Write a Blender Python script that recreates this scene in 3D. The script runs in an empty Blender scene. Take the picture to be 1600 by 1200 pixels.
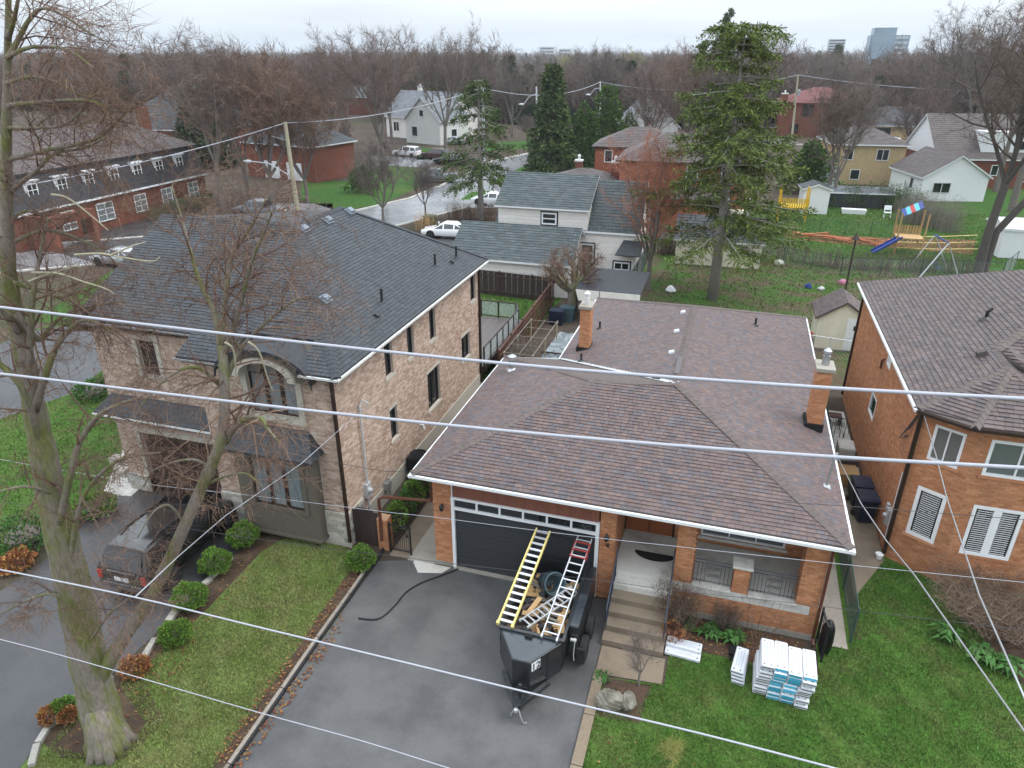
import bpy, math, random
import numpy as np
from mathutils import Vector as V, Matrix
random.seed(7)
S = bpy.context.scene
COL = S.collection
# ------------------------------------------------------------------ camera
FPX, HZY, CAMH = 1109.0, 80.0, 15.5
PITCH = math.atan((600 - HZY) / FPX)
YAW = math.radians(17.0)
cam = bpy.data.cameras.new('camera')
cam.sensor_fit = 'HORIZONTAL'
cam.sensor_width = 36.0
cam.lens = 36.0 * FPX / 1600.0
cam.clip_start = 0.1
cam.clip_end = 9000
camo = bpy.data.objects.new('camera', cam)
COL.objects.link(camo)
camo.location = (0, 0, CAMH)
camo.rotation_euler = (math.pi / 2 - PITCH, 0, YAW)
S.camera = camo
# ------------------------------------------------------------------ overcast sky, soft sun, exposure
W = bpy.data.worlds.new('World')
S.world = W
W.use_nodes = True
nt = W.node_tree
nt.nodes.clear()
wo = nt.nodes.new('ShaderNodeOutputWorld')
bg = nt.nodes.new('ShaderNodeBackground')
sky = nt.nodes.new('ShaderNodeTexSky')
sky.sky_type = 'NISHITA'
sky.sun_disc = False
SUN_EL, SUN_AZ = math.radians(52), math.radians(75)      # azimuth clockwise from +Y
sky.sun_elevation = SUN_EL
sky.sun_rotation = SUN_AZ
sky.air_density = 1.2
sky.dust_density = 2.5
bg.inputs['Strength'].default_value = 0.1
geo = nt.nodes.new('ShaderNodeTexCoord')
sep = nt.nodes.new('ShaderNodeSeparateXYZ')
nt.links.new(geo.outputs['Generated'], sep.inputs[0])
# an overcast cloud layer: three times as bright overhead as at the horizon (the standard overcast sky), with soft cloud structure
mr = nt.nodes.new('ShaderNodeMapRange')
mr.inputs['From Min'].default_value = 0.0
mr.inputs['From Max'].default_value = 1.0
mr.inputs['To Min'].default_value = 6.2
mr.inputs['To Max'].default_value = 23.0
nt.links.new(sep.outputs['Z'], mr.inputs['Value'])
mp = nt.nodes.new('ShaderNodeMapping')
mp.inputs['Scale'].default_value = (1.0, 1.0, 11.0)
nt.links.new(geo.outputs['Generated'], mp.inputs[0])
cn = nt.nodes.new('ShaderNodeTexNoise')
cn.inputs['Scale'].default_value = 1.7
cn.inputs['Detail'].default_value = 5
cn.inputs['Roughness'].default_value = 0.5
nt.links.new(mp.outputs[0], cn.inputs['Vector'])
cr = nt.nodes.new('ShaderNodeMapRange')
cr.inputs['From Min'].default_value = 0.3
cr.inputs['From Max'].default_value = 0.7
cr.inputs['To Min'].default_value = 0.76
cr.inputs['To Max'].default_value = 1.12
nt.links.new(cn.outputs['Fac'], cr.inputs['Value'])
mu = nt.nodes.new('ShaderNodeMath')
mu.operation = 'MULTIPLY'
nt.links.new(mr.outputs[0], mu.inputs[0])
nt.links.new(cr.outputs[0], mu.inputs[1])
ct = nt.nodes.new('ShaderNodeVectorMath')
ct.operation = 'SCALE'
ct.inputs[0].default_value = (0.91, 0.99, 1.07)
nt.links.new(mu.outputs[0], ct.inputs['Scale'])
mx = nt.nodes.new('ShaderNodeMix')
mx.data_type = 'RGBA'
mx.inputs['Factor'].default_value = 0.88
nt.links.new(sky.outputs[0], mx.inputs['A'])
nt.links.new(ct.outputs[0], mx.inputs['B'])
nt.links.new(mx.outputs['Result'], bg.inputs['Color'])
nt.links.new(bg.outputs[0], wo.inputs['Surface'])
sl = bpy.data.lights.new('sun', 'SUN')
sl.energy = 1.1
sl.angle = math.radians(25)
sl.color = (1.0, 0.96, 0.9)
slo = bpy.data.objects.new('sun', sl)
COL.objects.link(slo)
sd = V((math.cos(SUN_EL) * math.sin(SUN_AZ), math.cos(SUN_EL) * math.cos(SUN_AZ), math.sin(SUN_EL)))
slo.rotation_euler = sd.to_track_quat('Z', 'Y').to_euler()
slo.location = (30, 20, 60)
vs = S.view_settings
vs.view_transform = 'Standard'
vs.look = 'None'
vs.gamma = 1
vs.exposure = 0.6
vs.use_curve_mapping = False
S.cycles.max_bounces = 5
S.cycles.diffuse_bounces = 2
S.cycles.glossy_bounces = 2
S.cycles.transmission_bounces = 3
S.cycles.transparent_max_bounces = 8
S.cycles.volume_bounces = 0

# ------------------------------------------------------------------ a pixel of the photograph (1600 x 1200) to a point of the place
_r = V((math.cos(YAW), math.sin(YAW), 0))
_d = V((-math.sin(YAW) * math.cos(PITCH), math.cos(YAW) * math.cos(PITCH), -math.sin(PITCH)))
_u = _r.cross(_d)
CP = V((0, 0, CAMH))
def ray(x, y): return _d + _r * ((x - 800) / FPX) - _u * ((y - 600) / FPX)
def gp(x, y, z=0.0):
    v = ray(x, y); return CP + v * ((z - CAMH) / v.z)
def yp(x, y, Y):
    v = ray(x, y); return CP + v * (Y / v.y)
def xp(x, y, X):
    v = ray(x, y); return CP + v * (X / v.x)
def proj(p):
    q = V(p) - CP; w = q.dot(_d); return (800 + FPX * q.dot(_r) / w, 600 - FPX * q.dot(_u) / w, w)

# ------------------------------------------------------------------ things, parts, meshes
LOC = {}
def tag(o, label=None, cat=None, group=None, kind=None):
    if label: o['label'] = label
    if cat: o['category'] = cat
    if group: o['group'] = group
    if kind: o['kind'] = kind
    return o
def thing(name, label, cat, loc=(0, 0, 0), group=None):
    o = bpy.data.objects.new(name, None)
    COL.objects.link(o)
    o.empty_display_size = 0.2
    o.location = loc
    LOC[o.name] = V(loc)
    return tag(o, label, cat, group)
def link(o, parent=None):
    COL.objects.link(o)
    if parent is not None:
        o.parent = parent
        if parent.name in LOC:
            o.matrix_parent_inverse = Matrix.Translation(-LOC[parent.name])
    return o
def copy_thing(o, loc, rotz, label, group=None, scale=1.0):
    c = o.copy(); COL.objects.link(c)
    c.location = loc; c.rotation_euler = (0, 0, rotz)
    c.scale = (scale,) * 3 if not isinstance(scale, tuple) else scale
    c['label'] = label
    if group: c['group'] = group
    for ch in o.children:
        d = ch.copy(); COL.objects.link(d); d.parent = c
        for g2 in ch.children:
            e = g2.copy(); COL.objects.link(e); e.parent = d
    return c
class MB:
    def __init__(s): s.v = []; s.f = []; s.m = []; s.mi = 0
    def quad(s, a, b, c, d):
        n = len(s.v); s.v += [tuple(a), tuple(b), tuple(c), tuple(d)]; s.f.append((n, n + 1, n + 2, n + 3)); s.m.append(s.mi); return s
    def poly(s, pts):
        n = len(s.v); s.v += [tuple(p) for p in pts]; s.f.append(tuple(range(n, n + len(pts)))); s.m.append(s.mi); return s
    def hexa(s, p):          # eight corners: bottom four counter-clockwise, then top four
        n = len(s.v); s.v += [tuple(q) for q in p]
        for f in ((3, 2, 1, 0), (4, 5, 6, 7), (0, 1, 5, 4), (1, 2, 6, 5), (2, 3, 7, 6), (3, 0, 4, 7)):
            s.f.append(tuple(n + i for i in f)); s.m.append(s.mi)
        return s
    def box(s, x0, x1, y0, y1, z0, z1):
        return s.hexa([(x0, y0, z0), (x1, y0, z0), (x1, y1, z0), (x0, y1, z0), (x0, y0, z1), (x1, y0, z1), (x1, y1, z1), (x0, y1, z1)])
    def obox(s, o, a, b, c):  # corner and three edge vectors
        o, a, b, c = V(o), V(a), V(b), V(c)
        return s.hexa([o, o + a, o + a + b, o + b, o + c, o + a + c, o + a + b + c, o + b + c])
    def bar(s, p, q, w, h=None, up=(0, 0, 1)):   # square bar from p to q
        p, q = V(p), V(q); h = h or w; d = (q - p)
        if d.length < 1e-6: return s
        u = V(up); sd_ = d.cross(u)
        if sd_.length < 1e-5: sd_ = d.cross(V((0, 1, 0)))
        sd_.normalize(); u2 = sd_.cross(d).normalized()
        return s.obox(p - sd_ * w / 2 - u2 * h / 2, sd_ * w, d, u2 * h) if False else s.hexa([p - sd_ * w / 2 - u2 * h / 2, p + sd_ * w / 2 - u2 * h / 2, q + sd_ * w / 2 - u2 * h / 2, q - sd_ * w / 2 - u2 * h / 2,
                                                                                 p - sd_ * w / 2 + u2 * h / 2, p + sd_ * w / 2 + u2 * h / 2, q + sd_ * w / 2 + u2 * h / 2, q - sd_ * w / 2 + u2 * h / 2])
    def tube(s, pts, rad, n=8, cap=True):
        pts = [V(p) for p in pts]
        if not hasattr(rad, '__len__'): rad = [rad] * len(pts)
        base = len(s.v); k = len(pts); ref = None
        for i, p in enumerate(pts):
            d = (pts[min(i + 1, k - 1)] - pts[max(i - 1, 0)])
            if d.length < 1e-9: d = V((0, 0, 1))
            d.normalize()
            if ref is None:
                ref = d.cross(V((0.31, 0.17, 0.93)))
                if ref.length < 1e-3: ref = d.cross(V((1, 0, 0)))
            else:
                ref = ref - d * ref.dot(d)
            ref.normalize(); b = d.cross(ref)
            for j in range(n):
                a = 2 * math.pi * j / n
                s.v.append(tuple(p + (ref * math.cos(a) + b * math.sin(a)) * rad[i]))
        for i in range(k - 1):
            for j in range(n):
                a = base + i * n + j; b2 = base + i * n + (j + 1) % n
                s.f.append((a, b2, b2 + n, a + n)); s.m.append(s.mi)
        if cap:
            s.f.append(tuple(base + j for j in reversed(range(n)))); s.m.append(s.mi)
            s.f.append(tuple(base + (k - 1) * n + j for j in range(n))); s.m.append(s.mi)
        return s
    def twig(s, p, q, r):     # thin three-sided spike
        p, q = V(p), V(q); d = (q - p); a = d.cross(V((0.3, 0.5, 0.8)))
        if a.length < 1e-6: a = d.cross(V((1, 0, 0)))
        a.normalize(); b = d.cross(a).normalized(); n = len(s.v)
        s.v += [tuple(p + a * r), tuple(p - a * r * .5 + b * r * .87), tuple(p - a * r * .5 - b * r * .87), tuple(q)]
        s.f += [(n, n + 1, n + 3), (n + 1, n + 2, n + 3), (n + 2, n, n + 3)]; s.m += [s.mi] * 3
        return s
    def lathe(s, prof, c=(0, 0, 0), n=16, axis='z', cap=True):
        base = len(s.v); c = V(c)
        for r, z in prof:
            for j in range(n):
                a = 2 * math.pi * j / n; x, y = r * math.cos(a), r * math.sin(a)
                p = V((x, y, z)) if axis == 'z' else (V((z, x, y)) if axis == 'x' else V((y, z, x)))
                s.v.append(tuple(c + p))
        for i in range(len(prof) - 1):
            for j in range(n):
                a = base + i * n + j; b = base + i * n + (j + 1) % n
                s.f.append((a, b, b + n, a + n)); s.m.append(s.mi)
        if cap:
            s.f.append(tuple(base + j for j in reversed(range(n)))); s.m.append(s.mi)
            s.f.append(tuple(base + (len(prof) - 1) * n + j for j in range(n))); s.m.append(s.mi)
        return s
    def prism(s, pts, ext):   # planar polygon pushed along ext, closed
        pts = [V(p) for p in pts]; ext = V(ext); n = len(s.v); k = len(pts)
        s.v += [tuple(p) for p in pts] + [tuple(p + ext) for p in pts]
        s.f.append(tuple(reversed(range(n, n + k)))); s.m.append(s.mi)
        s.f.append(tuple(range(n + k, n + 2 * k))); s.m.append(s.mi)
        for i in range(k):
            j = (i + 1) % k; s.f.append((n + i, n + j, n + k + j, n + k + i)); s.m.append(s.mi)
        return s
    def mesh(s, name, mats, smooth=False):
        me = bpy.data.meshes.new(name)
        me.from_pydata(s.v, [], s.f)
        for m in (mats if isinstance(mats, (list, tuple)) else [mats]): me.materials.append(m)
        if isinstance(mats, (list, tuple)) and len(mats) > 1: me.polygons.foreach_set('material_index', s.m)
        if smooth: me.polygons.foreach_set('use_smooth', [True] * len(s.f))
        me.update()
        return me
    def build(s, name, mats, parent=None, smooth=False, bevel=0.0):
        o = bpy.data.objects.new(name, s.mesh(name, mats, smooth))
        link(o, parent)
        if bevel:
            b = o.modifiers.new('bevel', 'BEVEL'); b.width = bevel; b.segments = 2; b.limit_method = 'ANGLE'
        return o
def struct(o, label=None): o['kind'] = 'structure'; return o
def stuff(o): o['kind'] = 'stuff'; return o

# ------------------------------------------------------------------ materials
def lin(c):
    return tuple((x / 255 / 12.92 if x / 255 <= .04045 else ((x / 255 + .055) / 1.055) ** 2.4) for x in c) + (1,)
MATS = {}
def pm(name, base, var=.18, scale=6.0, rough=.75, bump=0.0, bscale=None, isl=0.0, obj=0.0, metal=0.0, spec=.4, alt=None, altfac=(.45, .6), altscale=1.5,
       isl_alt=None, isl_p=0.5, coat=0.0, hue=0.0, detail=6.0, alpha=None, trans=0.0, stretch=None):
    """procedural surface: base colour (linear rgb), world-space grain, optional second colour in patches, optional per-piece colour"""
    m = bpy.data.materials.new(name); m.use_nodes = True
    t = m.node_tree; b = t.nodes['Principled BSDF']; N = t.nodes.new; L = t.links.new
    b.inputs['Roughness'].default_value = rough
    b.inputs['Metallic'].default_value = metal
    b.inputs['Specular IOR Level'].default_value = spec
    if coat: b.inputs['Coat Weight'].default_value = coat; b.inputs['Coat Roughness'].default_value = .08
    if trans: b.inputs['Transmission Weight'].default_value = trans
    if alpha is not None: b.inputs['Alpha'].default_value = alpha
    g = N('ShaderNodeNewGeometry'); pos = g.outputs['Position']
    if stretch:
        mp = N('ShaderNodeMapping'); mp.inputs['Scale'].default_value = stretch; L(pos, mp.inputs[0]); pos = mp.outputs[0]
    def noise(sc, det=detail, ro=.6):
        n = N('ShaderNodeTexNoise'); n.inputs['Scale'].default_value = sc; n.inputs['Detail'].default_value = det; n.inputs['Roughness'].default_value = ro
        L(pos, n.inputs['Vector']); return n.outputs['Fac']
    def mixc(fac, A, B):
        x = N('ShaderNodeMix'); x.data_type = 'RGBA'
        if isinstance(fac, float): x.inputs['Factor'].default_value = fac
        else: L(fac, x.inputs['Factor'])
        for k, c in (('A', A), ('B', B)):
            if isinstance(c, tuple): x.inputs[k].default_value = c if len(c) == 4 else c + (1,)
            else: L(c, x.inputs[k])
        return x.outputs['Result']
    def rng(val, a, b_, c, d):
        r = N('ShaderNodeMapRange'); r.inputs['From Min'].default_value = a; r.inputs['From Max'].default_value = b_
        r.inputs['To Min'].default_value = c; r.inputs['To Max'].default_value = d; L(val, r.inputs['Value']); return r.outputs[0]
    col = tuple(base[:3]) + (1,)
    rnd = None
    if isl or isl_alt or obj:
        oi = N('ShaderNodeObjectInfo')
        ad = N('ShaderNodeMath'); ad.operation = 'ADD'
        L(g.outputs['Random Per Island'], ad.inputs[0]); L(oi.outputs['Random'], ad.inputs[1])
        fr = N('ShaderNodeMath'); fr.operation = 'FRACT'; L(ad.outputs[0], fr.inputs[0]); rnd = fr.outputs[0]
    if isl_alt:
        cr = N('ShaderNodeValToRGB'); cr.color_ramp.interpolation = 'CONSTANT'
        cols = [base] + list(isl_alt)
        e = cr.color_ramp.elements
        e[0].position = 0; e[0].color = tuple(cols[0][:3]) + (1,)
        for i, c in enumerate(cols[1:]):
            if i == 0: el = e[1]; el.position = (i + 1) / len(cols)
            else: el = e.new((i + 1) / len(cols))
            el.color = tuple(c[:3]) + (1,)
        m3 = N('ShaderNodeMath'); m3.operation = 'MULTIPLY'; m3.inputs[1].default_value = 7.31; L(rnd, m3.inputs[0])
        f3 = N('ShaderNodeMath'); f3.operation = 'FRACT'; L(m3.outputs[0], f3.inputs[0])
        L(f3.outputs[0], cr.inputs[0]); col = cr.outputs[0]
    if alt is not None:
        f = rng(noise(altscale, 5, .65), altfac[0], altfac[1], 0, 1)
        col = mixc(f, col, tuple(alt[:3]) + (1,))
    hs = N('ShaderNodeHueSaturation')
    if isinstance(col, tuple): hs.inputs['Color'].default_value = col
    else: L(col, hs.inputs['Color'])
    val = rng(noise(scale), .25, .75, 1 - var, 1 + var)
    if rnd is not None and (isl or obj):
        k = isl or obj
        mm = N('ShaderNodeMath'); mm.operation = 'MULTIPLY'; L(val, mm.inputs[0]); L(rng(rnd, 0, 1, 1 - k, 1 + k), mm.inputs[1]); val = mm.outputs[0]
        if hue:
            L(rng(rnd, 0, 1, .5 - hue, .5 + hue), hs.inputs['Hue'])
    L(val, hs.inputs['Value'])
    L(hs.outputs[0], b.inputs['Base Color'])
    if bump:
        bn = N('ShaderNodeBump'); bn.inputs['Strength'].default_value = min(1, bump); bn.inputs['Distance'].default_value = .02
        L(noise(bscale or scale * 4, 4), bn.inputs['Height']); L(bn.outputs[0], b.inputs['Normal'])
    MATS[name] = m
    return m
# ------------------------------------------------------------------ palette
M = {}
def P(n, *a, **k): M[n] = pm(n, *a, **k); return M[n]
P('asphalt', (.098, .096, .096), var=.34, scale=45, rough=.6, bump=.5, bscale=140, alt=(.062, .061, .063), altfac=(.40, .64), altscale=.7, spec=.5)
P('wet_asphalt', (.050, .049, .052), var=.25, scale=20, rough=.42, bump=.15, bscale=60, alt=(.034, .034, .037), altfac=(.4, .62), altscale=.45, spec=.5)
P('street_wet', (.25, .25, .26), var=.18, scale=3, rough=.18, bump=.1, bscale=9, alt=(.16, .165, .175), altfac=(.38, .6), altscale=.25, spec=.8)
P('concrete', (.30, .275, .235), var=.12, scale=14, rough=.8, bump=.25, alt=(.2, .18, .15), altfac=(.5, .72), altscale=1.3)
P('concrete_pale', (.52, .50, .46), var=.10, scale=10, rough=.75, bump=.2, alt=(.31, .29, .26), altfac=(.5, .75), altscale=1.1)
P('concrete_tan', (.205, .16, .115), var=.2, scale=40, rough=.8, bump=.4, bscale=120, alt=(.135, .11, .08), altfac=(.45, .7), altscale=1.2)
P('kerb_stone', (.30, .285, .25), var=.2, scale=16, rough=.85, bump=.5, isl=.15)
P('kerb_tan', (.20, .155, .11), var=.18, scale=12, rough=.85, bump=.3, isl=.1)
P('lawn', (.052, .112, .019), var=.35, scale=9, rough=.95, bump=.5, bscale=60, alt=(.085, .105, .03), altfac=(.46, .72), altscale=.55, spec=.15)
P('lawn_worn', (.09, .13, .034), var=.4, scale=8, rough=.95, bump=.5, bscale=60, alt=(.125, .125, .05), altfac=(.46, .68), altscale=.75, spec=.15)
P('lawn_back', (.05, .10, .02), var=.4, scale=4, rough=.95, alt=(.095, .07, .048), altfac=(.42, .58), altscale=.4, spec=.15)
P('lawn_far', (.034, .088, .014), var=.35, scale=2.2, rough=.95, alt=(.075, .09, .028), altfac=(.5, .72), altscale=.18, spec=.15)
P('soil', (.055, .038, .027), var=.35, scale=18, rough=.95, bump=.7, bscale=45, alt=(.085, .058, .036), altfac=(.45, .62), altscale=2.5, spec=.2)
P('mulch', (.075, .045, .03), var=.4, scale=25, rough=.95, bump=.8, bscale=60, alt=(.05, .06, .02), altfac=(.55, .7), altscale=2)
P('orange_soil', (.16, .07, .035), var=.3, scale=6, rough=.95, bump=.5)
P('wood_floor', (.072, .056, .045), var=.4, scale=.5, rough=1, alt=(.05, .062, .026), altfac=(.55, .7), altscale=.05, spec=.1)
P('blade', (.084, .170, .029), var=.25, scale=1.2, rough=.8, isl=.45, hue=.025, spec=.25, alt=(.15, .155, .055), altfac=(.46, .70), altscale=.8)
P('blade_worn', (.165, .215, .055), var=.25, scale=1.2, rough=.85, isl=.5, hue=.03, spec=.2, alt=(.23, .22, .095), altfac=(.42, .66), altscale=.8)
P('dead_leaf', (.17, .075, .03), var=.3, scale=8, rough=.9, isl=.5, hue=.03)
# roofs and walls
P('shingle_brown', (.116, .083, .077), var=.22, scale=3.5, rough=.62, bump=.35, bscale=160, isl=.12, isl_alt=[(.122, .082, .076), (.100, .080, .083), (.128, .089, .079), (.107, .077, .077), (.094, .081, .088)], alt=None, spec=.45)
P('cap_brown', (.104, .082, .074), var=.15, scale=20, rough=.7, isl=.12)
P('shingle_slate', (.023, .027, .033), var=.22, scale=3.5, rough=.5, bump=.35, bscale=160, isl=.25, isl_alt=[(.027, .031, .037), (.020, .024, .030), (.025, .030, .037)], spec=.5)
P('cap_slate', (.025, .029, .035), var=.15, scale=20, rough=.6, isl=.12)
P('shingle_umber', (.090, .068, .068), var=.18, scale=25, rough=.6, bump=.35, isl=.25, isl_alt=[(.097, .072, .069), (.082, .065, .068), (.102, .073, .067)], spec=.45)
P('shingle_green', (.052, .066, .069), var=.15, scale=20, rough=.6, isl=.2, isl_alt=[(.060, .073, .075), (.046, .060, .064)], spec=.4)
P('shingle_purple', (.078, .062, .060), var=.2, scale=2, rough=.6, isl=.16, spec=.4)
P('shingle_dark', (.035, .036, .042), var=.2, scale=3, rough=.6, isl=.18, spec=.4)
P('shingle_grey', (.13, .14, .155), var=.2, scale=2, rough=.6, isl=.15, spec=.4)
P('shingle_red', (.15, .045, .045), var=.15, scale=2, rough=.6, isl=.12)
P('brick_orange', (.42, .19, .095), var=.12, scale=22, rough=.85, isl=.14, alt=(.33, .16, .09), altfac=(.5, .8), altscale=.7, isl_alt=[(.44, .205, .105), (.40, .175, .085), (.46, .22, .115), (.37, .155, .075)], bump=.3, spec=.25)
P('brick_tan', (.38, .275, .21), var=.1, scale=20, rough=.85, isl=.10, alt=(.33, .25, .19), altfac=(.52, .78), altscale=.8, isl_alt=[(.46, .35, .28), (.42, .31, .24), (.48, .37, .31), (.37, .265, .205), (.50, .39, .32), (.31, .215, .165)], bump=.3, spec=.25)
P('mortar', (.50, .43, .36), var=.15, scale=20, rough=.95, spec=.2)
P('mortar_orange', (.40, .24, .15), var=.15, scale=20, rough=.95, spec=.2)
P('twig_yellow', (.26, .24, .07), var=.25, scale=2, rough=.9, isl=.3)
P('bark_pale', (.26, .24, .215), var=.3, scale=6, rough=.95, bump=.5, bscale=18, stretch=(2.5, 2.5, .6))
P('vent_blue', (.17, .20, .24), var=.1, rough=.5)
P('patch', (.098, .088, .09), var=.1, scale=20, rough=.6)
P('brick_red', (.165, .062, .042), var=.22, scale=3, rough=.9, isl=.15, spec=.2)
P('brick_rust', (.29, .105, .06), var=.2, scale=3, rough=.9, isl=.12, spec=.2)
P('brick_yellow', (.40, .30, .17), var=.15, scale=3, rough=.9, spec=.2)
P('limestone', (.42, .39, .33), var=.12, scale=10, rough=.85, bump=.25, isl=.12)
P('ashlar', (.36, .335, .29), var=.2, scale=9, rough=.85, bump=.4, isl=.2, isl_alt=[(.42, .40, .35), (.33, .30, .26), (.27, .265, .245), (.40, .36, .30)])
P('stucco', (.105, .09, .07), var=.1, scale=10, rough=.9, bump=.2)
P('white', (.72, .73, .74), var=.05, scale=4, rough=.45)
P('white_dirty', (.58, .58, .56), var=.15, scale=5, rough=.6, alt=(.42, .42, .39), altfac=(.55, .75), altscale=3)
P('siding_white', (.72, .68, .64), var=.06, scale=3, rough=.6, isl=.05)
P('siding_cream', (.70, .65, .52), var=.05, scale=3, rough=.6, isl=.04)
P('siding_rust', (.19, .072, .045), var=.12, scale=6, rough=.7, isl=.08, stretch=(6, 6, .6))
P('door_black', (.036, .038, .042), var=.15, scale=5, rough=.45, spec=.5)
P('door_brown', (.035, .02, .015), var=.25, scale=9, rough=.5)
P('wood_door', (.24, .075, .025), var=.25, scale=6, rough=.4, stretch=(8, 8, .8), coat=.3)
P('wood_raw', (.42, .27, .13), var=.25, scale=8, rough=.8, isl=.2, stretch=(3, 3, 3))
P('twig_bush', (.17, .12, .085), var=.25, scale=2, rough=.9, isl=.35)
P('wood_grey', (.19, .165, .14), var=.25, scale=6, rough=.85, isl=.25, stretch=(2, 2, .5))
P('fence_brown', (.042, .026, .022), var=.2, scale=8, rough=.75, isl=.22, stretch=(4, 4, .4))
P('fence_rust', (.085, .035, .024), var=.2, scale=8, rough=.75, isl=.22)
P('deck', (.10, .085, .08), var=.2, scale=6, rough=.4, isl=.2, stretch=(4, .4, 4))
P('glass_dark', (.012, .015, .018), var=.1, scale=2, rough=.06, spec=.9)
P('glass_grey', (.12, .135, .135), var=.1, scale=2, rough=.12, spec=.8)
P('glass_curtain', (.16, .185, .195), var=.55, scale=4, rough=.2, spec=.7, stretch=(8, 8, .5))
P('glass_clear', (.55, .62, .62), var=.05, rough=.05, spec=.8, alpha=.28)
P('black_metal', (.014, .014, .016), var=.1, rough=.4, spec=.5)
P('iron_blue', (.030, .038, .06), var=.2, scale=9, rough=.5)
P('dark_brown_metal', (.028, .015, .011), var=.1, rough=.4)
P('rust_pipe', (.095, .032, .018), var=.2, scale=6, rough=.5)
P('galv', (.42, .43, .44), var=.15, scale=9, rough=.38, metal=.7)
P('galv_pale', (.55, .57, .59), var=.12, scale=9, rough=.4, metal=.3)
P('alu', (.50, .51, .53), var=.08, rough=.35, metal=.55)
P('cable', (.36, .37, .41), var=.08, scale=30, rough=.45)
P('cable_dark', (.05, .05, .055), var=.1, rough=.6)
P('fibre_yellow', (.60, .49, .17), var=.12, scale=8, rough=.5)
P('red_paint', (.26, .022, .02), var=.2, scale=9, rough=.5)
P('trailer_black', (.011, .013, .016), var=.25, scale=3, rough=.3, spec=.6, coat=.3)
P('trailer_deck', (.028, .036, .043), var=.3, scale=2.2, rough=.22, spec=.7, coat=.2)
P('rubber', (.016, .016, .017), var=.2, scale=9, rough=.8)
P('rim', (.45, .46, .48), var=.1, rough=.3, metal=.8)
P('tarp_blue', (.05, .085, .10), var=.2, scale=5, rough=.5)
P('wrap_white', (.60, .62, .65), var=.07, scale=14, rough=.4, bump=.3, bscale=9)
P('wrap_blue', (.05, .32, .46), var=.25, scale=18, rough=.4, isl=.3)
P('wrap_ink', (.06, .06, .07), var=.1, rough=.6)
P('wrap_grey', (.44, .47, .52), var=.15, scale=30, rough=.5)
P('car_black', (.006, .0065, .007), var=.05, rough=.12, spec=.6, coat=.8)
P('car_white', (.74, .75, .76), var=.03, rough=.3, coat=.6)
P('car_grey', (.10, .105, .115), var=.05, rough=.3, coat=.6, metal=.3)
P('car_silver', (.42, .44, .46), var=.05, rough=.3, coat=.6, metal=.4)
P('car_blue', (.015, .022, .04), var=.05, rough=.25, coat=.8)
P('car_maroon', (.05, .015, .014), var=.05, rough=.3, coat=.6)
P('lamp_red', (.45, .02, .015), var=.1, rough=.2)
P('lamp_clear', (.7, .7, .7), var=.05, rough=.1)
P('bin_navy', (.010, .016, .038), var=.15, scale=5, rough=.4, spec=.5)
P('bin_green', (.012, .05, .022), var=.15, rough=.45)
P('bin_bag', (.007, .007, .008), var=.1, scale=6, rough=.3, bump=.6, bscale=12)
P('bark', (.21, .18, .15), var=.35, scale=9, rough=.95, bump=.9, bscale=22, alt=(.14, .15, .045), altfac=(.44, .60), altscale=1.1, stretch=(2.2, 2.2, .6))
P('bark_grey', (.15, .13, .115), var=.3, scale=6, rough=.95, bump=.5, bscale=18, stretch=(2.5, 2.5, .6))
P('bark_dark', (.075, .066, .058), var=.3, scale=6, rough=.95, bump=.5, bscale=18, stretch=(2.5, 2.5, .6))
P('twig', (.115, .085, .066), var=.25, scale=2, rough=.9, isl=.3)
P('twig_red', (.15, .092, .066), var=.25, scale=2, rough=.9, isl=.35, hue=.02)
P('twig_grey', (.135, .108, .095), var=.25, scale=2, rough=.9, isl=.3)
P('twig_mauve', (.145, .104, .088), var=.22, scale=.4, rough=.95, isl=.3)
P('twig_orange', (.29, .125, .078), var=.25, scale=2, rough=.9, isl=.35)
P('needle', (.068, .095, .03), var=.35, scale=1.3, rough=.85, isl=.5, hue=.03, spec=.2)
P('cedar', (.080, .130, .032), var=.35, scale=1.0, rough=.85, isl=.5, hue=.03, spec=.2)
P('needle_bright', (.108, .138, .034), var=.3, scale=1.3, rough=.85, isl=.45, hue=.03, spec=.2)
P('needle_dark', (.034, .058, .028), var=.3, scale=1.3, rough=.9, isl=.45, spec=.2)
P('bush', (.105, .185, .028), var=.25, scale=6, rough=.8, isl=.45, hue=.03, spec=.25)
P('bush_orange', (.25, .10, .035), var=.25, scale=6, rough=.85, isl=.45, hue=.03)
P('leaf_green', (.045, .115, .02), var=.25, scale=6, rough=.7, isl=.35, hue=.02)
P('leaf_yellow', (.22, .21, .04), var=.25, scale=3, rough=.8, isl=.35)
P('stone', (.20, .185, .15), var=.35, scale=5, rough=.95, bump=.9, bscale=12, alt=(.12, .11, .085), altfac=(.42, .6), altscale=2.2)
P('plastic_blue', (.012, .035, .20), var=.1, rough=.4)
P('plastic_yellow', (.62, .40, .02), var=.1, rough=.5)
P('plastic_orange', (.48, .17, .085), var=.2, scale=4, rough=.6)
P('plastic_pink', (.55, .20, .32), var=.1, rough=.5)
P('plastic_red', (.40, .03, .02), var=.1, rough=.5)
P('plastic_cyan', (.10, .42, .55), var=.1, rough=.6)
P('pole_wood', (.34, .31, .22), var=.25, scale=5, rough=.9, bump=.3, stretch=(3, 3, .3))
P('cardboard', (.36, .22, .10), var=.2, rough=.9)
P('canvas', (.46, .44, .40), var=.15, scale=3, rough=.9)
P('tower_glass', (.22, .30, .36), var=.2, scale=.1, rough=.3)
P('tower_wall', (.48, .52, .55), var=.1, scale=.1, rough=.8)
P('mat_black', (.008, .008, .008), var=.2, scale=30, rough=.95)
P('mesh_green', (.035, .07, .06), var=.1, rough=.7)
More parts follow.
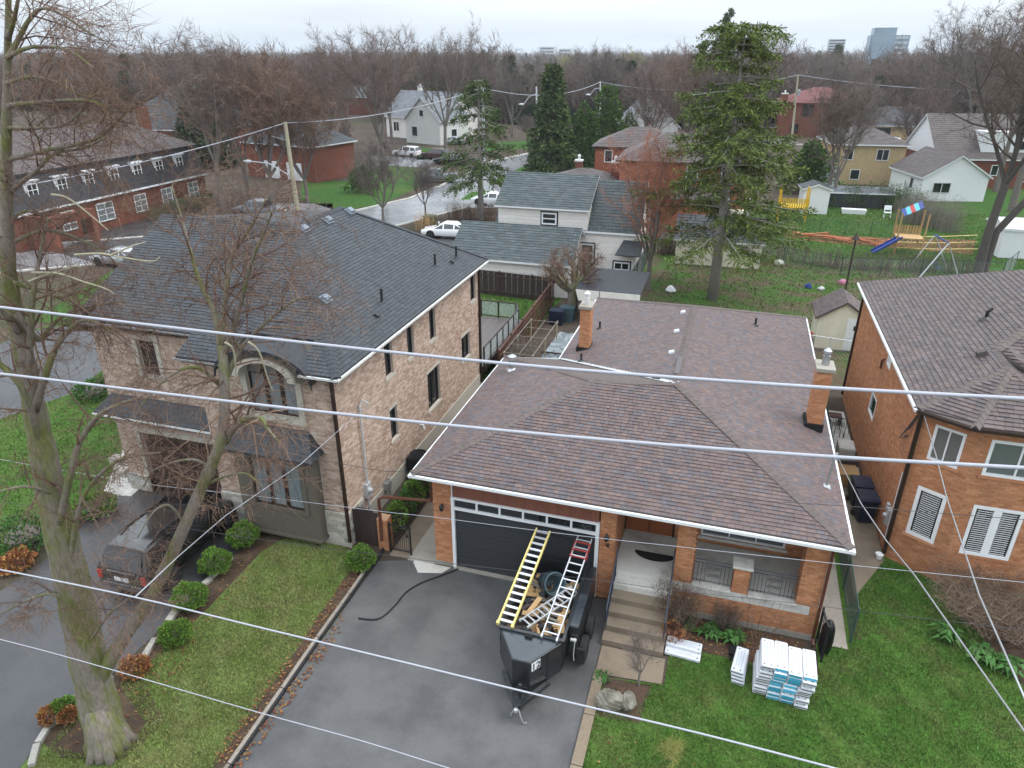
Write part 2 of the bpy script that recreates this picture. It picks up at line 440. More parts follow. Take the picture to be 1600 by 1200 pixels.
# ------------------------------------------------------------------ builders for roofs, masonry and windows
def plane_frame(poly, e):
    """2-D frame of a roof facet: along the eave, up the slope, outward"""
    o = V(poly[0]); e = V(e).normalized(); nrm = V((0, 0, 0))
    for i in range(len(poly)):
        nrm += V(poly[i]).cross(V(poly[(i + 1) % len(poly)]))
    nrm.normalize()
    if nrm.z < 0: nrm = -nrm
    s = nrm.cross(e)
    if s.z < 0: s = -s
    return o, e, s.normalized(), nrm
def spans(p2, v):
    xs = []
    for i in range(len(p2)):
        (a, b), (c, d) = p2[i], p2[(i + 1) % len(p2)]
        if (b <= v < d) or (d <= v < b): xs.append(a + (v - b) / (d - b) * (c - a))
    xs.sort(); return [(xs[i], xs[i + 1]) for i in range(0, len(xs) - 1, 2)]
def shingle_facet(poly, e, out, expo=.145, wmin=.22, wmax=.42, thick=.016, lift=.004, gap=.009):
    """lays every tab of one facet; out gets (corner list) per tab"""
    o, e, s, n = plane_frame(poly, e)
    p2 = [((V(p) - o).dot(e), (V(p) - o).dot(s)) for p in poly]
    vmin = min(b for a, b in p2); vmax = max(b for a, b in p2); v = vmin; rng = random.Random(len(out) + int(abs(o.x * 10)))
    while v < vmax - .02:
        v1 = min(v + expo, vmax - 1e-4)
        lo, hi = spans(p2, v + 1e-4), spans(p2, v1 - 1e-5)
        for k in range(min(len(lo), len(hi))):
            a0, b0 = lo[k]; a1, b1 = hi[k]
            st, en = min(a0, a1), max(b0, b1); u = st - rng.random() * .3
            while u < en:
                w = rng.uniform(wmin, wmax); l0, r0 = max(u, a0), min(u + w - gap, b0); l1, r1 = max(u, a1), min(u + w - gap, b1); u += w
                if r0 - l0 < .01 and r1 - l1 < .01: continue
                if r0 < l0: l0 = r0 = (l0 + r0) / 2 if a0 <= (l0 + r0) / 2 <= b0 else min(max(l0, a0), b0)
                if r1 < l1: l1 = r1 = min(max((l1 + r1) / 2, a1), b1)
                th = thick * rng.uniform(.75, 1.3)
                f = lambda x, y, z: o + e * x + s * y + n * z
                out.append((f(l0, v, lift), f(r0, v, lift), f(r0, v, lift + th), f(l0, v, lift + th), f(l1, v1, lift + .003), f(r1, v1, lift + .003)))
        v += expo
def tab_into(mb, t):
    n = len(mb.v); mb.v += [tuple(p) for p in t]
    mb.f += [(n + 0, n + 1, n + 2, n + 3), (n + 3, n + 2, n + 5, n + 4), (n, n + 3, n + 4), (n + 1, n + 5, n + 2)]; mb.m += [mb.mi] * 4
def lay_roof(root, facets, mat, deckmat, keep=300, **kw):
    tabs = []
    deck = MB()
    for poly, e in facets:
        shingle_facet(poly, e, tabs, **kw); deck.prism([V(p) - V((0, 0, .012)) for p in poly], (0, 0, -.10))
    deck.build('roof', deckmat, root)
    def size(t):
        x, y, w = proj(t[3])
        c = (t[1] - t[0]).length
        return (-c * 1109 / w if 0 < x < 1600 and 0 < y < 1200 and w > 0 else 0)
    tabs.sort(key=size)
    for t in tabs[:keep]:
        m = MB(); tab_into(m, t); m.build('shingle', mat, root)
    m = MB()
    for t in tabs[keep:]: tab_into(m, t)
    stuff(m.build('shingles', mat, root))
def lay_caps(root, lines, mat, w=.15, step=.2, name='ridge_cap'):
    m = MB()
    for a, b, na, nb in lines:     # ridge or hip from a up to b; na, nb horizontal-ish directions down both sides
        a, b, na, nb = V(a), V(b), V(na).normalized(), V(nb).normalized(); L = (b - a).length; k = int(L / step); d = (b - a) / max(1, k)
        up = V((0, 0, 1))
        for i in range(k):
            p = a + d * i; q = p + d * 1.05; h0, h1 = .034, .024
            m.quad(p + na * w + up * h0, p + up * (h0 + .012), q + up * (h1 + .012), q + na * w + up * h1)
            m.quad(p + up * (h0 + .012), p + nb * w + up * h0, q + nb * w + up * h1, q + up * (h1 + .012))
            m.quad(p + na * w, p + up * .012, p + up * (h0 + .012), p + na * w + up * h0)
            m.quad(p + up * .012, p + nb * w, p + nb * w + up * h0, p + up * (h0 + .012))
    m.build(name, mat, root)
def brick_run(out, o, u, w, h, holes=(), bw=.21, bh=.075, gap=.010, proud=.009, seed=0, top=None, z0=0.0):
    """running bond on a vertical wall: o lower left, u unit direction along; holes (u0,u1,z0,z1)"""
    o, u = V(o), V(u).normalized(); n = u.cross(V((0, 0, 1))); rg = random.Random(seed); z = z0; row = 0
    while z < h - .01:
        z1 = min(z + bh, h); segs = [(0.0, w)]
        if top: segs = [top(z + bh / 2)]
        for (a, b, c, d) in holes:
            if z1 > c + .005 and z < d - .005:
                ns = []
                for s0, s1 in segs:
                    if b <= s0 or a >= s1: ns.append((s0, s1)); continue
                    if a > s0: ns.append((s0, a))
                    if b < s1: ns.append((b, s1))
                segs = ns
        off = (bw / 2 if row % 2 else 0)
        for s0, s1 in segs:
            x = math.floor((s0 - off) / bw) * bw + off
            while x < s1:
                l, r = max(x, s0) + gap / 2, min(x + bw, s1) - gap / 2; x += bw
                if r - l < .02: continue
                pr = proud * rg.uniform(.6, 1.25); A = o + u * l + V((0, 0, z + gap / 2)); B = o + u * r + V((0, 0, z + gap / 2)); H = V((0, 0, z1 - z - gap))
                out.append((A, B, B + H, A + H, n * pr))
        z += bh; row += 1
def brick_into(mb, t):
    A, B, C, D, e = t; n = len(mb.v)
    mb.v += [tuple(p) for p in (A, B, C, D, A + e, B + e, C + e, D + e)]
    mb.f += [(n + 4, n + 5, n + 6, n + 7), (n, n + 1, n + 5, n + 4), (n + 1, n + 2, n + 6, n + 5), (n + 2, n + 3, n + 7, n + 6), (n + 3, n, n + 4, n + 7)]; mb.m += [mb.mi] * 5
def lay_bricks(root, bricks, mat, keep=300):
    def size(t):
        x, y, w = proj(t[0]); n = t[4].normalized(); c = (t[1] - t[0]).length
        vis = (CP - t[0]).normalized().dot(n)
        return -(c * max(vis, 0) / w if 0 < x < 1600 and 0 < y < 1200 and w > 0 else 0)
    bricks.sort(key=size)
    for t in bricks[:keep]:
        m = MB(); brick_into(m, t); m.build('brick', mat, root)
    if len(bricks) > keep:
        m = MB()
        for t in bricks[keep:]: brick_into(m, t)
        stuff(m.build('bricks', mat, root))
def wall_with_holes(mb, o, u, w, h, holes, th, top=None):
    """solid wall cut into boxes round its openings (o lower left outside, wall thickness goes inward)"""
    o, u = V(o), V(u).normalized(); n = u.cross(V((0, 0, 1)))
    xs = sorted({0, w} | {a for a, b, c, d in holes} | {b for a, b, c, d in holes}); xs = [x for x in xs if 0 <= x <= w]
    for i in range(len(xs) - 1):
        x0, x1 = xs[i], xs[i + 1]; mid = (x0 + x1) / 2; zs = [(0, h)]
        for (a, b, c, d) in holes:
            if a < mid < b:
                nz = []
                for s0, s1 in zs:
                    if d <= s0 or c >= s1: nz.append((s0, s1)); continue
                    if c > s0: nz.append((s0, c))
                    if d < s1: nz.append((d, s1))
                zs = nz
        for z0, z1 in zs:
            if z1 - z0 > .005: mb.obox(o + u * x0 + V((0, 0, z0)) - n * th, u * (x1 - x0), n * th, V((0, 0, z1 - z0)))
def window(root, o, u, hole, frame, glass, cols=1, rows=1, fw=.06, depth=.10, sill=None, mull=None, proud=.0, blinds=None, lintel=None):
    """a window as a part (frame) with sill and panes as sub-parts; o,u wall frame, hole (u0,u1,z0,z1)"""
    o, u = V(o), V(u).normalized(); n = u.cross(V((0, 0, 1))); a, b, c, d = hole; Z = V((0, 0, 1)); base = o - n * depth + n * proud
    m = MB(); mull = mull or fw * .7
    def R_(x0, x1, z0, z1, y0, y1): return (base + u * x0 + Z * z0 + n * y0, u * (x1 - x0), n * (y1 - y0), Z * (z1 - z0))
    m.obox(*R_(a, a + fw, c, d, 0, .07)); m.obox(*R_(b - fw, b, c, d, 0, .07)); m.obox(*R_(a + fw, b - fw, c, c + fw, 0, .068)); m.obox(*R_(a + fw, b - fw, d - fw, d, 0, .068))
    W_ = (b - a - 2 * fw); H_ = (d - c - 2 * fw)
    for i in range(1, cols): x = a + fw + W_ * i / cols; m.obox(*R_(x - mull / 2, x + mull / 2, c + fw, d - fw, .002, .064))
    for i in range(1, rows): z = c + fw + H_ * i / rows; m.obox(*R_(a + fw, b - fw, z - mull / 2, z + mull / 2, .004, .058))
    w = m.build('window', frame, root)
    for i in range(cols):
        for j in range(rows):
            x0, x1 = a + fw + W_ * i / cols, a + fw + W_ * (i + 1) / cols; z0, z1 = c + fw + H_ * j / rows, c + fw + H_ * (j + 1) / rows
            g = MB(); g.obox(*R_(x0, x1, z0, z1, .012, .022)); g.build('pane', glass, w)
            if blinds:
                k = int((z1 - z0) / .075); bl = MB()
                for q in range(k):
                    zz = z0 + (q + .5) * (z1 - z0) / k; bl.obox(base + u * (x0 + .05) + Z * zz + n * .024, u * (x1 - x0 - .1), n * .012, Z * .024 + n * .004)
                bl.build('blind_slats', blinds, w)
    if sill:
        sm = MB(); sm.obox(o + u * (a - .08) + Z * (c - .10) - n * (depth - .075), u * (b - a + .16), n * (depth - .03), Z * .098); sm.build('sill', sill, w)
    if lintel:
        sm = MB(); sm.obox(o + u * (a - .08) + Z * (d + .002) - n * .03, u * (b - a + .16), n * .05, Z * .13); sm.build('lintel', lintel, w)
    return w
def gutter(root, pts, mat, name='gutter', w=.08, h=.09):
    m = MB()
    for a, b in zip(pts[:-1], pts[1:]): m.bar(a, b, w, h)
    return m.build(name, mat, root)
# ------------------------------------------------------------------ ground and paving (sheets 4 mm apart)
def sheet(name, pts, z, mat, lab=None):
    m = MB(); m.poly([(p[0], p[1], z) for p in pts]); o = m.build(name, mat); return struct(o)
m = MB(); m.quad((-8200, -60, -.02), (2400, -60, -.02), (2400, 6000, -.02), (-8200, 6000, -.02)); struct(m.build('ground', M['wood_floor']))
def rib(line, w):
    L, R_ = [], []
    for i, p in enumerate(line):
        p = V((p[0], p[1], 0)); a = V((*line[max(i - 1, 0)][:2], 0)); b = V((*line[min(i + 1, len(line) - 1)][:2], 0)); d = (b - a).normalized(); n = V((-d.y, d.x, 0))
        L.append(p + n * w / 2); R_.append(p - n * w / 2)
    return L + R_[::-1]
# lawns and yards
sheet('lawn', [(-1.75, 6), (26, 6), (26, 22.6), (6.3, 22.6), (5.0, 40), (3.9, 40), (3.9, 16.1), (-.12, 16.1), (-.12, 14.5), (-1.75, 14.3)], .0, M['lawn'])
sheet('lawn', [(-14.4, 6), (-9.6, 6), (-9.75, 12), (-9.95, 17.2), (-14.3, 17.2), (-14.5, 13.0), (-14.3, 10.6), (-14.9, 9.0), (-14.6, 7.6)], .0, M['lawn_worn'])
sheet('lawn', [(-40, 12), (-21.6, 12), (-22.0, 17.5), (-21.5, 19), (-21.5, 32), (-40, 36)], .0, M['lawn'])
sheet('lawn', [(-21, 31.5), (-10.8, 31.5), (-10.4, 47), (-21, 47.5)], .0, M['lawn'])
sheet('lawn', [(-6.0, 36), (25, 36), (25, 63.2), (-6.0, 61.5)], .0, M['lawn_back'])
sheet('lawn', [(1.5, 62), (40, 63.4), (45, 88), (5, 86.5), (2, 80)], .004, M['lawn_far'])
sheet('lawn', [(17, 78), (60, 80), (70, 130), (21, 98)], .0, M['lawn_far'])
sheet('lawn', [(9, 88), (18.2, 89), (19.5, 100), (10, 99)], .0, M['lawn_far'])
# street beyond the left house, running away to the upper right
STREET = [(-62, 38), (-47, 50), (-36, 62), (-31.5, 76), (-31.2, 92), (-32, 108), (-28, 124), (-14, 138), (10, 150)]
sheet('street', rib(STREET, 8.6), .004, M['street_wet'])
for nm, sh in (('kerb', 4.45), ('kerb', -4.45)):
    mb = MB(); n_ = len(STREET); R1 = rib(STREET, abs(sh) * 2); side = R1[:n_] if sh > 0 else R1[n_:][::-1]
    for a, b in zip(side[:-1], side[1:]): mb.bar((a[0], a[1], .05), (b[0], b[1], .05), .22, .12)
    struct(mb.build(nm, M['concrete_pale']))
def gpp(l, z=0): return [gp(x, y, z) for x, y in l]
sheet('lawn', gpp([(470, 312), (470, 285), (560, 282), (585, 258), (690, 266), (655, 292), (600, 318), (530, 330)]), .006, M['lawn_far'])
sheet('lawn', gpp([(720, 312), (735, 300), (765, 298), (772, 317)]), .006, M['lawn_far'])
sheet('lawn', gpp([(762, 286), (830, 254), (1000, 262), (1000, 290), (790, 290)]), .006, M['lawn_far'])
sheet('lawn', gpp([(740, 226), (840, 218), (850, 230), (760, 236)]), .006, M['lawn_far'])
sheet('lawn', gpp([(655, 232), (700, 230), (690, 248), (650, 250)]), .006, M['lawn_far'])
sheet('lawn', gpp([(370, 345), (430, 350), (430, 330), (370, 328)]), .006, M['lawn_far'])
sheet('lawn', gpp([(50, 500), (180, 420), (200, 440), (150, 520)]), .006, M['lawn_far'])
sheet('front_path', gpp([(580, 243), (690, 247), (660, 262), (585, 257)]), .006, M['street_wet'])
sheet('front_path', gpp([(715, 325), (780, 325), (780, 312), (725, 312)]), .008, M['street_wet'])
sheet('front_path', gpp([(400, 318), (520, 318), (520, 345), (400, 345)]), .006, M['street_wet'])
sheet('parking_pad', gpp([(660, 395), (720, 345), (790, 350), (780, 400)]), .006, M['wet_asphalt'])
sheet('parking_pad', gpp([(90, 395), (240, 300), (300, 330), (200, 425)]), .006, M['wet_asphalt'])
sheet('far_driveway', gpp([(1375, 225), (1420, 235), (1400, 260), (1425, 300), (1440, 330), (1395, 290), (1375, 262)]), .008, M['street_wet'])
# driveways
sheet('driveway', [(-9.78, 6), (-2.03, 6), (-2.03, 17.3), (-8.0, 17.3), (-8.9, 17.25), (-9.85, 16.9)], .004, M['asphalt'])
sheet('driveway', [(-23, 4), (-14.75, 4), (-14.6, 7.6), (-15, 9.0), (-14.65, 10.6), (-14.6, 13), (-14.75, 17.2), (-16.1, 18.0), (-20.9, 18.0), (-21.9, 17.8), (-20.6, 14.6), (-20.7, 9), (-23, 7)], .004, M['wet_asphalt'])
FD = gpp([(-60, 560), (60, 515), (130, 505), (178, 520), (182, 560), (120, 612), (0, 655), (-60, 670)])
sheet('far_driveway', gpp([(-60, 560), (60, 515), (130, 505), (178, 520), (182, 560), (120, 612), (0, 655), (-60, 670)]), .006, M['wet_asphalt'])
sheet('walkway', [(-21.9, 17.4), (-20.7, 17.6), (-21.0, 19.5), (-23.5, 21.8), (-24.2, 21.2)], .006, M['concrete_pale'])
sheet('walkway', [(-8.95, 17.25), (-8.0, 17.25), (-8.0, 27), (-8.95, 27)], .006, M['concrete'])
sheet('walkway', [(-9.65, 17.3), (-8.95, 17.3), (-8.95, 27), (-9.65, 27)], .004, M['concrete_tan'])
sheet('garage_apron', [(-8.72, 17.2), (-8.35, 16.75), (-7.6, 16.95), (-7.4, 17.3), (-8.7, 17.3)], .009, M['concrete_pale'])
sheet('walkway', [(-2.0, 14.35), (-.2, 14.5), (-.2, 15.42), (-2.0, 15.42)], .008, M['concrete_tan'])
sheet('walkway', [(4.05, 17.3), (4.75, 17.3), (4.95, 34), (4.05, 34)], .006, M['concrete'])
sheet('side_yard', [(4.95, 19.2), (6.38, 21.9), (6.38, 26.5), (5.2, 26.5)], .007, M['concrete_tan'])
sheet('side_path', [(5.3, 26.6), (6.3, 26.6), (6.3, 33.2), (5.35, 33.2)], .007, M['concrete_pale'])
# soil beds
def bed(pts, z=.012, mat='mulch'): return sheet('flower_bed', pts, z, M[mat])
bed([(-.05, 16.0), (3.6, 15.95), (3.6, 17.3), (-.05, 17.3)])
bed([(-14.4, 10.7), (-14.0, 10.6), (-13.85, 13.2), (-13.9, 16.2), (-13.5, 17.3), (-14.6, 17.3), (-14.5, 13.1)], .008, 'soil')
bed([(-10.5, 17.25), (-9.95, 16.9), (-9.8, 12), (-9.62, 6), (-10.25, 6), (-10.3, 12), (-10.6, 16.7), (-11.3, 17.3)], .008, 'soil')
bed([(-1.72, 13.0), (-.6, 13.1), (-.45, 14.4), (-1.7, 14.28)], .010, 'mulch')
RB = [(7.9, 21.2), (8.3, 19.9), (8.75, 18.3), (9.4, 16.6), (10.1, 14.9), (14, 14), (14, 21), (9, 21.2)]
bed(RB, .010, 'soil')
bed([(-14.9, 8.3), (-13.9, 8.0), (-12.4, 8.4), (-12.2, 9.6), (-13.8, 10.6), (-14.5, 10.4)], .010, 'soil')
bed([(5.0, 17.8), (5.2, 17.8), (5.3, 30), (4.98, 30)], .010, 'soil')
# stone kerb of the left driveway, stone by stone
kp = gpp([(50, 1200), (60, 1165), (75, 1140), (118, 1094), (180, 1060), (195, 1048), (225, 1030), (245, 1000), (280, 950), (330, 905), (362, 872)])
cut = []
for a, b in zip(kp[:-1], kp[1:]):
    L = (b - a).length; k = max(1, round(L / .55))
    for i in range(k): cut.append((a.lerp(b, i / k), a.lerp(b, (i + 1) / k)))
kroot = thing('stone_kerb', 'row of long flat grey stones edging the curved left driveway', 'kerb', kp[0])
for i, (a, b) in enumerate(cut):
    if i in (6, 9): continue
    d = (b - a).normalized(); mb = MB(); mb.bar(a + d * .02 + V((0, 0, .06)), b - d * .02 + V((random.uniform(-.03, .03), 0, .06)), random.uniform(.16, .22), .13); mb.build('stone', M['kerb_stone'], kroot, bevel=.02)
# tan concrete kerb right of the main driveway
kroot = thing('concrete_kerb', 'long tan concrete kerb between the asphalt driveway and right lawn', 'kerb', (-1.9, 14.4, 0))
y = 14.4
while y > 6:
    mb = MB(); mb.box(-2.02, -1.74, y - 1.48, y, 0, .09); mb.build('kerb_block', M['kerb_tan'], kroot, bevel=.01); y -= 1.5
# black landscape edging left of the main driveway
kroot = thing('landscape_timber', 'weathered dark timber edging along the left side of asphalt driveway', 'edging', (-9.9, 16.8, 0))
pts = [(-9.98, 16.9), (-9.93, 15.1), (-9.9, 13.2), (-9.84, 11.3), (-9.78, 9.0), (-9.7, 6.5)]
for a, b in zip(pts[:-1], pts[1:]):
    mb = MB(); mb.bar((a[0] - .05, a[1], .06), (b[0] - .05, b[1] + .03, .06), .10, .12); mb.build('timber', M['wood_grey'], kroot, bevel=.01)
    mb = MB(); mb.bar((a[0] + .035, a[1], .045), (b[0] + .035, b[1] + .03, .045), .06, .09); mb.build('rubber_strip', M['rubber'], kroot)

# ------------------------------------------------------------------ grass blades (nobody could count them)
def in_poly(x, y, P_):
    c = np.zeros(len(x), bool); j = len(P_) - 1
    for i in range(len(P_)):
        xi, yi = P_[i]; xj, yj = P_[j]
        k = ((yi > y) != (yj > y)) & (x < (xj - xi) * (y - yi) / (yj - yi + 1e-12) + xi); c ^= k; j = i
    return c
def grass(name, poly, n, mat, hmin, hmax, holes=(), seed=1, wid=.012):
    rg = np.random.default_rng(seed); P_ = np.array(poly); lo, hi = P_.min(0), P_.max(0)
    x = rg.uniform(lo[0], hi[0], n * 3); y = rg.uniform(lo[1], hi[1], n * 3); k = in_poly(x, y, poly)
    for h in holes: k &= ~in_poly(x, y, h)
    patch = np.sin(x * 2.1 + 1.3 * np.sin(y * 1.7)) * np.sin(y * 2.6 + np.sin(x * 3.1)) + .5 * np.sin(x * 7 + y * 5)
    k &= rg.uniform(-1.6, 1.0, len(x)) < patch + .55
    x, y = x[k][:n], y[k][:n]; n = len(x); a = rg.uniform(0, 2 * np.pi, n); h = rg.uniform(hmin, hmax, n); t = rg.uniform(.2, 1.1, n); b = rg.uniform(0, 2 * np.pi, n)
    v = np.zeros((n, 3, 3), np.float32); w = wid * rg.uniform(.6, 1.4, n)
    v[:, 0] = np.stack([x - np.cos(a) * w, y - np.sin(a) * w, np.zeros(n)], 1); v[:, 1] = np.stack([x + np.cos(a) * w, y + np.sin(a) * w, np.zeros(n)], 1)
    v[:, 2] = np.stack([x + np.cos(b) * h * t, y + np.sin(b) * h * t, h], 1)
    me = bpy.data.meshes.new(name); me.vertices.add(n * 3); me.vertices.foreach_set('co', v.ravel()); me.loops.add(n * 3); me.loops.foreach_set('vertex_index', np.arange(n * 3, dtype=np.int32))
    me.polygons.add(n); me.polygons.foreach_set('loop_start', np.arange(0, n * 3, 3, dtype=np.int32)); me.polygons.foreach_set('loop_total', np.full(n, 3, np.int32)); me.materials.append(mat); me.update(); me.validate()
    o = bpy.data.objects.new(name, me); link(o); return stuff(o)
BED1 = RB
grass('grass', [(-1.74, 8), (12.5, 8), (12.5, 15), (9, 21.2), (7.8, 21.2), (6.4, 21.9), (5.0, 19.2), (4.8, 17.3), (4.05, 17.3), (3.9, 15.95), (-.08, 16.0), (-.15, 14.48), (-1.74, 14.2)], 180000, M['blade'], .035, .085, [BED1, [(-.1, 15.95), (3.6, 15.95), (3.6, 17), (-.1, 17)], [(-2, 14.35), (-.2, 14.5), (-.2, 15.5), (-2, 15.5)], [(-1.72, 13.2), (-.7, 13.2), (-.5, 14.3), (-1.7, 14.25)]], 1)
grass('grass', [(-14.2, 7.2), (-10.1, 7.2), (-10.25, 12), (-10.55, 16.7), (-11.3, 17.25), (-13.4, 17.25), (-13.8, 16.2), (-13.75, 13.2), (-14.15, 10.4), (-14.6, 9.2)], 72000, M['blade_worn'], .03, .075, [[(-14.3, 8.2), (-12.5, 8.3), (-12.6, 9.4), (-14.2, 10.2)]], 2)
grass('grass', [(-38, 12), (-21.7, 12), (-22.0, 17.5), (-24.4, 21.2), (-21.6, 22), (-21.6, 31), (-38, 34)], 40000, M['blade'], .05, .11, [[(p.x, p.y) for p in FD]], 3, .025)
grass('grass', [(-20, 32), (-10.9, 32), (-10.5, 46.4), (-20, 46.8)], 25000, M['blade'], .06, .12, (), 4, .03)
grass('grass', [(-5.5, 41), (5, 42.5), (14, 42), (20, 62), (-4, 60.5)], 17000, M['blade'], .06, .15, (), 5, .035)
grass('grass', [(2, 63), (40, 64), (42, 86), (6, 86)], 50000, M['blade'], .06, .12, (), 6, .04)
def litter(name, poly, n, seed):
    rg = random.Random(seed); mb = MB(); xs = [p[0] for p in poly]; ys = [p[1] for p in poly]; k = 0
    while k < n:
        x, y = rg.uniform(min(xs), max(xs)), rg.uniform(min(ys), max(ys))
        if not in_poly(np.array([x]), np.array([y]), poly)[0]: continue
        a = rg.uniform(0, 6.28); s_ = rg.uniform(.02, .045); c, d = math.cos(a) * s_, math.sin(a) * s_; z = .02 + rg.random() * .03
        mb.quad((x - c, y - d, z), (x + d, y - c, z + rg.random() * .02), (x + c, y + d, z), (x - d, y + c, z + rg.random() * .03)); k += 1
    return stuff(mb.build(name, M['dead_leaf']))
litter('dead_leaves', [(-10.5, 16.5), (-9.95, 16.5), (-9.75, 9), (-10.35, 9)], 420, 1)
litter('dead_leaves', [(-9.8, 14.6), (-9.4, 13.5), (-9.5, 9), (-9.72, 9)], 220, 2)
litter('dead_leaves', [(-14.2, 8.2), (-12.6, 8.2), (-13.2, 13), (-13.5, 16.5), (-14.3, 16.5)], 220, 3)
litter('dead_leaves', [(-.1, 16), (3.6, 16), (3.6, 17.2), (-.1, 17.2)], 420, 4)
litter('dead_leaves', [(-1.5, 12.6), (6, 12.6), (6, 8.5), (-1.5, 8.5)], 120, 5)
# ------------------------------------------------------------------ the bungalow in the middle
Z3 = V((0, 0, 1))
H1 = thing('bungalow', 'orange brick bungalow with brown shingle hip roof and black double garage door', 'house', (-2, 17.4, 0))
EZ, EP = 3.74, .338
xl, xr, y0, yb, yw = -8.40, 4.12, 16.9, 26.6, 35.5
ax, bx_ = -3.72, -1.03            # ends of the front ridge
rzl, ryl = EZ + EP * 4.8, 21.75
rzr, ryr = 5.5, 22.05
wl = -6.12
A = {'fl': V((xl, y0, EZ)), 'fr': V((xr, y0, EZ)), 'al': V((ax, ryl, rzl)), 'ar': V((bx_, ryr, rzr)), 'bl': V((xl, yb, EZ)), 'wv': V((wl, yb + .35, EZ)), 'wl': V((wl, yw, EZ)), 'wr': V((xr, yw, EZ)), 'we': V((bx_, 30.33, rzr))}
lay_roof(H1, [
    ([A['fl'], A['fr'], A['ar'], A['al']], (1, 0, 0)),
    ([A['fl'], A['al'], A['bl']], (0, -1, 0)),
    ([A['fr'], A['wr'], A['we'], A['ar']], (0, 1, 0)),
    ([A['bl'], A['wv'], A['ar'], A['al']], (-1, 0, 0)),
    ([A['wv'], A['wl'], A['we'], A['ar']], (0, -1, 0)),
    ([A['wl'], A['wr'], A['we']], (1, 0, 0))], M['shingle_brown'], M['cap_brown'], keep=300, expo=.138, wmin=.12, wmax=.26, thick=.022)
cl = lambda a, b, na, nb: (A[a], A[b], na, nb)
lay_caps(H1, [cl('fl', 'al', (-.7, .7, -.2), (.7, -.7, -.2)), cl('fr', 'ar', (.7, .7, -.2), (-.7, -.7, -.2)), cl('al', 'ar', (0, 1, -.33), (0, -1, -.33)), cl('bl', 'al', (-1, -.7, -.3), (.7, 1, -.3)),
              cl('ar', 'we', (1, 0, -.34), (-1, 0, -.34)), cl('wr', 'we', (.7, -.7, -.2), (-.7, .7, -.2)), cl('wl', 'we', (-.7, -.7, -.2), (.7, .7, -.2))], M['cap_brown'], w=.15)
m = MB(); m.bar(A['wv'] + V((.1, 0, .05)), A['ar'] + V((0, 0, .03)), .3, .012); m.build('valley_flashing', M['galv_pale'], H1)
m = MB(); m.bar(A['ar'] + V((-.05, .7, .045)), A['ar'] + V((-.05, 2.3, .045)), .18, .012); m.build('patched_shingles', M['patch'], H1)
gutter(H1, [A['fl'] + V((0, -.05, -.08)), A['fr'] + V((0, -.05, -.08))], M['white'])
gutter(H1, [A['fr'] + V((.05, -.1, -.08)), A['wr'] + V((.05, 0, -.08))], M['white'])
gutter(H1, [A['fl'] + V((-.05, -.1, -.08)), A['bl'] + V((-.05, 0, -.08)), A['wv'] + V((0, .05, -.08))], M['white'])
gutter(H1, [A['wv'] + V((-.05, 0, -.08)), A['wl'] + V((-.05, 0, -.08))], M['white'])
m = MB(); m.box(xl + .05, xr - .05, y0 + .03, 17.5, 3.58, 3.62); m.box(-7.9, xr - .05, 17.5, 26, 3.60, 3.63); m.build('soffit', M['white_dirty'], H1)
# walls
FY = 17.38
bk = []; m = MB()
def face(o, u, w, h, holes=(), th=.2, seed=0, wall=None, bl=None):
    wall_with_holes(wall if wall is not None else m, o, u, w, h, holes, th); brick_run(bl if bl is not None else bk, o, u, w, h, holes, seed=seed)
face((-7.95, FY, 0), (1, 0, 0), .66, 3.58, seed=1)
face((-2.56, FY, 0), (1, 0, 0), .48, 3.58, seed=2)
face((-2.08, FY, 0), (0, 1, 0), 2.2, 3.58, seed=3)
face((-2.09, 19.55, 1.1), (1, 0, 0), 5.84, 2.48, [(.0, 1.62, 0, 2.15), (2.45, 5.0, .33, 1.85)], seed=4)
face((-.3, FY, 0), (1, 0, 0), .55, 3.58, seed=5); face((.25, FY, 0), (0, 1, 0), .5, 3.58, seed=6); face((-.3, FY + .5, 0), (0, -1, 0), .5, 3.58, seed=7)
face((3.15, FY, 0), (1, 0, 0), .6, 3.58, seed=8); face((3.75, FY, 0), (0, 1, 0), 9.0, 3.58, seed=9); face((3.15, FY + .5, 1.3), (0, -1, 0), .5, 2.28, seed=10)
face((.25, FY, 0), (1, 0, 0), 2.9, 1.14, seed=11)
face((1.38, FY - .01, 1.14), (1, 0, 0), .45, .93, seed=12, th=.4); face((1.83, FY - .01, 1.14), (0, 1, 0), .4, .93, seed=13); face((1.38, FY + .39, 1.14), (0, -1, 0), .4, .93, seed=14)
face((-7.95, 26.2, 0), (0, -1, 0), 8.8, 3.58, seed=15)
face((-5.9, 35.2, 0), (0, -1, 0), 9, 3.58, seed=16)
m.box(-7.75, 3.6, 25.9, 26.1, 0, 3.55); m.box(-5.8, 3.6, 34.9, 35.1, 0, 3.55); m.box(3.3, 3.55, 26, 35.1, 0, 3.55)
m.build('wall', M['mortar_orange'], H1); lay_bricks(H1, bk, M['brick_orange'])
MB().box(-7.98, -7.27, FY - .03, FY + .02, 0, .16).build('footing', M['concrete'], H1); MB().box(.2, 3.78, FY - .03, FY + .02, 0, .2).build('footing', M['concrete'], H1)
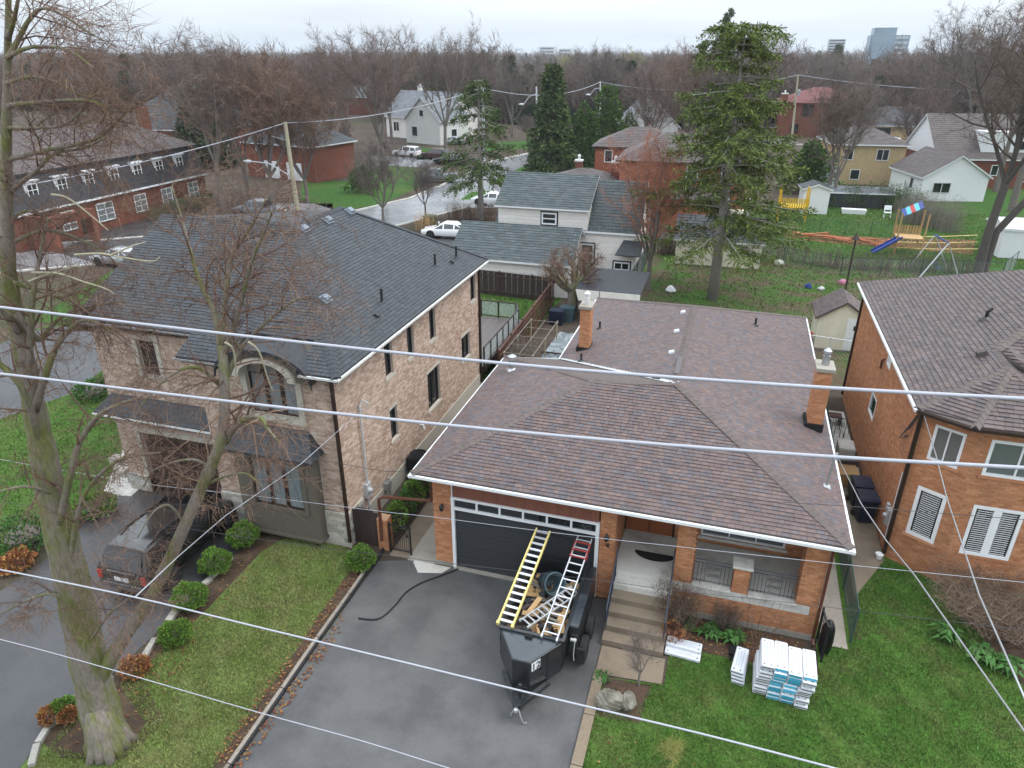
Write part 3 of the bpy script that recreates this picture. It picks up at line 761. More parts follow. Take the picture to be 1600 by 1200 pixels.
# garage front
m = MB(); x = -7.28; k = 0
while x < -2.60:
    mb = MB(); mb.box(x, min(x + .115, -2.585), FY - .01, FY + .05, 2.80, 3.57); mb.build('siding_board', M['siding_rust'], H1); x += .12
m = MB(); m.box(-7.32, -7.22, FY - .06, FY + .06, 0, 2.80); m.box(-2.68, -2.57, FY - .06, FY + .06, 0, 2.80); m.box(-7.22, -2.68, FY - .055, FY + .06, 2.72, 2.80); m.box(-7.22, -2.68, FY - .055, FY + .06, 2.34, 2.43)
m.box(-7.30, -7.27, FY - .045, FY, 2.8, 3.56)
for i in range(1, 6): x = -7.22 + 4.54 * i / 6; m.box(x - .03, x + .03, FY - .05, FY + .05, 2.43, 2.72)
tr = m.build('garage_trim', M['white'], H1)
for i in range(6):
    x = -7.22 + 4.54 * i / 6; mb = MB(); mb.box(x + .0305, x + 4.54 / 6 - .0305, FY, FY + .01, 2.432, 2.718); mb.build('transom_pane', M['glass_dark'], tr)
mb = MB(); mb.box(-7.22, -2.68, FY + .085, FY + .11, .04, 2.345); gd = mb.build('garage_door', M['door_black'], H1)
for i in range(5):
    z = .04 + i * .46; mb = MB(); mb.box(-7.22, -2.68, FY + .03, FY + .08, z, z + .452)
    for q in range(3): mb.box(-7.18, -2.72, FY + .022, FY + .03, z + .04 + q * .14, z + .155 + q * .14)
    mb.build('door_panel', M['door_black'], gd)
m = MB(); m.box(-7.3, -2.6, FY - .12, FY + .1, .0, .05); m.build('door_sill', M['concrete'], H1)
# wall lamps
for lx in (-7.62, -2.33):
    mb = MB(); mb.lathe([(.035, 0), (.06, .04), (.075, .16), (.05, .22), (.015, .27)], (lx, FY - .13, 2.25), 8); mb.box(lx - .02, lx + .02, FY - .12, FY, 2.42, 2.46); mb.build('wall_lamp', M['black_metal'], H1)
mb = MB(); mb.tube([(-2.30, FY - .03, 2.0), (-2.35, FY - .035, 2.1)], .018, 5); mb.tube([(-2.28, FY - .03, 2.12), (-2.28, FY - .03, 1.98)], .018, 5); mb.tube([(-2.34, FY - .03, 2.07), (-2.24, FY - .03, 2.05)], .014, 5); mb.build('house_number', M['black_metal'], H1)
# porch, steps, door
m = MB(); m.box(-2.06, 3.55, FY - .02, 19.5, .9, 1.2); m.build('porch_floor', M['concrete_pale'], H1)
for i in range(5):
    z = 1.0 - .2 * i; yy = FY - .02 - .38 * i; mb = MB(); mb.box(-2.03, -.28, yy - .40, yy, 0, z); mb.build('step', M['concrete_pale' if i < 1 else 'concrete_tan'], H1, bevel=.012)
m = MB(); m.box(-2.03, -1.30, 19.50, 19.56, 1.2, 3.25); m.box(-1.28, -.52, 19.50, 19.56, 1.2, 3.25)
for x0 in (-2.03, -1.28):
    for z0, z1 in ((1.32, 1.75), (1.85, 3.1)): m.box(x0 + .1, x0 + .64, 19.47, 19.50, z0, z1)
m.build('front_door', M['wood_door'], H1)
m = MB(); m.box(-2.08, -2.04, 19.45, 19.55, 1.2, 3.3); m.box(-.51, -.47, 19.45, 19.55, 1.2, 3.3); m.build('door_frame', M['dark_brown_metal'], H1)
window(H1, V((-2.09, 19.55, 1.1)), (1, 0, 0), (2.45, 5.0, .33, 1.85), M['white'], M['glass_grey'], cols=3, sill=M['concrete_pale'])
for x0, x1 in ((.22, 1.37), (1.85, 3.2)):
    mb = MB(); mb.box(x0, x1, FY - .07, FY + .30, 1.145, 1.225); mb.build('wall_cap', M['concrete_pale'], H1, bevel=.015)
mb = MB(); mb.box(1.32, 1.89, FY - .07, FY + .45, 2.075, 2.15); mb.build('post_cap', M['concrete_pale'], H1, bevel=.015)
def scroll(mb, c, r, ux=V((1, 0, 0))):
    pts = [c + ux * (r * (1 - t / 14) * math.cos(t * .9)) + Z3 * (r * (1 - t / 14) * math.sin(t * .9)) for t in range(11)]
    mb.tube(pts, .009, 4)
for x0, x1 in ((.27, 1.36), (1.87, 3.14)):
    mb = MB(); yy = FY + .12
    for z in (1.95, 2.06, 1.31): mb.tube([(x0, yy, z), (x1, yy, z)], .014, 5)
    n = int((x1 - x0) / .105)
    for i in range(n + 1):
        x = x0 + (x1 - x0) * i / n; q = i / n
        if .38 < q < .62: continue
        mb.tube([(x, yy, 1.25), (x, yy, 1.95)], .009, 4)
    c = (x0 + x1) / 2
    for dx in (-.12, 0, .12):
        for dz in (1.52, 1.78): scroll(mb, V((c + dx, yy, dz)), .075)
    mb.build('porch_railing', M['iron_blue'], H1)
for x in (-1.99, -.33):
    mb = MB(); p0, p1 = V((x, FY - .1, 1.0)), V((x, FY - 1.55, .25)); h = Z3 * .85
    mb.tube([p0 + V((0, .5, 1.05)), p0 + h + V((0, .1, .2)), p0 + h, p1 + h, p1 + h + V((0, -.12, -.08))], .02, 6); mb.tube([p0 + Z3 * .12, p1 + Z3 * .12], .014, 5)
    for i in range(9): q = p0.lerp(p1, i / 8); mb.tube([q, q + h], .012 if 0 < i < 8 else .02, 4)
    mb.build('stair_railing', M['iron_blue'], H1)
# downpipes
m = MB(); m.tube([(3.86, 17.5, 3.6), (3.80, 17.33, 3.3), (3.80, 17.33, .15), (3.80, 17.1, .05)], .05, 6); m.build('downpipe', M['rust_pipe'], H1)
m = MB(); m.tube([(-7.98, 17.45, 3.5), (-8.03, 17.42, 2.45), (-9.75, 17.48, 2.22), (-9.95, 17.48, 2.1), (-9.95, 17.44, 1.0), (-9.92, 17.35, .5)], .055, 6); m.build('downpipe', M['rust_pipe'], H1)
# chimneys
def chimney(loc, wx, wy, z0, z1, capmat, cowls, lab):
    mb = MB(); x, yv = loc; mb.box(x, x + wx, yv, yv + wy, z0, z1); c = mb.build('chimney', M['mortar_orange'], H1); b_ = []
    brick_run(b_, (x, yv, z0), (1, 0, 0), wx, z1 - z0, seed=21); brick_run(b_, (x + wx, yv, z0), (0, 1, 0), wy, z1 - z0, seed=22); brick_run(b_, (x, yv + wy, z0), (0, -1, 0), wy, z1 - z0, seed=23)
    lay_bricks(c, b_, M['brick_orange'])
    mb = MB(); mb.box(x - .07, x + wx + .07, yv - .07, yv + wy + .07, z1 + .002, z1 + .14); mb.build('crown', M['concrete'], c, bevel=.02)
    for (cx, cy, r, h, mt) in cowls:
        mb = MB(); mb.lathe([(r, z1 + .14), (r, z1 + .14 + h * .55), (r * .75, z1 + .14 + h * .57), (r * .75, z1 + .14 + h * .7), (r * 1.15, z1 + .14 + h * .72), (r * 1.1, z1 + .14 + h * .85), (r * .3, z1 + .14 + h)], (x + wx * cx, yv + wy * cy, 0), 12); mb.build('cowl', mt, c, smooth=False)
    mb = MB(); mb.box(x - .10, x + wx + .04, yv - .08, yv + wy + .1, z0 - .1, z0 + .16); mb.build('flashing', M['mat_black'], c); return c
chimney((-5.45, 27.5), .42, .62, 4.0, 5.85, 0, [(.5, .5, .12, .55, M['white_dirty'])], '')
chimney((3.36, 23.1), .46, .7, 4.0, 6.05, 0, [(.5, .5, .12, .58, M['galv'])], '')
# roof vents and pipes
def box_vent(root, p, sx, sy, sz, mat, tilt, name='roof_vent'):
    mb = MB(); q = Matrix.Rotation(tilt[1], 4, tilt[0]); pts = []
    sx *= .72; sy *= .72; sz *= .8
    for x, yv, z in ((-sx, -sy, 0), (sx, -sy, 0), (sx, sy, 0), (-sx, sy, 0), (-sx * .8, -sy * .8, sz), (sx * .8, -sy * .8, sz), (sx * .8, sy * .8, sz), (-sx * .8, sy * .8, sz)): pts.append(V(p) + q @ V((x, yv, z)))
    mb.hexa(pts); fl = [V(p) + q @ V((x, yv, .008)) for x, yv in ((-sx * 1.25, -sy * 1.25), (sx * 1.25, -sy * 1.25), (sx * 1.25, sy * 1.25), (-sx * 1.25, sy * 1.25))]; mb.prism(fl, (0, 0, .012)); return mb.build(name, mat, root)
def plane_hit(x, y, fz):
    lo, hi = 2.0, 13.0
    for _ in range(40):
        z = (lo + hi) / 2; q = gp(x, y, z)
        if z > fz(q): hi = z
        else: lo = z
    return q
fw_l = lambda q: EZ + EP * (q.x - wl); fw_r = lambda q: EZ + EP * (xr - q.x); fl_l = lambda q: EZ + EP * (q.x - xl); fb_ = lambda q: EZ + EP * (yb - q.y)
for px_ in ((1068, 490), (1058, 520), (1050, 553)): box_vent(H1, plane_hit(*px_, fw_l), .16, .2, .15, M['galv_pale'], ('Y', -.33))
for px_, f in (((937, 514), fw_l), ((1180, 509), fw_r), ((908, 565), fw_l)):
    p = plane_hit(*px_, f); mb = MB(); mb.lathe([(.14, 0), (.13, .05), (.05, .09), (.045, .30), (.06, .31), (.055, .36), (.0, .37)], p, 10); mb.build('vent_pipe', M['black_metal'], H1)
p = plane_hit(800, 578, fl_l); mb = MB(); mb.lathe([(.26, -.05), (.24, .02), (.13, .10), (.12, .45), (.19, .46), (.18, .6), (.05, .66)], p, 12); mb.build('flue', M['galv'], H1)
p = plane_hit(1008, 594, fb_) ; box_vent(H1, A['al'].lerp(A['ar'], .75) + V((0, .12, .1)), .16, .06, .07, M['black_metal'], ('Y', 0), 'roof_bracket')
# service mast
p = plane_hit(1291, 760, fw_r); mb = MB(); mb.tube([p, p + V((.05, 0, 1.05)), p + V((.12, .02, 1.15))], .04, 8); mb.lathe([(.16, -.02), (.12, .04), (.05, .06)], p, 10); mb.tube([p + V((.02, 0, .95)), p + V((.35, .1, .98))], .05, 6); mb.build('service_mast', M['galv'], H1)
MASTTOP = p + V((.08, 0, 1.1))

# doormat
m = MB(); pts = [V((-.95 + .62 * math.cos(t) * 1.0, 18.35 + .38 * math.sin(t) + .12, 1.203)) for t in [math.pi + i * math.pi / 14 for i in range(15)]]
m.prism(pts, (0, 0, .02)); tag(m.build('doormat', M['mat_black']), 'half round black doormat on the pale concrete porch floor', 'doormat')
# ------------------------------------------------------------------ left gate, hedge and fences beside the garage
hg = thing('garden_gate', 'black iron bar gate across the path left of garage', 'gate', (-9.3, 17.5, 0))
mb = MB()
for x in (-9.68, -8.93): mb.bar((x, 17.52, 0), (x, 17.52, 1.2), .05)
for z in (.12, 1.1): mb.bar((-9.66, 17.52, z), (-8.95, 17.52, z), .035)
mb.build('gate_frame', M['black_metal'], hg)
for i in range(1, 10): mb = MB(); x = -9.68 + .075 * i; mb.tube([(x, 17.52, .12), (x, 17.52, 1.1)], .009, 5); mb.build('gate_bar', M['black_metal'], hg)
mb = MB(); mb.box(-9.05, -8.98, 17.46, 17.5, .75, .85); mb.build('latch', M['black_metal'], hg)
gt = thing('gate_pillar', 'short orange brick gate pillar beside the brown arched gate', 'pillar', (-9.9, 17.55, 0))
mb = MB(); mb.box(-10.12, -9.76, 17.5, 17.86, 0, 1.25); mb.build('pillar_core', M['mortar_orange'], gt); b_ = []
brick_run(b_, (-10.12, 17.5, 0), (1, 0, 0), .36, 1.25, seed=31); brick_run(b_, (-9.76, 17.5, 0), (0, 1, 0), .36, 1.25, seed=32); lay_bricks(gt, b_, M['brick_orange'])
wg = thing('board_gate', 'dark brown board gate with rounded top by left house corner', 'gate', (-10.6, 17.6, 0))
for i in range(7):
    x0 = -11.08 + i * .135; t = (i - 3) / 3.6; mb = MB(); mb.box(x0, x0 + .128, 17.58, 17.62, .05, 1.35 + .28 * math.sqrt(max(0, 1 - t * t)) - .1); mb.build('board', M['fence_brown'], wg)
mb = MB(); mb.bar((-11.1, 17.64, .35), (-10.14, 17.64, .35), .04, .09); mb.bar((-11.1, 17.64, 1.1), (-10.14, 17.64, 1.1), .04, .09); mb.build('rail', M['fence_brown'], wg)
# black corrugated drain hose lying on the driveway and another at the edging
def hose(px, z, r, lab):
    mb = MB(); pts = [gp(x, y, z) for x, y in px]; fine = []
    for i in range(len(pts) - 1):
        p0, p1, p2, p3 = pts[max(i - 1, 0)], pts[i], pts[i + 1], pts[min(i + 2, len(pts) - 1)]
        for k in range(6):
            t = k / 6; fine.append(.5 * ((2 * p1) + (p2 - p0) * t + (2 * p0 - 5 * p1 + 4 * p2 - p3) * t * t + (3 * p1 - p0 - 3 * p2 + p3) * t ** 3))
    fine.append(pts[-1]); mb.tube(fine, r, 6); return tag(mb.build('drain_hose', M['rubber'], smooth=True), lab, 'hose')
hose([(716, 889), (690, 899), (660, 910), (635, 925), (618, 945), (600, 962), (585, 968), (560, 966)], .03, .028, 'thin black hose snaking over the asphalt in front of garage')
hose([(598, 840), (599, 855), (592, 870), (580, 886), (571, 896)], .06, .05, 'short thick black drain hose running along the end of dark edging')
# ------------------------------------------------------------------ the two-storey brick house on the left
H2 = thing('brick_house', 'two storey tan brick house with slate grey roof and arched window', 'house', (-16, 18, 0))
SX, LY, BY = -11.16, 17.39, 31.0
WX, LW, WY = -16.15, -21.1, 18.15
EZ2 = 6.6
k2 = .508
def fz2(yv): return EZ2 + (yv - 17.0) * k2
rz = fz2(23.0); kr = (rz - EZ2) / 4.78
B = dict(a=V((-21.5, 17.9, fz2(17.9))), b=V((-16.55, 17.9, fz2(17.9))), c=V((-16.55, 17.0, EZ2)), d=V((-10.72, 17.0, EZ2)), e=V((-15.5, 23, rz)), f=V((-21.5, 23, rz)), g=V((-10.72, 31.2, EZ2)), h=V((-15.5, 26.4, rz)), i=V((-21.5, 28.2, EZ2 + .4)), j=V((-20.3, 31.2, EZ2)))
mid = V((-16.55, 23.0, rz))
Q = lambda x, yv: V((x, yv, fz2(yv)))
lay_roof(H2, [([B['a'], B['b'], mid, B['f']], (1, 0, 0)), ([B['c'], Q(-14.6, 17), Q(-14.6, 21.87), B['e'], mid], (1, 0, 0)), ([Q(-12.1, 17), B['d'], Q(-12.1, 18.732)], (1, 0, 0)), ([Q(-14.6, 18.2), Q(-12.1, 18.2), Q(-12.1, 18.732), Q(-14.6, 21.87)], (1, 0, 0)), ([B['d'], B['g'], B['h'], B['e']], (0, 1, 0)),
              ([B['g'], B['j'], B['h']], (-1, 0, 0)), ([B['f'], B['e'], B['h'], B['i']], (-1, 0, 0)), ([B['i'], B['h'], B['j']], (0, 1, 0))], M['shingle_slate'], M['cap_slate'], keep=300, expo=.14, wmin=.14, wmax=.28, thick=.016)
lay_caps(H2, [(B['d'], B['e'], (.7, .7, -.3), (-.7, -.7, -.2)), (B['e'], B['h'], (1, 0, -.6), (-1, 0, -.3)), (B['f'], B['e'], (0, -1, -.5), (0, 1, -.5)), (B['g'], B['h'], (.7, -.7, -.3), (-.7, .7, -.3))], M['cap_slate'], w=.16)
gutter(H2, [B['a'] + V((0, -.04, -.07)), B['b'] + V((0, -.04, -.07))], M['galv'], w=.05, h=.06)
gutter(H2, [B['c'] + V((-.05, -.05, -.08)), Q(-14.7, 17) + V((0, -.05, -.08))], M['galv'], w=.05, h=.06); gutter(H2, [Q(-12.0, 17) + V((0, -.05, -.08)), B['d'] + V((.05, -.05, -.08)), B['g'] + V((.05, 0, -.08))], M['white_dirty'], w=.07, h=.07)
m = MB(); m.box(-16.4, -14.65, 17.03, 18.2, 6.40, 6.44); m.box(-12.05, -10.75, 17.03, 17.49, 6.40, 6.44); m.box(-11.3, -10.75, 17.5, 31.15, 6.41, 6.45); m.box(-21.4, -16.4, 17.95, 18.6, 6.80, 6.84); m.build('soffit', M['dark_brown_metal'], H2)
bk = []; m = MB()
WH = 6.42
Xo = lambda x: x - WX
bw1 = (Xo(-14.25), Xo(-12.45), 4.75, 6.15)          # arched window of the first floor (its arch is built apart)
bw0 = (Xo(-14.35), Xo(-12.45), 1.45, 3.3)
wall_with_holes(m, (WX, LY, 1.35), (1, 0, 0), SX - WX, WH - 1.35, [(bw1[0], bw1[1], bw1[2] - 1.35, bw1[3] - 1.35 + .6)], .25)
brick_run(bk, (WX, LY, 1.35), (1, 0, 0), SX - WX, WH - 1.35, [(bw1[0] - .2, bw1[1] + .2, bw1[2] - 1.35 - .22, 5.2), (Xo(-14.95), Xo(-11.95), -.2, 2.95)], seed=41)
gh = (LW + 1.05, WX - .35)
glx0, glx1 = 1.0, 4.55
wl_h = [(1.9, 2.65, 5.1 - .7, 6.45 - .7)]
wall_with_holes(m, (LW, WY, .7), (1, 0, 0), WX - LW, 6.8 - .7, [(glx0, glx1, -.1, 1.95)] + wl_h, .25)
brick_run(bk, (LW, WY, .7), (1, 0, 0), WX - LW, 6.8 - .7, [(glx0 - .15, glx1 + .1, -.1, 2.15), (1.7, 2.85, 4.2, 5.9)], seed=42)
brick_run(bk, (WX, LY + .78, 1.35), (0, -1, 0), .78, WH - 1.35, seed=43); m.box(WX, WX + .2, LY + .26, WY + .3, 0, WH)
YS = lambda yv: yv - LY
side = [(20.95, 21.55, 4.78, 6.05), (22.85, 23.45, 4.78, 6.0), (25.0, 25.62, 4.66, 6.0), (29.85, 30.55, 4.8, 6.0), (28.5, 29.6, 2.3, 3.5), (24.5, 25.8, 1.7, 3.4), (21.0, 21.6, 2.15, 3.45)]
basem = [(20.6, 21.25, .1, .72), (27.6, 28.2, .1, .66)]
wall_with_holes(m, (SX, LY, .0), (0, 1, 0), BY - LY, WH, [(YS(a), YS(b), c, d) for a, b, c, d in side + basem], .25)
brick_run(bk, (SX, LY, .75), (0, 1, 0), BY - LY, WH - .75, [(YS(a), YS(b), c - .75, d - .75) for a, b, c, d in side], seed=44)
m.box(-21, SX - .1, BY - .3, BY, 0, WH); m.box(LW, LW + .25, WY + .26, 27.8, 0, 6.6)
m.build('wall', M['mortar'], H2); lay_bricks(H2, bk, M['brick_tan'])
m = MB(); m.prism([(LW + .02, 17.95, 6.6), (LW + .02, 28.0, 6.6), (LW + .02, 23, rz - .15)], (.2, 0, 0)); m.build('gable', M['stucco'], H2)
# ashlar stone plinth, stone by stone
st = []
for (o, u, w, h, s_) in (((WX, LY - .06, 0), (1, 0, 0), SX - WX + .06, 1.33, 51), ((SX + .06, LY - .06, 0), (0, 1, 0), 1.1, 1.33, 52), ((LW, WY - .05, 0), (1, 0, 0), .95, .72, 53), ((LW + 4.6, WY - .05, 0), (1, 0, 0), .33, 1.1, 54)):
    holes = [(Xo(-15.0), Xo(-11.9), .32, 2)] if s_ == 51 else []
    brick_run(st, o, u, w, h, holes, bw=.46, bh=.165, gap=.012, proud=.03, seed=s_)
for i, t in enumerate(st): mb = MB(); brick_into(mb, t); mb.build('plinth_stone', M['ashlar'], H2)
m = MB(); m.box(WX, SX + .05, LY - .055, LY + .01, 0, 1.32); m.box(SX - .01, SX + .055, LY + .01, LY + 1.05, 0, 1.32); MB().box(LW, LW + .96, WY - .045, WY, 0, .7).build('plinth', M['limestone'], H2); MB().box(LW + 4.58, WX, WY - .045, WY, 0, 1.1).build('plinth', M['limestone'], H2)
m.build('plinth', M['limestone'], H2); MB().box(SX - .01, SX + .04, LY + 1.06, BY, 0, .72).build('foundation', M['limestone'], H2)
m = MB(); m.box(WX - .02, SX + .12, LY - .13, LY - .06, 0, .16); m.build('plinth_ledge', M['limestone'], H2)
# side windows with stone sills
for a, b, c, d in side: window(H2, (SX, LY, 0), (0, 1, 0), (YS(a), YS(b), c, d), M['black_metal'], M['glass_dark'], cols=2 if b - a > .9 else 1, sill=M['limestone'], lintel=M['limestone'] if d < 4 else None, depth=.16)
for a, b, c, d in basem: window(H2, (SX + .05, LY, 0), (0, 1, 0), (YS(a), YS(b), c, d), M['black_metal'], M['glass_dark'], depth=.12)
# wing: garage door, small window, lean-to roof
m = MB(); m.box(LW + glx0 - .16, LW + glx1 + .1, WY - .05, WY + .02, 2.66, 2.86); m.box(LW + glx0 - .16, LW + glx0, WY - .04, WY + .02, .7, 2.66); m.build('garage_lintel', M['limestone'], H2)
mb = MB(); mb.box(LW + glx0, LW + glx1, WY + .18, WY + .2, 0, 2.66); gd2 = mb.build('garage_door', M['door_brown'], H2)
for i in range(4):
    for j in range(4): mb = MB(); x0 = LW + glx0 + .04 + j * .885; mb.box(x0, x0 + .83, WY + .15, WY + .18, .05 + i * .65, .65 + i * .65); mb.build('door_panel', M['door_brown'], gd2, bevel=.01)
window(H2, (LW, WY, .7), (1, 0, 0), wl_h[0], M['dark_brown_metal'], M['glass_dark'], sill=M['limestone'], depth=.18)
m = MB(); w_ = wl_h[0]
for x0, x1, z0, z1 in ((w_[0] - .18, w_[0], w_[2] - .15, w_[3] + .2), (w_[1], w_[1] + .18, w_[2] - .15, w_[3] + .2), (w_[0], w_[1], w_[3], w_[3] + .2)): m.box(LW + x0, LW + x1, WY - .04, WY + .02, .7 + z0, .7 + z1)
m.build('window_surround', M['limestone'], H2)
lt = [V((-21.5, 17.68, 3.5)), V((-16.16, 17.68, 3.5)), V((-16.16, 18.14, 4.15)), V((-20.9, 18.14, 4.15))]
tb = []; shingle_facet(lt, (1, 0, 0), tb, expo=.15); m = MB()
for t in tb: tab_into(m, t)
lr = MB(); lr.prism([p - V((0, 0, .02)) for p in lt], (0, 0, -.1)); lro = lr.build('porch_roof', M['cap_slate'], H2); stuff(m.build('shingles', M['shingle_slate'], lro))
m = MB(); m.bar((-21.52, 17.64, 3.44), (-16.16, 17.64, 3.44), .06, .06); m.build('gutter', M['white_dirty'], H2)
m = MB(); m.box(-21.4, -16.2, 17.7, 18.1, 3.32, 3.38); m.build('soffit', M['dark_brown_metal'], H2)
# arched window upstairs
cx = (-14.25 - 12.45) / 2; rr = .9
def arc(r, z0, n=14, sq=.62): return [V((cx + r * math.cos(math.pi - math.pi * i / n), 0, z0 + sq * r * math.sin(math.pi * i / n))) for i in range(n + 1)]
m = MB()
for x0, x1 in ((-14.47, -14.25), (-12.45, -12.23)): m.box(x0, x1, LY - .07, LY + .02, 4.75, 6.2)
m.box(-14.5, -12.2, LY - .09, LY + .02, 4.52, 4.75)
ia, oa = arc(.9, 6.2), arc(1.14, 6.2)
for i in range(14): m.prism([oa[i], oa[i + 1], ia[i + 1], ia[i]], (0, .0001, 0)) if False else m.hexa([V((0, LY - .42, 0)) + ia[i], V((0, LY - .42, 0)) + oa[i], V((0, LY + .1, 0)) + oa[i], V((0, LY + .1, 0)) + ia[i], V((0, LY - .42, 0)) + ia[i + 1], V((0, LY - .42, 0)) + oa[i + 1], V((0, LY + .1, 0)) + oa[i + 1], V((0, LY + .1, 0)) + ia[i + 1]])
m.build('arch_surround', M['limestone'], H2)
wd = window(H2, (WX, LY, 0), (1, 0, 0), (bw1[0], bw1[1], 4.75, 6.2), M['dark_brown_metal'], M['glass_curtain'], cols=3, mull=.13, depth=.16)
m = MB(); m.prism([V((0, LY + .05, 0)) + p for p in arc(.9, 6.2)], (0, .02, 0)); m.build('arch_pane', M['glass_grey'], wd)
m = MB()
for x in (-13.65, -13.05): m.box(x - .05, x + .05, LY + .0, LY + .05, 6.2, 6.62)
m.build('arch_bars', M['dark_brown_metal'], wd)
# eyebrow roof over the arch and brick infill below it
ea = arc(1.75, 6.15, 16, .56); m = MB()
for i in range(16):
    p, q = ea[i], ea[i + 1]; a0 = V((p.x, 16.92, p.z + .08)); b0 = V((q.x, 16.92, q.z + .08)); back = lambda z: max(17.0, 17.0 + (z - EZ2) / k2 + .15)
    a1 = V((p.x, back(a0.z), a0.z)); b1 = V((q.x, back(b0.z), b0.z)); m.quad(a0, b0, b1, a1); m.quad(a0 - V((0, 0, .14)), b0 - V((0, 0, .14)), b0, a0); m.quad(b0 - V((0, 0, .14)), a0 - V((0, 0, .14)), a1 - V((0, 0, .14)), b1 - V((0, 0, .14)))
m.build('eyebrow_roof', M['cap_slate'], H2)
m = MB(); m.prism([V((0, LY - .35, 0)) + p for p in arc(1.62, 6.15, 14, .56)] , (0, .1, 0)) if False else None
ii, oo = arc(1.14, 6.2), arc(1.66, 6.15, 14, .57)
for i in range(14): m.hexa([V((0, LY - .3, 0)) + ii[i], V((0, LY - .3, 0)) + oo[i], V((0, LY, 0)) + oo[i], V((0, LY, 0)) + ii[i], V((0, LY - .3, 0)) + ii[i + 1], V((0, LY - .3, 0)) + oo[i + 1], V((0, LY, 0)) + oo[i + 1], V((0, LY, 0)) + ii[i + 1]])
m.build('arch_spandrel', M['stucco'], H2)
# bay window downstairs
m = MB(); bx0, bx1, byf = -14.95, -11.98, 16.93
wall_with_holes(m, (bx0, byf, .35), (1, 0, 0), bx1 - bx0, 3.3, [(.58, 2.5, 1.1, 2.9)], .16); m.box(bx0, bx0 + .15, byf + .161, LY, .35, 3.65); m.box(bx1 - .15, bx1, byf + .161, LY, .35, 3.65); m.box(bx0 + .15, bx1 - .15, byf + .161, LY, .35, .5)
m.box(bx0 - .05, bx1 + .05, byf - .06, LY, .25, .348)
for x0, x1, z0, z1 in ((.42, .575, .95, 3.05), (2.505, 2.66, .95, 3.05), (.575, 2.505, .95, 1.095), (.575, 2.505, 2.905, 3.05)): m.box(bx0 + x0, bx0 + x1, byf - .04, byf - .001, .35 + z0, .35 + z1)
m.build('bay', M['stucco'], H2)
window(H2, (bx0, byf, .35), (1, 0, 0), (.58, 2.5, 1.1, 2.9), M['dark_brown_metal'], M['glass_curtain'], cols=3, mull=.12, depth=.1)
bt = [V((-15.25, 16.62, 3.62)), V((-11.72, 16.62, 3.62)), V((-12.2, 17.36, 4.35)), V((-14.75, 17.36, 4.35))]
m = MB(); m.prism(bt, (0, 0, -.1)); m.prism([bt[1], V((-11.72, 17.38, 3.62)), V((-12.2, 17.365, 4.35))], (-.05, 0, 0)); m.prism([bt[0], bt[3], V((-15.25, 17.38, 3.62))], (.05, 0, 0)); bro = m.build('bay_roof', M['cap_slate'], H2)
tb = []; shingle_facet(bt, (1, 0, 0), tb, expo=.14); m = MB()
for t in tb: tab_into(m, t)
stuff(m.build('shingles', M['shingle_slate'], bro))
# pipes, meter, vents on the side wall
m = MB(); m.bar((SX + .07, LY - .12, 6.42), (SX + .07, LY - .12, .25), .1, .09); m.build('downpipe', M['dark_brown_metal'], H2)
m = MB(); m.bar((SX + .07, BY - .1, 6.42), (SX + .07, BY - .1, .25), .1, .09); m.build('downpipe', M['dark_brown_metal'], H2)
yv = 18.75; m = MB(); m.tube([(SX + .1, yv, 1.75), (SX + .1, yv, 4.75), (SX + .14, yv + .1, 4.95), (SX + .25, yv + .35, 4.7)], .035, 7); m.build('service_conduit', M['galv_pale'], H2)
m = MB(); m.box(SX + .0, SX + .16, yv - .14, yv + .16, 1.15, 1.72); m.lathe([(.09, 0), (.09, .09), (.05, .12)], (SX + .16, yv, 1.45), 10, 'x'); m.tube([(SX + .08, yv, 1.15), (SX + .08, yv, .1)], .035, 6); m.build('electric_meter', M['galv_pale'], H2)
m = MB(); m.box(SX + .0, SX + .2, 20.0, 20.3, .6, .9); m.tube([(SX + .1, 20.35, .2), (SX + .1, 20.35, 1.0), (SX + .2, 20.15, 1.1)], .03, 6); m.build('gas_meter', M['galv'], H2)
m = MB(); m.tube([(SX, 23.5, 1.6), (SX + .16, 23.5, 1.6), (SX + .2, 23.5, 1.4)], .045, 7); m.tube([(SX, 23.7, 1.55), (SX + .2, 23.7, 1.55)], .045, 7); m.build('vent_pipes', M['white'], H2)
fr2 = lambda q: EZ2 + kr * (-10.72 - q.x)
for px_ in ((467, 353), (505, 340), (540, 326), (500, 462)): box_vent(H2, plane_hit(*px_, fr2) + V((.2, 0, -.1)), .2, .24, .16, M['vent_blue'], ('Y', math.atan(kr)))
for px_ in ((597, 472), (680, 415), (713, 402)): p = plane_hit(*px_, fr2); mb = MB(); mb.lathe([(.12, -.05), (.05, .05), (.05, .52), (.0, .53)], p, 8); mb.build('vent_pipe', M['black_metal'], H2)
for px_ in ((588, 494), (706, 410)): box_vent(H2, plane_hit(*px_, fr2), .13, .13, .12, M['black_metal'], ('Y', math.atan(kr)))
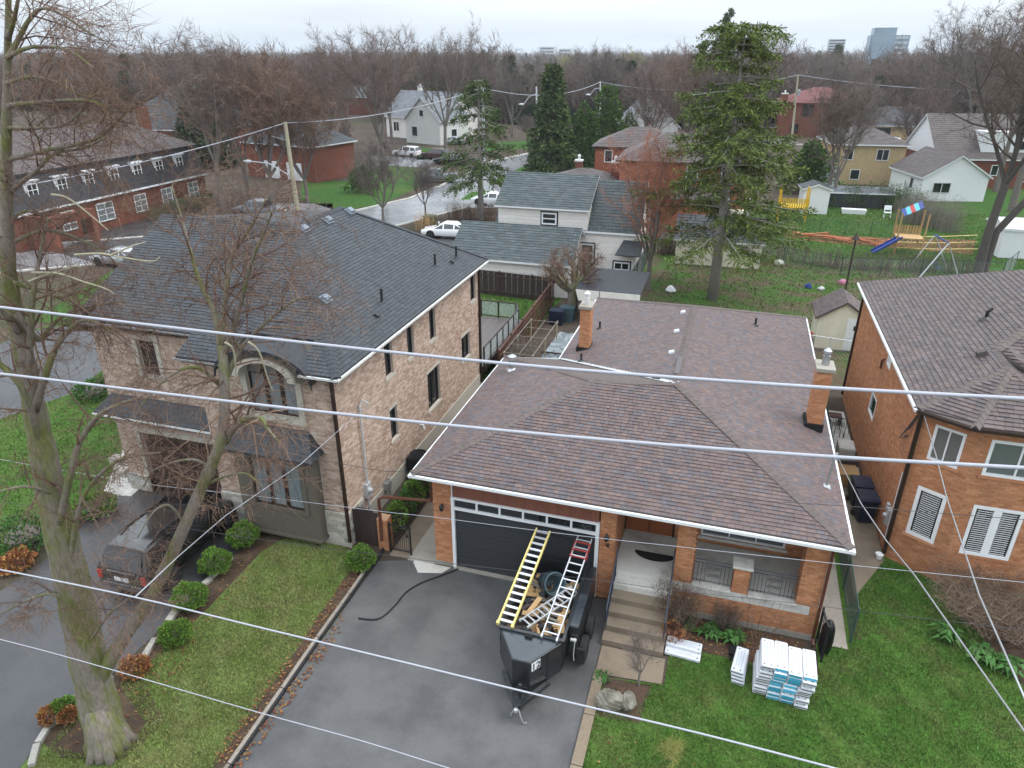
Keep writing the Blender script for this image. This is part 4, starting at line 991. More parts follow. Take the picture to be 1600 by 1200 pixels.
# air conditioner beside the wall
ac = thing('air_conditioner', 'black round topped air conditioner beside the tan brick side wall', 'air conditioner', (-10.6, 22.4, 0))
mb = MB(); mb.box(-11.10, -10.26, 21.80, 22.64, .12, .2); mb.build('stand', M['concrete'], ac)
mb = MB(); mb.box(-11.06, -10.30, 21.84, 22.60, .2, .98); mb.build('case', M['black_metal'], ac, bevel=.05)
for i in range(9): mb = MB(); z = .27 + i * .075; mb.box(-11.07, -10.29, 21.83, 22.61, z, z + .02); mb.build('louver', M['mat_black'], ac)
mb = MB()
for r in (.08, .16, .24, .32): mb.tube([(-10.68 + r * math.cos(t * .3927), 22.22 + r * math.sin(t * .3927), 1.0) for t in range(17)], .012, 4)
mb.tube([(-11.01, 22.22, 1.0), (-10.35, 22.22, 1.0)], .012, 4); mb.tube([(-10.68, 21.89, 1.0), (-10.68, 22.55, 1.0)], .012, 4); mb.lathe([(.36, .97), (.36, 1.02), (.33, 1.02), (.33, .985)], (-10.68, 22.22, 0), 20, cap=False); mb.build('fan_grille', M['black_metal'], ac)
# deck with glass railing behind the house
dk = thing('deck', 'wet brown wooden deck with glass and black railing behind left house', 'deck', (-13, 34, 0))
for i in range(34): mb = MB(); x0 = -16 + i * .148; mb.box(x0, x0 + .14, 31.05, 38.2, 1.02, 1.06); mb.build('deck_board', M['deck'], dk)
mb = MB(); mb.box(-16, -10.95, 31.1, 38.2, .75, 1.015); mb.build('deck_frame', M['fence_brown'], dk)
rp = [(-10.98, 31.1), (-10.98, 33.2), (-10.98, 35.2), (-10.98, 37.2), (-11.4, 38.1), (-13.6, 38.15), (-15.9, 38.15)]
posts = []
for (a, b) in zip(rp[:-1], rp[1:]):
    k = max(1, round(math.dist(a, b) / 1.2))
    for i in range(k): posts.append((a[0] + (b[0] - a[0]) * i / k, a[1] + (b[1] - a[1]) * i / k))
posts.append(rp[-1])
for x, yv in posts: mb = MB(); mb.bar((x, yv, 1.06), (x, yv, 2.05), .07); mb.build('railing_post', M['black_metal'], dk)
for a, b in zip(posts[:-1], posts[1:]):
    mb = MB(); mb.bar((*a, 2.08), (*b, 2.08), .08, .05); mb.bar((*a, 1.16), (*b, 1.16), .05, .04); mb.build('hand_rail', M['dark_brown_metal'], dk)
    d = (V((*b, 0)) - V((*a, 0))).normalized() * .06; mb = MB(); mb.bar(V((*a, 1.62)) + d, V((*b, 1.62)) - d, .012, .82); mb.build('glass_panel', M['glass_clear'], dk)
# board fences of the left back yard
def board_fence(a, b, h, mat, lab, bw=.14, gap=.01, name='board_fence', cap=True, z0=0.0, group=None, postmat=None):
    a, b = V(a), V(b); t = thing(name, lab, 'fence', a, group); d = (b - a).normalized(); L = (b - a).length; n = V((d.y, -d.x, 0)); k = int(L / (bw + gap))
    for i in range(k): mb = MB(); p = a + d * (i * (bw + gap)); off = n * (.02 if i % 2 else -.02); mb.obox(p + off - n * .01 + Z3 * (.05 + z0), d * bw, n * .02, Z3 * (h - .05)); mb.build('fence_board', mat, t)
    for i in range(int(L / 2.4) + 1): p = a + d * min(L, i * 2.4); mb = MB(); mb.bar(p + Z3 * z0, p + Z3 * (h + .12 + z0), .1); mb.build('fence_post', postmat or mat, t)
    mb = MB()
    for z in (.35, h - .25): mb.bar(a + n * .055 + Z3 * (z + z0), b + n * .055 + Z3 * (z + z0), .04, .09)
    if cap: mb.bar(a + Z3 * (h + .02 + z0), b + Z3 * (h + .02 + z0), .13, .035)
    mb.build('fence_rail', postmat or mat, t); return t
board_fence((-19.5, 45.5, 0), (-10.8, 44.9, 0), 1.7, M['fence_brown'], 'dark brown vertical board fence closing the green yard behind left house', bw=.2, gap=.02)
board_fence((-10.35, 31.5, 0), (-10.7, 44.7, 0), 1.75, M['fence_rust'], 'reddish brown board fence running back between the two yards', bw=.19, gap=.008)
# ------------------------------------------------------------------ the brick house on the right
H3 = thing('raised_house', 'raised orange brick house with white windows and brown roof at right', 'house', (9, 24, 0))
RX, e3, s3 = 6.41, 5.82, .45
C = dict(bl=V((6.1, 35.1, e3)), fl=V((6.1, 21.65, e3)), p2=V((8.6, 22.95, 6.945)), p1=V((8.6, 24.4, 6.945)), r=V((13.0, 28.85, e3 + 6.9 * s3)), c2=V((7.42, 20.85, e3)), c3=V((10.25, 20.85, e3)), c4=V((11.5, 21.65, e3)), v=V((11.1, 21.95, e3)), fr=V((20, 21.95, e3)), rr=V((20, 28.85, e3 + 6.9 * s3)), br=V((20, 35.1, e3)))
lay_roof(H3, [([C['bl'], C['fl'], C['p2'], C['p1'], C['r']], (0, -1, 0)), ([C['fl'], C['c2'], C['p2']], (.85, -.52, 0)), ([C['c2'], C['c3'], C['p2']], (1, 0, 0)), ([C['c3'], C['c4'], C['p2']], (.84, .54, 0)),
              ([C['c4'], C['v'], C['p1'], C['p2']], (0, 1, 0)), ([C['v'], C['fr'], C['rr'], C['r'], C['p1']], (1, 0, 0)), ([C['bl'], C['r'], C['rr'], C['br']], (-1, 0, 0))], M['shingle_umber'], M['cap_brown'], keep=300, expo=.155, wmin=.16, wmax=.32, thick=.026)
lay_caps(H3, [(C['p1'], C['r'], (.7, -.7, -.3), (-.7, .7, -.3)), (C['p2'], C['p1'], (1, 0, -.45), (-1, 0, -.45)), (C['fl'], C['p2'], (-.6, .8, -.3), (.6, -.8, -.3)), (C['c2'], C['p2'], (-.8, -.3, -.4), (.5, -.8, -.4)), (C['c3'], C['p2'], (-.4, -.8, -.4), (.8, -.2, -.4))], M['cap_brown'], w=.17)
gutter(H3, [C['bl'] + V((-.05, 0, -.08)), C['fl'] + V((-.05, -.03, -.08))], M['white'])
gutter(H3, [C['fl'] + V((-.03, -.05, -.08)), C['c2'] + V((-.03, -.05, -.08)), C['c3'] + V((0, -.05, -.08)), C['c4'] + V((.03, -.03, -.08))], M['dark_brown_metal'])
WA, WB, WC, WD = V((RX, 22.15, 0)), V((7.86, 21.25, 0)), V((10.0, 21.25, 0)), V((11.4, 22.1, 0))
uA = (WB - WA).normalized(); lA = (WB - WA).length; uC = (WD - WC).normalized(); lC = (WD - WC).length
hA = [(.42, 1.28, 4.05, 5.25), (.42, 1.28, 1.25, 3.05)]
hB = [(.22, 1.9, 4.1, 5.3), (.3, 1.66, 1.25, 3.05)]
hC = [(.45, 1.3, 4.1, 5.3), (.3, 1.3, 1.3, 3.0)]
sideh = [(34.9 - 29.15, 34.9 - 28.0, 2.15, 3.05), (34.9 - 28.0, 34.9 - 27.3, 4.7, 5.3)]
m = MB(); bk = []
for o, u, w, h, hs, s_ in ((WA, uA, lA, 5.7, hA, 61), (WB, V((1, 0, 0)), WC.x - WB.x, 5.7, hB, 62), (WC, uC, lC, 5.7, hC, 63), (V((RX, 34.9, 0)), V((0, -1, 0)), 12.75, 5.7, sideh, 64)):
    wall_with_holes(m, o, u, w, h, hs, .22); brick_run(bk, o, u, w, h, [(a - .0, b + .0, c, d) for a, b, c, d in hs], seed=s_)
m.box(11.4, 20, 22.1, 22.3, 0, 5.7); brick_run(bk, (11.4, 22.1, 0), (1, 0, 0), 4, 5.7, seed=66); m.box(6.7, 20, 34.6, 34.85, 0, 5.7)
m.build('wall', M['mortar_orange'], H3); lay_bricks(H3, bk, M['brick_orange'])
m = MB(); m.prism([C['fl'] + V((.05, .1, -.12)), C['c2'] + V((.02, .05, -.12)), C['c3'] + V((0, .05, -.12)), C['c4'] + V((0, 0, -.12)), V((11.4, 22.6, 5.7)), V((6.2, 22.6, 5.7))], (0, 0, .03)); m.box(6.12, 6.5, 22.6, 35, 5.69, 5.72); m.build('soffit', M['dark_brown_metal'], H3)
window(H3, WA, uA, hA[0], M['white'], M['glass_grey'], cols=2, fw=.08, depth=.05, sill=M['brick_orange'], mull=.04)
window(H3, WA, uA, hA[1], M['white'], M['glass_dark'], cols=1, fw=.11, depth=.05, sill=M['brick_orange'], blinds=M['white'])
window(H3, WB, (1, 0, 0), hB[0], M['white'], M['glass_grey'], cols=2, fw=.09, depth=.05, sill=M['brick_orange'], mull=.05)
window(H3, WB, (1, 0, 0), hB[1], M['white'], M['glass_dark'], cols=2, fw=.10, depth=.05, sill=M['brick_orange'], mull=.22, blinds=M['white'])
window(H3, WC, uC, hC[0], M['white'], M['glass_grey'], cols=1, fw=.09, depth=.05); window(H3, WC, uC, hC[1], M['white'], M['glass_dark'], cols=1, fw=.1, depth=.05)
window(H3, (RX, 34.9, 0), (0, -1, 0), sideh[0], M['white'], M['glass_dark'], cols=1, fw=.07, depth=.06)
window(H3, (RX, 34.9, 0), (0, -1, 0), sideh[1], M['white'], M['white_dirty'], cols=1, fw=.05, depth=.06)
m = MB(); q = WA - V((.06, .10, 0)); m.bar(q + Z3 * 5.7, q + Z3 * .2, .11, .10); m.build('downpipe', M['dark_brown_metal'], H3)
m = MB(); m.bar(q + V((-.06, .12, 3.3)), q + V((-.06, .12, .7)), .025, .025); m.build('conduit', M['white'], H3)
m = MB(); m.bar(V((RX - .05, 34.85, 5.7)), V((RX - .05, 34.85, .2)), .1, .1); m.build('downpipe', M['dark_brown_metal'], H3)
m = MB(); m.box(RX - .14, RX, 22.5, 22.75, 1.0, 1.6); m.box(RX - .10, RX, 22.85, 23.05, 1.35, 1.6); m.lathe([(.07, -.23), (.07, -.14), (.05, -.13)], (RX, 22.62, 1.35), 10, 'x'); m.build('electric_meter', M['galv_pale'], H3)
m = MB()
for i in range(4): m.tube([(RX - .03 - .02 * i, 22.35, 5.3), (RX - .1, 22.7 + .15 * i, 4.6 - .1 * i), (RX - .12, 23.2 + .1 * i, 4.2 - .12 * i), (RX - .03, 22.9, 4.25)], .012, 4)
m.build('cable_loop', M['cable_dark'], H3)
m = MB(); m.tube([(RX - .02, 28.3, 4.75), (RX - .1, 28.3, 4.7), (RX - .1, 28.3, 4.35)], .05, 6); m.build('wall_bracket', M['rust_pipe'], H3)
fR = lambda q: e3 + s3 * (q.x - 6.1)
p = plane_hit(1540, 499, fR); mb = MB(); mb.lathe([(.22, -.03), (.14, .04), (.06, .10), (.06, .32)], p, 8); mb.tube([p + V((0, 0, .28)), p + V((.12, 0, .42))], .06, 6); mb.build('vent_pipe', M['black_metal'], H3)
p = plane_hit(1535, 556, fR); box_vent(H3, p, .22, .18, .22, M['shingle_purple'], ('Y', -math.atan(s3)))
# porch steps at the far right
m = MB()
for i in range(3): m.box(10.9, 13.5, 19.6 + i * .35, 21.6, i * .17, (i + 1) * .17)
m.build('step', M['concrete_pale'], H3)
# ------------------------------------------------------------------ dump trailer, ladders and what lies in it
T = thing('dump_trailer', 'black dump trailer numbered 12 parked on the asphalt driveway', 'trailer', (-3.6, 15.2, 0))
tx0, tx1, ty0, ty1 = -4.55, -2.80, 13.78, 17.0
m = MB(); m.box(tx0, tx1, ty0, ty1, .55, .62); m.build('bed_floor', M['trailer_deck'], T)
def side_wall(name, x0, x1, z1): mb = MB(); mb.box(x0, x1, ty0, ty1, .5, z1); return mb.build(name, M['trailer_black'], T, bevel=.01)
side_wall('side_wall', tx0, tx0 + .06, 1.42); side_wall('side_wall', tx1 - .06, tx1, 1.42)
m = MB(); m.box(tx0 + .06, tx1 - .06, ty0, ty0 + .06, .5, 1.42); m.build('front_wall', M['trailer_black'], T)
m = MB(); m.box(tx0, tx1, ty1 - .07, ty1, .5, 1.42); m.box(tx0, tx0 + .08, ty1 - .08, ty1, 1.42, 2.42); m.box(tx1 - .08, tx1, ty1 - .08, ty1, 1.42, 2.42); m.box(tx0 + .08, tx1 - .08, ty1 - .075, ty1, 2.34, 2.42); m.build('tailgate', M['trailer_black'], T)
m = MB(); m.bar((tx0 - .03, ty0 + .02, 1.46), (tx1 + .03, ty0 + .02, 1.46), .1, .08); m.bar((tx0 + .02, ty0 + .0, 1.46), (tx0 + .02, ty1, 1.46), .08, .07); m.bar((tx1 - .02, ty0, 1.46), (tx1 - .02, ty1, 1.46), .08, .07); m.build('top_rail', M['trailer_black'], T, bevel=.012)
for i in range(4): yv = ty0 + .35 + i * .8; mb = MB(); mb.box(tx0 - .05, tx0, yv, yv + .06, .5, 1.42); mb.build('side_stake', M['trailer_black'], T)
nz = [(tx0 + .02, ty0 - .01), (-3.93, 12.86), (-3.45, 12.86), (tx1 - .02, ty0 - .01)]
m = MB(); m.prism([(x, y, .42) for x, y in nz], (0, 0, 1.0)); m.build('nose_box', M['trailer_black'], T, bevel=.015)
m = MB(); m.prism([(x + (.02 if x < -3.6 else -.02), y + .02, 1.422) for x, y in nz], (0, 0, .012)); m.build('nose_lid', M['trailer_deck'], T)
m = MB(); m.box(-3.82, -3.62, ty0 - .14, ty0 - .02, 1.435, 1.50); m.build('lid_handle', M['mat_black'], T)
a, b = V((-3.45, 12.86, 0)), V((tx1 - .02, ty0 - .01, 0)); d = (b - a).normalized(); nn = V((d.y, -d.x, 0))
m = MB(); o = a + d * .045 + Z3 * 1.10 + nn * .006; m.obox(o, d * .29, nn * .004, Z3 * .28); pl = m.build('number_plate', M['white'], T)
tc = bpy.data.curves.new('number', 'FONT'); tc.body = '12'; tc.size = .30; tc.extrude = .002; tc.align_x = 'CENTER'; tc.offset = .008
tmp = bpy.data.objects.new('number', tc); COL.objects.link(tmp); bpy.context.view_layer.update(); nm_ = bpy.data.meshes.new_from_object(tmp.evaluated_get(bpy.context.evaluated_depsgraph_get())); bpy.data.objects.remove(tmp); nm_.materials.clear(); nm_.materials.append(M['wrap_ink']); to = bpy.data.objects.new('number', nm_); link(to, pl); to.matrix_local = Matrix.Translation(o + d * .145 + Z3 * .035 + nn * .008) @ Matrix(((d.x, 0, nn.x, 0), (d.y, 0, nn.y, 0), (0, 1, 0, 0), (0, 0, 0, 1)))
o2 = a.lerp(b, .52) + nn * .004; m = MB(); m.obox(o2 + Z3 * .42, d * .012, nn * .006, Z3 * 1.0); m.obox(o2 - d * .28 + Z3 * 1.0, d * .1, nn * .02, Z3 * .05); m.build('door_seam', M['mat_black'], T)
m = MB(); m.bar((-4.3, 13.3, .42), (-3.68, 12.3, .45), .1, .12); m.bar((-3.05, 13.3, .42), (-3.6, 12.3, .45), .1, .12); m.bar((-3.64, 12.5, .46), (-3.64, 12.2, .46), .12, .1); m.build('tongue', M['trailer_black'], T)
m = MB(); m.lathe([(.07, 0), (.07, .03), (.03, .04), (.03, .7), (.05, .72), (.05, .85), (.0, .86)], (-3.64, 12.62, .05), 10); m.bar((-3.64, 12.62, .86), (-3.44, 12.55, .88), .025); m.build('jack', M['trailer_black'], T)
m = MB(); m.lathe([(.0, -.06), (.05, -.05), (.065, 0), (.05, .05), (0, .06)], (-3.62, 12.16, .47), 10); m.build('coupler', M['galv'], T)
m = MB(); m.tube([(-3.6, 12.3, .42), (-3.5, 12.22, .2), (-3.42, 12.2, .03), (-3.36, 12.26, .02)], .02, 5); m.tube([(-3.68, 12.3, .42), (-3.78, 12.25, .15), (-3.8, 12.3, .02)], .02, 5); m.build('safety_chain', M['galv'], T)
m = MB(); m.box(-2.79, -2.53, 14.4, 17.0, .45, 1.44); m.build('wheel_box', M['trailer_black'], T, bevel=.012)
m = MB(); m.box(-2.785, -2.535, 14.42, 15.7, 1.442, 1.455); m.build('box_lid', M['trailer_deck'], T)
def wheel(root, c, r, w, axis, rimmat='rim'):
    mb = MB(); mb.lathe([(r * .62, -w / 2), (r * .92, -w / 2), (r, -w * .3), (r, w * .3), (r * .92, w / 2), (r * .62, w / 2)], c, 20, axis); tw = mb.build('wheel', M['rubber'], root)
    mb = MB(); mb.lathe([(r * .02, w * .30), (r * .16, w * .36), (r * .2, w * .25), (r * .5, w * .22), (r * .62, w * .44)], c, 18, axis, cap=False); mb.lathe([(r * .62, -w * .44), (r * .5, -w * .22), (r * .02, -w * .2)], c, 18, axis, cap=False)
    for k in range(5):
        an = k * 2 * math.pi / 5; mm = MB()
        p = V(c); dx, dz = math.cos(an), math.sin(an)
        if axis == 'x': mb.bar(p + V((w * .34, dx * r * .12, dz * r * .12)), p + V((w * .38, dx * r * .58, dz * r * .58)), r * .16, .02, up=(1, 0, 0)); mb.bar(p - V((w * .34, dx * r * .12, dz * r * .12)), p - V((w * .38, dx * r * .58, dz * r * .58)), r * .16, .02, up=(1, 0, 0))
        else: mb.bar(p + V((dx * r * .12, w * .34, dz * r * .12)), p + V((dx * r * .58, w * .38, dz * r * .58)), r * .16, .02, up=(0, 1, 0)); mb.bar(p - V((dx * r * .12, w * .34, dz * r * .12)), p - V((dx * r * .58, w * .38, dz * r * .58)), r * .16, .02, up=(0, 1, 0))
    mb.build('rim', M[rimmat], tw)
for yv in (14.78, 15.68): wheel(T, (-2.42, yv, .37), .37, .2, 'x')
for yv in (14.78, 15.68): wheel(T, (-4.68, yv, .37), .37, .2, 'x')
m = MB(); m.box(-2.53, -2.31, 14.33, 14.41, .25, .75); m.build('mudflap', M['rubber'], T)
m = MB(); m.box(-2.72, -2.56, 14.30, 14.36, 1.02, 1.08); m.tube([(-2.6, 14.36, 1.1), (-2.62, 14.33, .5), (-2.6, 14.34, .3)], .012, 5); m.build('strap', M['white_dirty'], T)
def ladder(lab, foot, top, width, n, rail, rung, rw=.06, rh=.025, rungw=.06, extra=None):
    foot, top = V(foot), V(top); ax_ = (top - foot); t = thing('ladder', lab, 'ladder', foot); u = ax_.normalized(); s_ = u.cross(Z3).normalized(); up = s_.cross(u)
    for q in (-.5, .5): mb = MB(); o = s_ * (width * q); mb.bar(foot + o, top + o, rh, rw, up=up); mb.bar(foot + o - u * .02, foot + o + u * .07, rh * 1.6, rw * 1.3, up=up); mb.build('side_rail', rail, t)
    for i in range(n): p = foot + u * (ax_.length * (i + .6) / n); mb = MB(); mb.bar(p - s_ * (width * .5 - rh / 2), p + s_ * (width * .5 - rh / 2), rungw, .03, up=up); mb.build('rung', rung, t)
    return t, foot, u, s_, up, ax_.length
ladder('yellow ladder with broad silver rungs lying over the dump trailer', gp(789, 977, 1.53), (-4.2, 16.97, 2.46), .42, 15, M['fibre_yellow'], M['alu'], rw=.09, rh=.045, rungw=.07)
t, f, u, s_, up, L = ladder('silver aluminium ladder with red clamp lying over the dump trailer', gp(858, 998, 1.53), (-2.93, 16.97, 2.46), .42, 12, M['alu'], M['alu'], rw=.07, rh=.03, rungw=.035)
mb = MB()
for q in (-.5, .5):
    o = s_ * (.45 * q)
    for z in (-.06, .05): mb.bar(f + u * L * .78 + o + up * z, f + u * L * .93 + o + up * z, .02, .03, up=up)
    mb.bar(f + u * L * .8 + o - up * .14, f + u * L * .92 + o + up * .05, .02, .03, up=up)
for q in (.78, .85, .93): mb.bar(f + u * L * q - s_ * .25 + up * .05, f + u * L * q + s_ * .25 + up * .05, .035, .03, up=up)
mb.build('roof_hook', M['red_paint'], t)
ladder('short grey ladder lying flat inside the trailer across the debris', (-4.05, 14.35, 1.2), (-2.95, 16.0, 1.32), .34, 11, M['galv_pale'], M['alu'], rw=.06, rh=.025, rungw=.05)
tb_ = thing('tub', 'blue grey plastic barrel tipped over inside the trailer behind ladders', 'barrel', (-3.72, 16.1, .75))
mb = MB(); mb.lathe([(.0, -.35), (.26, -.35), (.32, .30), (.35, .33), (.35, .38), (.31, .38), (.29, .30), (.24, -.30), (0, -.3)], (0, 0, 0), 20, cap=False); bo = mb.build('barrel_body', M['tarp_blue'], tb_, smooth=True)
mb = MB(); mb.lathe([(.352, .2), (.36, .22), (.352, .24)], (0, 0, 0), 20, cap=False); bh = mb.build('rim_band', M['tarp_blue'], tb_)
del LOC[tb_.name]
for q in (bo, bh): q.matrix_parent_inverse = Matrix.Identity(4)
tb_.rotation_euler = (1.0, .35, .5); tb_.location = (-3.75, 16.15, 1.25)
rg = random.Random(3)
for i in range(46):
    x, yv = rg.uniform(tx0 + .25, tx1 - .25), rg.uniform(ty0 + .2, ty1 - .3); z = .64 + rg.random() * .5; an = rg.uniform(0, 3.14); L = rg.uniform(.3, .9); dz = rg.uniform(-.12, .12)
    p = V((x, yv, z)); d = V((math.cos(an), math.sin(an), dz)) * L / 2
    p.x = min(max(p.x, tx0 + .1 + abs(d.x)), tx1 - .1 - abs(d.x)); p.y = min(max(p.y, ty0 + .1 + abs(d.y)), ty1 - .15 - abs(d.y)); mt = rg.choice(['wood_raw', 'wood_raw', 'wood_grey', 'shingle_umber', 'cardboard'])
    mb = MB(); mb.bar(p - d, p + d, rg.uniform(.07, .22), .025, up=(rg.uniform(-.3, .3), rg.uniform(-.3, .3), 1)); lab = 'splintered board in the debris heap inside the trailer'
    tag(mb.build('scrap_board', M[mt]), lab, 'board', 'scraps heaped in the trailer')
m = MB()
for i in range(260):
    x, yv = rg.uniform(tx0 + .1, tx1 - .1), rg.uniform(ty0 + .1, ty1 - .2); z = .66 + rg.random() * .35; an = rg.uniform(0, 6.28); s1 = rg.uniform(.05, .16); c, d = math.cos(an) * s1, math.sin(an) * s1; m.mi = rg.randrange(3)
    m.quad((x - c, yv - d, z), (x + d, yv - c, z + rg.uniform(-.05, .05)), (x + c, yv + d, z + rg.uniform(-.05, .08)), (x - d, yv + c, z))
m.mi = 0; m.box(tx0 + .07, tx1 - .07, ty0 + .07, ty1 - .1, .621, .68)
stuff(m.build('roofing_debris', [M['shingle_umber'], M['wood_raw'], M['shingle_dark']]))

# ------------------------------------------------------------------ wrapped shingle bundles
ORD = ['topmost', 'second from the top', 'third from the top', 'fourth from the top', 'fifth from the top', 'fifth from the bottom', 'fourth from the bottom', 'third from the bottom', 'second from the bottom', 'bottom']
rg = random.Random(11)
def bundle(lab, c, rz, group, endmat, L=1.0, wd=.335, h=.097, tilt=0.0):
    t = thing('shingle_bundle', lab, 'bundle', (0, 0, 0), group); LOC.pop(t.name)
    mb = MB(); n = 6; hx, hy = wd / 2, L / 2
    prof = [(-hx, .012), (-hx * .94, 0), (hx * .94, 0), (hx, .012), (hx, h - .014), (hx * .9, h), (-hx * .9, h), (-hx, h - .014)]
    ys = [-hy, -hy + .02, -hy * .4, hy * .3, hy - .02, hy]; base = 0
    for k, yv in enumerate(ys):
        sc = .93 if k in (0, 5) else 1; jz = rg.uniform(-.003, .004)
        for x, z in prof: mb.v.append((x * sc, yv, (z - h / 2) * sc + h / 2 + jz))
    for k in range(5):
        for j in range(8): a_ = k * 8 + j; b_ = k * 8 + (j + 1) % 8; mb.f.append((a_, b_, b_ + 8, a_ + 8)); mb.m.append(0)
    mb.f.append(tuple(reversed(range(8)))); mb.m.append(0); mb.f.append(tuple(range(40, 48))); mb.m.append(0)
    mb.build('wrapper', M['wrap_white'], t)
    mb = MB(); mb.box(-hx * .9, hx * .9, -hy - .006, -hy + .001, h * (.14 if endmat is M['wrap_blue'] else .36), h * (.86 if endmat is M['wrap_blue'] else .62)); mb.build('end_opening', endmat, t)
    mb = MB()
    for k in range(3): x = hx * (-.5 + .42 * k); mb.box(x, x + .022, -hy + .14 + .05 * (k % 2), hy - .2 + .06 * (k % 3), h + .0045, h + .0065)
    mb.build('print_lines', M['wrap_grey'], t)
    mb = MB(); mb.box(-hx * .7, -hx * .45, -hy + .06, -hy + .10, h + .0045, h + .0068); mb.box(hx * .3, hx * .55, -hy + .06, -hy + .09, h + .0045, h + .0068); mb.box(-hx * .6, -hx * .4, hy - .1, hy - .07, h + .0045, h + .0068); mb.build('print_marks', M['wrap_ink'], t)
    t.location = c; t.rotation_euler = (tilt, rg.uniform(-.01, .01), rz); return t
CN = ['leftmost', 'second', 'third', 'rightmost']
for col in range(4):
    for lay in range(10):
        x = 2.31 + col * .343 + rg.uniform(-.006, .006) + (.05 if lay > 5 else 0) + lay * .004; yv = 15.42 + rg.uniform(-.05, .05) - col * .045
        em = M['wrap_blue'] if (col in (1, 2) and rg.random() < .93) or rg.random() < .12 else M['wrap_ink']
        bundle('white wrapped shingle bundle, %s in the %s column of the big stack' % (ORD[9 - lay], CN[col]), (x, yv, .014 + lay * .104), rg.uniform(-.014, .014) - .02, 'shingle bundles in the big stack on the lawn', em)
for i in range(4): bundle('white shingle bundle, %s of the low pile left of the big stack' % ['bottom', 'third from top', 'second from top', 'topmost'][i], (1.80 - i * .01, 15.55 + i * .02, .014 + i * .098), -.10 - .02 * i, 'shingle bundles in the low pile', M['wrap_ink'], L=.95)
for i, (x, yv, z, w) in enumerate([(.25, 16.02, .014, 'rear'), (.25, 15.72, .014, 'front'), (.26, 15.96, .112, 'topmost')]): bundle('white shingle bundle lying beside the porch steps, %s of three' % w, (x, yv, z), math.pi / 2 - .06, 'shingle bundles beside the steps', M['wrap_ink'], L=.98)
m = MB(); m.box(1.5, 1.95, 16.05, 16.4, .0, .12); m.box(1.52, 1.9, 15.9, 16.05, 0, .05); tag(m.build('dark_tray', M['mat_black']), 'flat black plastic tray behind the low shingle pile', 'tray')

# ------------------------------------------------------------------ wheeled bins and odds and ends in the right passage
def wheelie(lab, c, rz, mat, group):
    t = thing('wheeled_bin', lab, 'bin', (0, 0, 0), group); LOC.pop(t.name)
    mb = MB(); mb.hexa([(-.24, -.28, .06), (.24, -.28, .06), (.24, .26, .06), (-.24, .26, .06), (-.31, -.36, 1.0), (.31, -.36, 1.0), (.31, .36, 1.0), (-.31, .36, 1.0)]); mb.box(-.325, .325, -.375, .375, .93, 1.0); mb.build('bin_body', mat, t, bevel=.025)
    mb = MB(); prof = [(-.40, .99), (-.40, 1.03), (-.3, 1.08), (.1, 1.11), (.36, 1.08), (.42, 1.02), (.42, .99)]; mb.prism([(-.335, y, z) for y, z in prof], (.67, 0, 0)); mb.build('bin_lid', mat, t, bevel=.02)
    mb = MB(); mb.tube([(-.28, .44, .97), (.28, .44, .97)], .02, 6); mb.build('handle', mat, t)
    for sx in (-.29, .29): mb = MB(); mb.lathe([(.0, -.03), (.11, -.03), (.11, .03), (.0, .03)], (sx, .27, .11), 12, 'x'); mb.build('wheel', M['rubber'], t)
    t.location = c; t.rotation_euler = (0, 0, rz); return t
wheelie('navy blue wheeled bin nearest the camera in the right passage', (5.98, 24.2, .008), .15, M['bin_navy'], 'navy wheeled bins in the passage')
wheelie('navy blue wheeled bin standing just behind another navy bin', (5.92, 25.15, .008), .12, M['bin_navy'], 'navy wheeled bins in the passage')
t = thing('recycling_box', 'low green recycling box behind the navy wheeled bins', 'box', (5.95, 25.9, 0)); mb = MB(); mb.hexa([(5.7, 25.65, 0), (6.2, 25.65, 0), (6.2, 26.1, 0), (5.7, 26.1, 0), (5.65, 25.6, .55), (6.25, 25.6, .55), (6.25, 26.15, .55), (5.65, 26.15, .55)]); mb.build('box_body', M['bin_green'], t, bevel=.02); mb = MB(); mb.box(5.63, 6.27, 25.58, 26.17, .552, .60); mb.build('lid', M['bush'], t, bevel=.01)
m = MB(); m.obox((5.35, 26.3, .05), (.75, .1, 0), (-.08, .9, .0), (0, 0, .5)); tag(m.build('cardboard_box', M['cardboard'], bevel=.01), 'large tan cardboard box in the passage behind bins', 'cardboard box')
gr = thing('barbecue', 'barbecue under a pale cover beside the right brick wall', 'barbecue', (5.75, 28.0, 0))
mb = MB(); mb.hexa([(5.4, 27.7, .25), (6.05, 27.7, .25), (6.05, 28.5, .25), (5.4, 28.5, .25), (5.38, 27.65, 1.0), (6.02, 27.65, 1.0), (6.02, 28.5, 1.0), (5.38, 28.5, 1.0)]); mb.build('cover', M['canvas'], gr, bevel=.08)
for x, yv in ((5.45, 27.75), (6.0, 27.75), (6.0, 28.4), (5.45, 28.4)): mb = MB(); mb.bar((x, yv, 0), (x, yv, .26), .04); mb.build('leg', M['black_metal'], gr)
m = MB(); m.prism([(5.4, 27.2, .0), (6.1, 27.3, .0), (6.0, 27.55, .0), (5.5, 27.5, .0)], (.02, -.1, .72)); tag(m.build('folded_panel', M['shingle_purple'], bevel=.01), 'dark reddish panel leaning in front of the covered barbecue', 'panel')
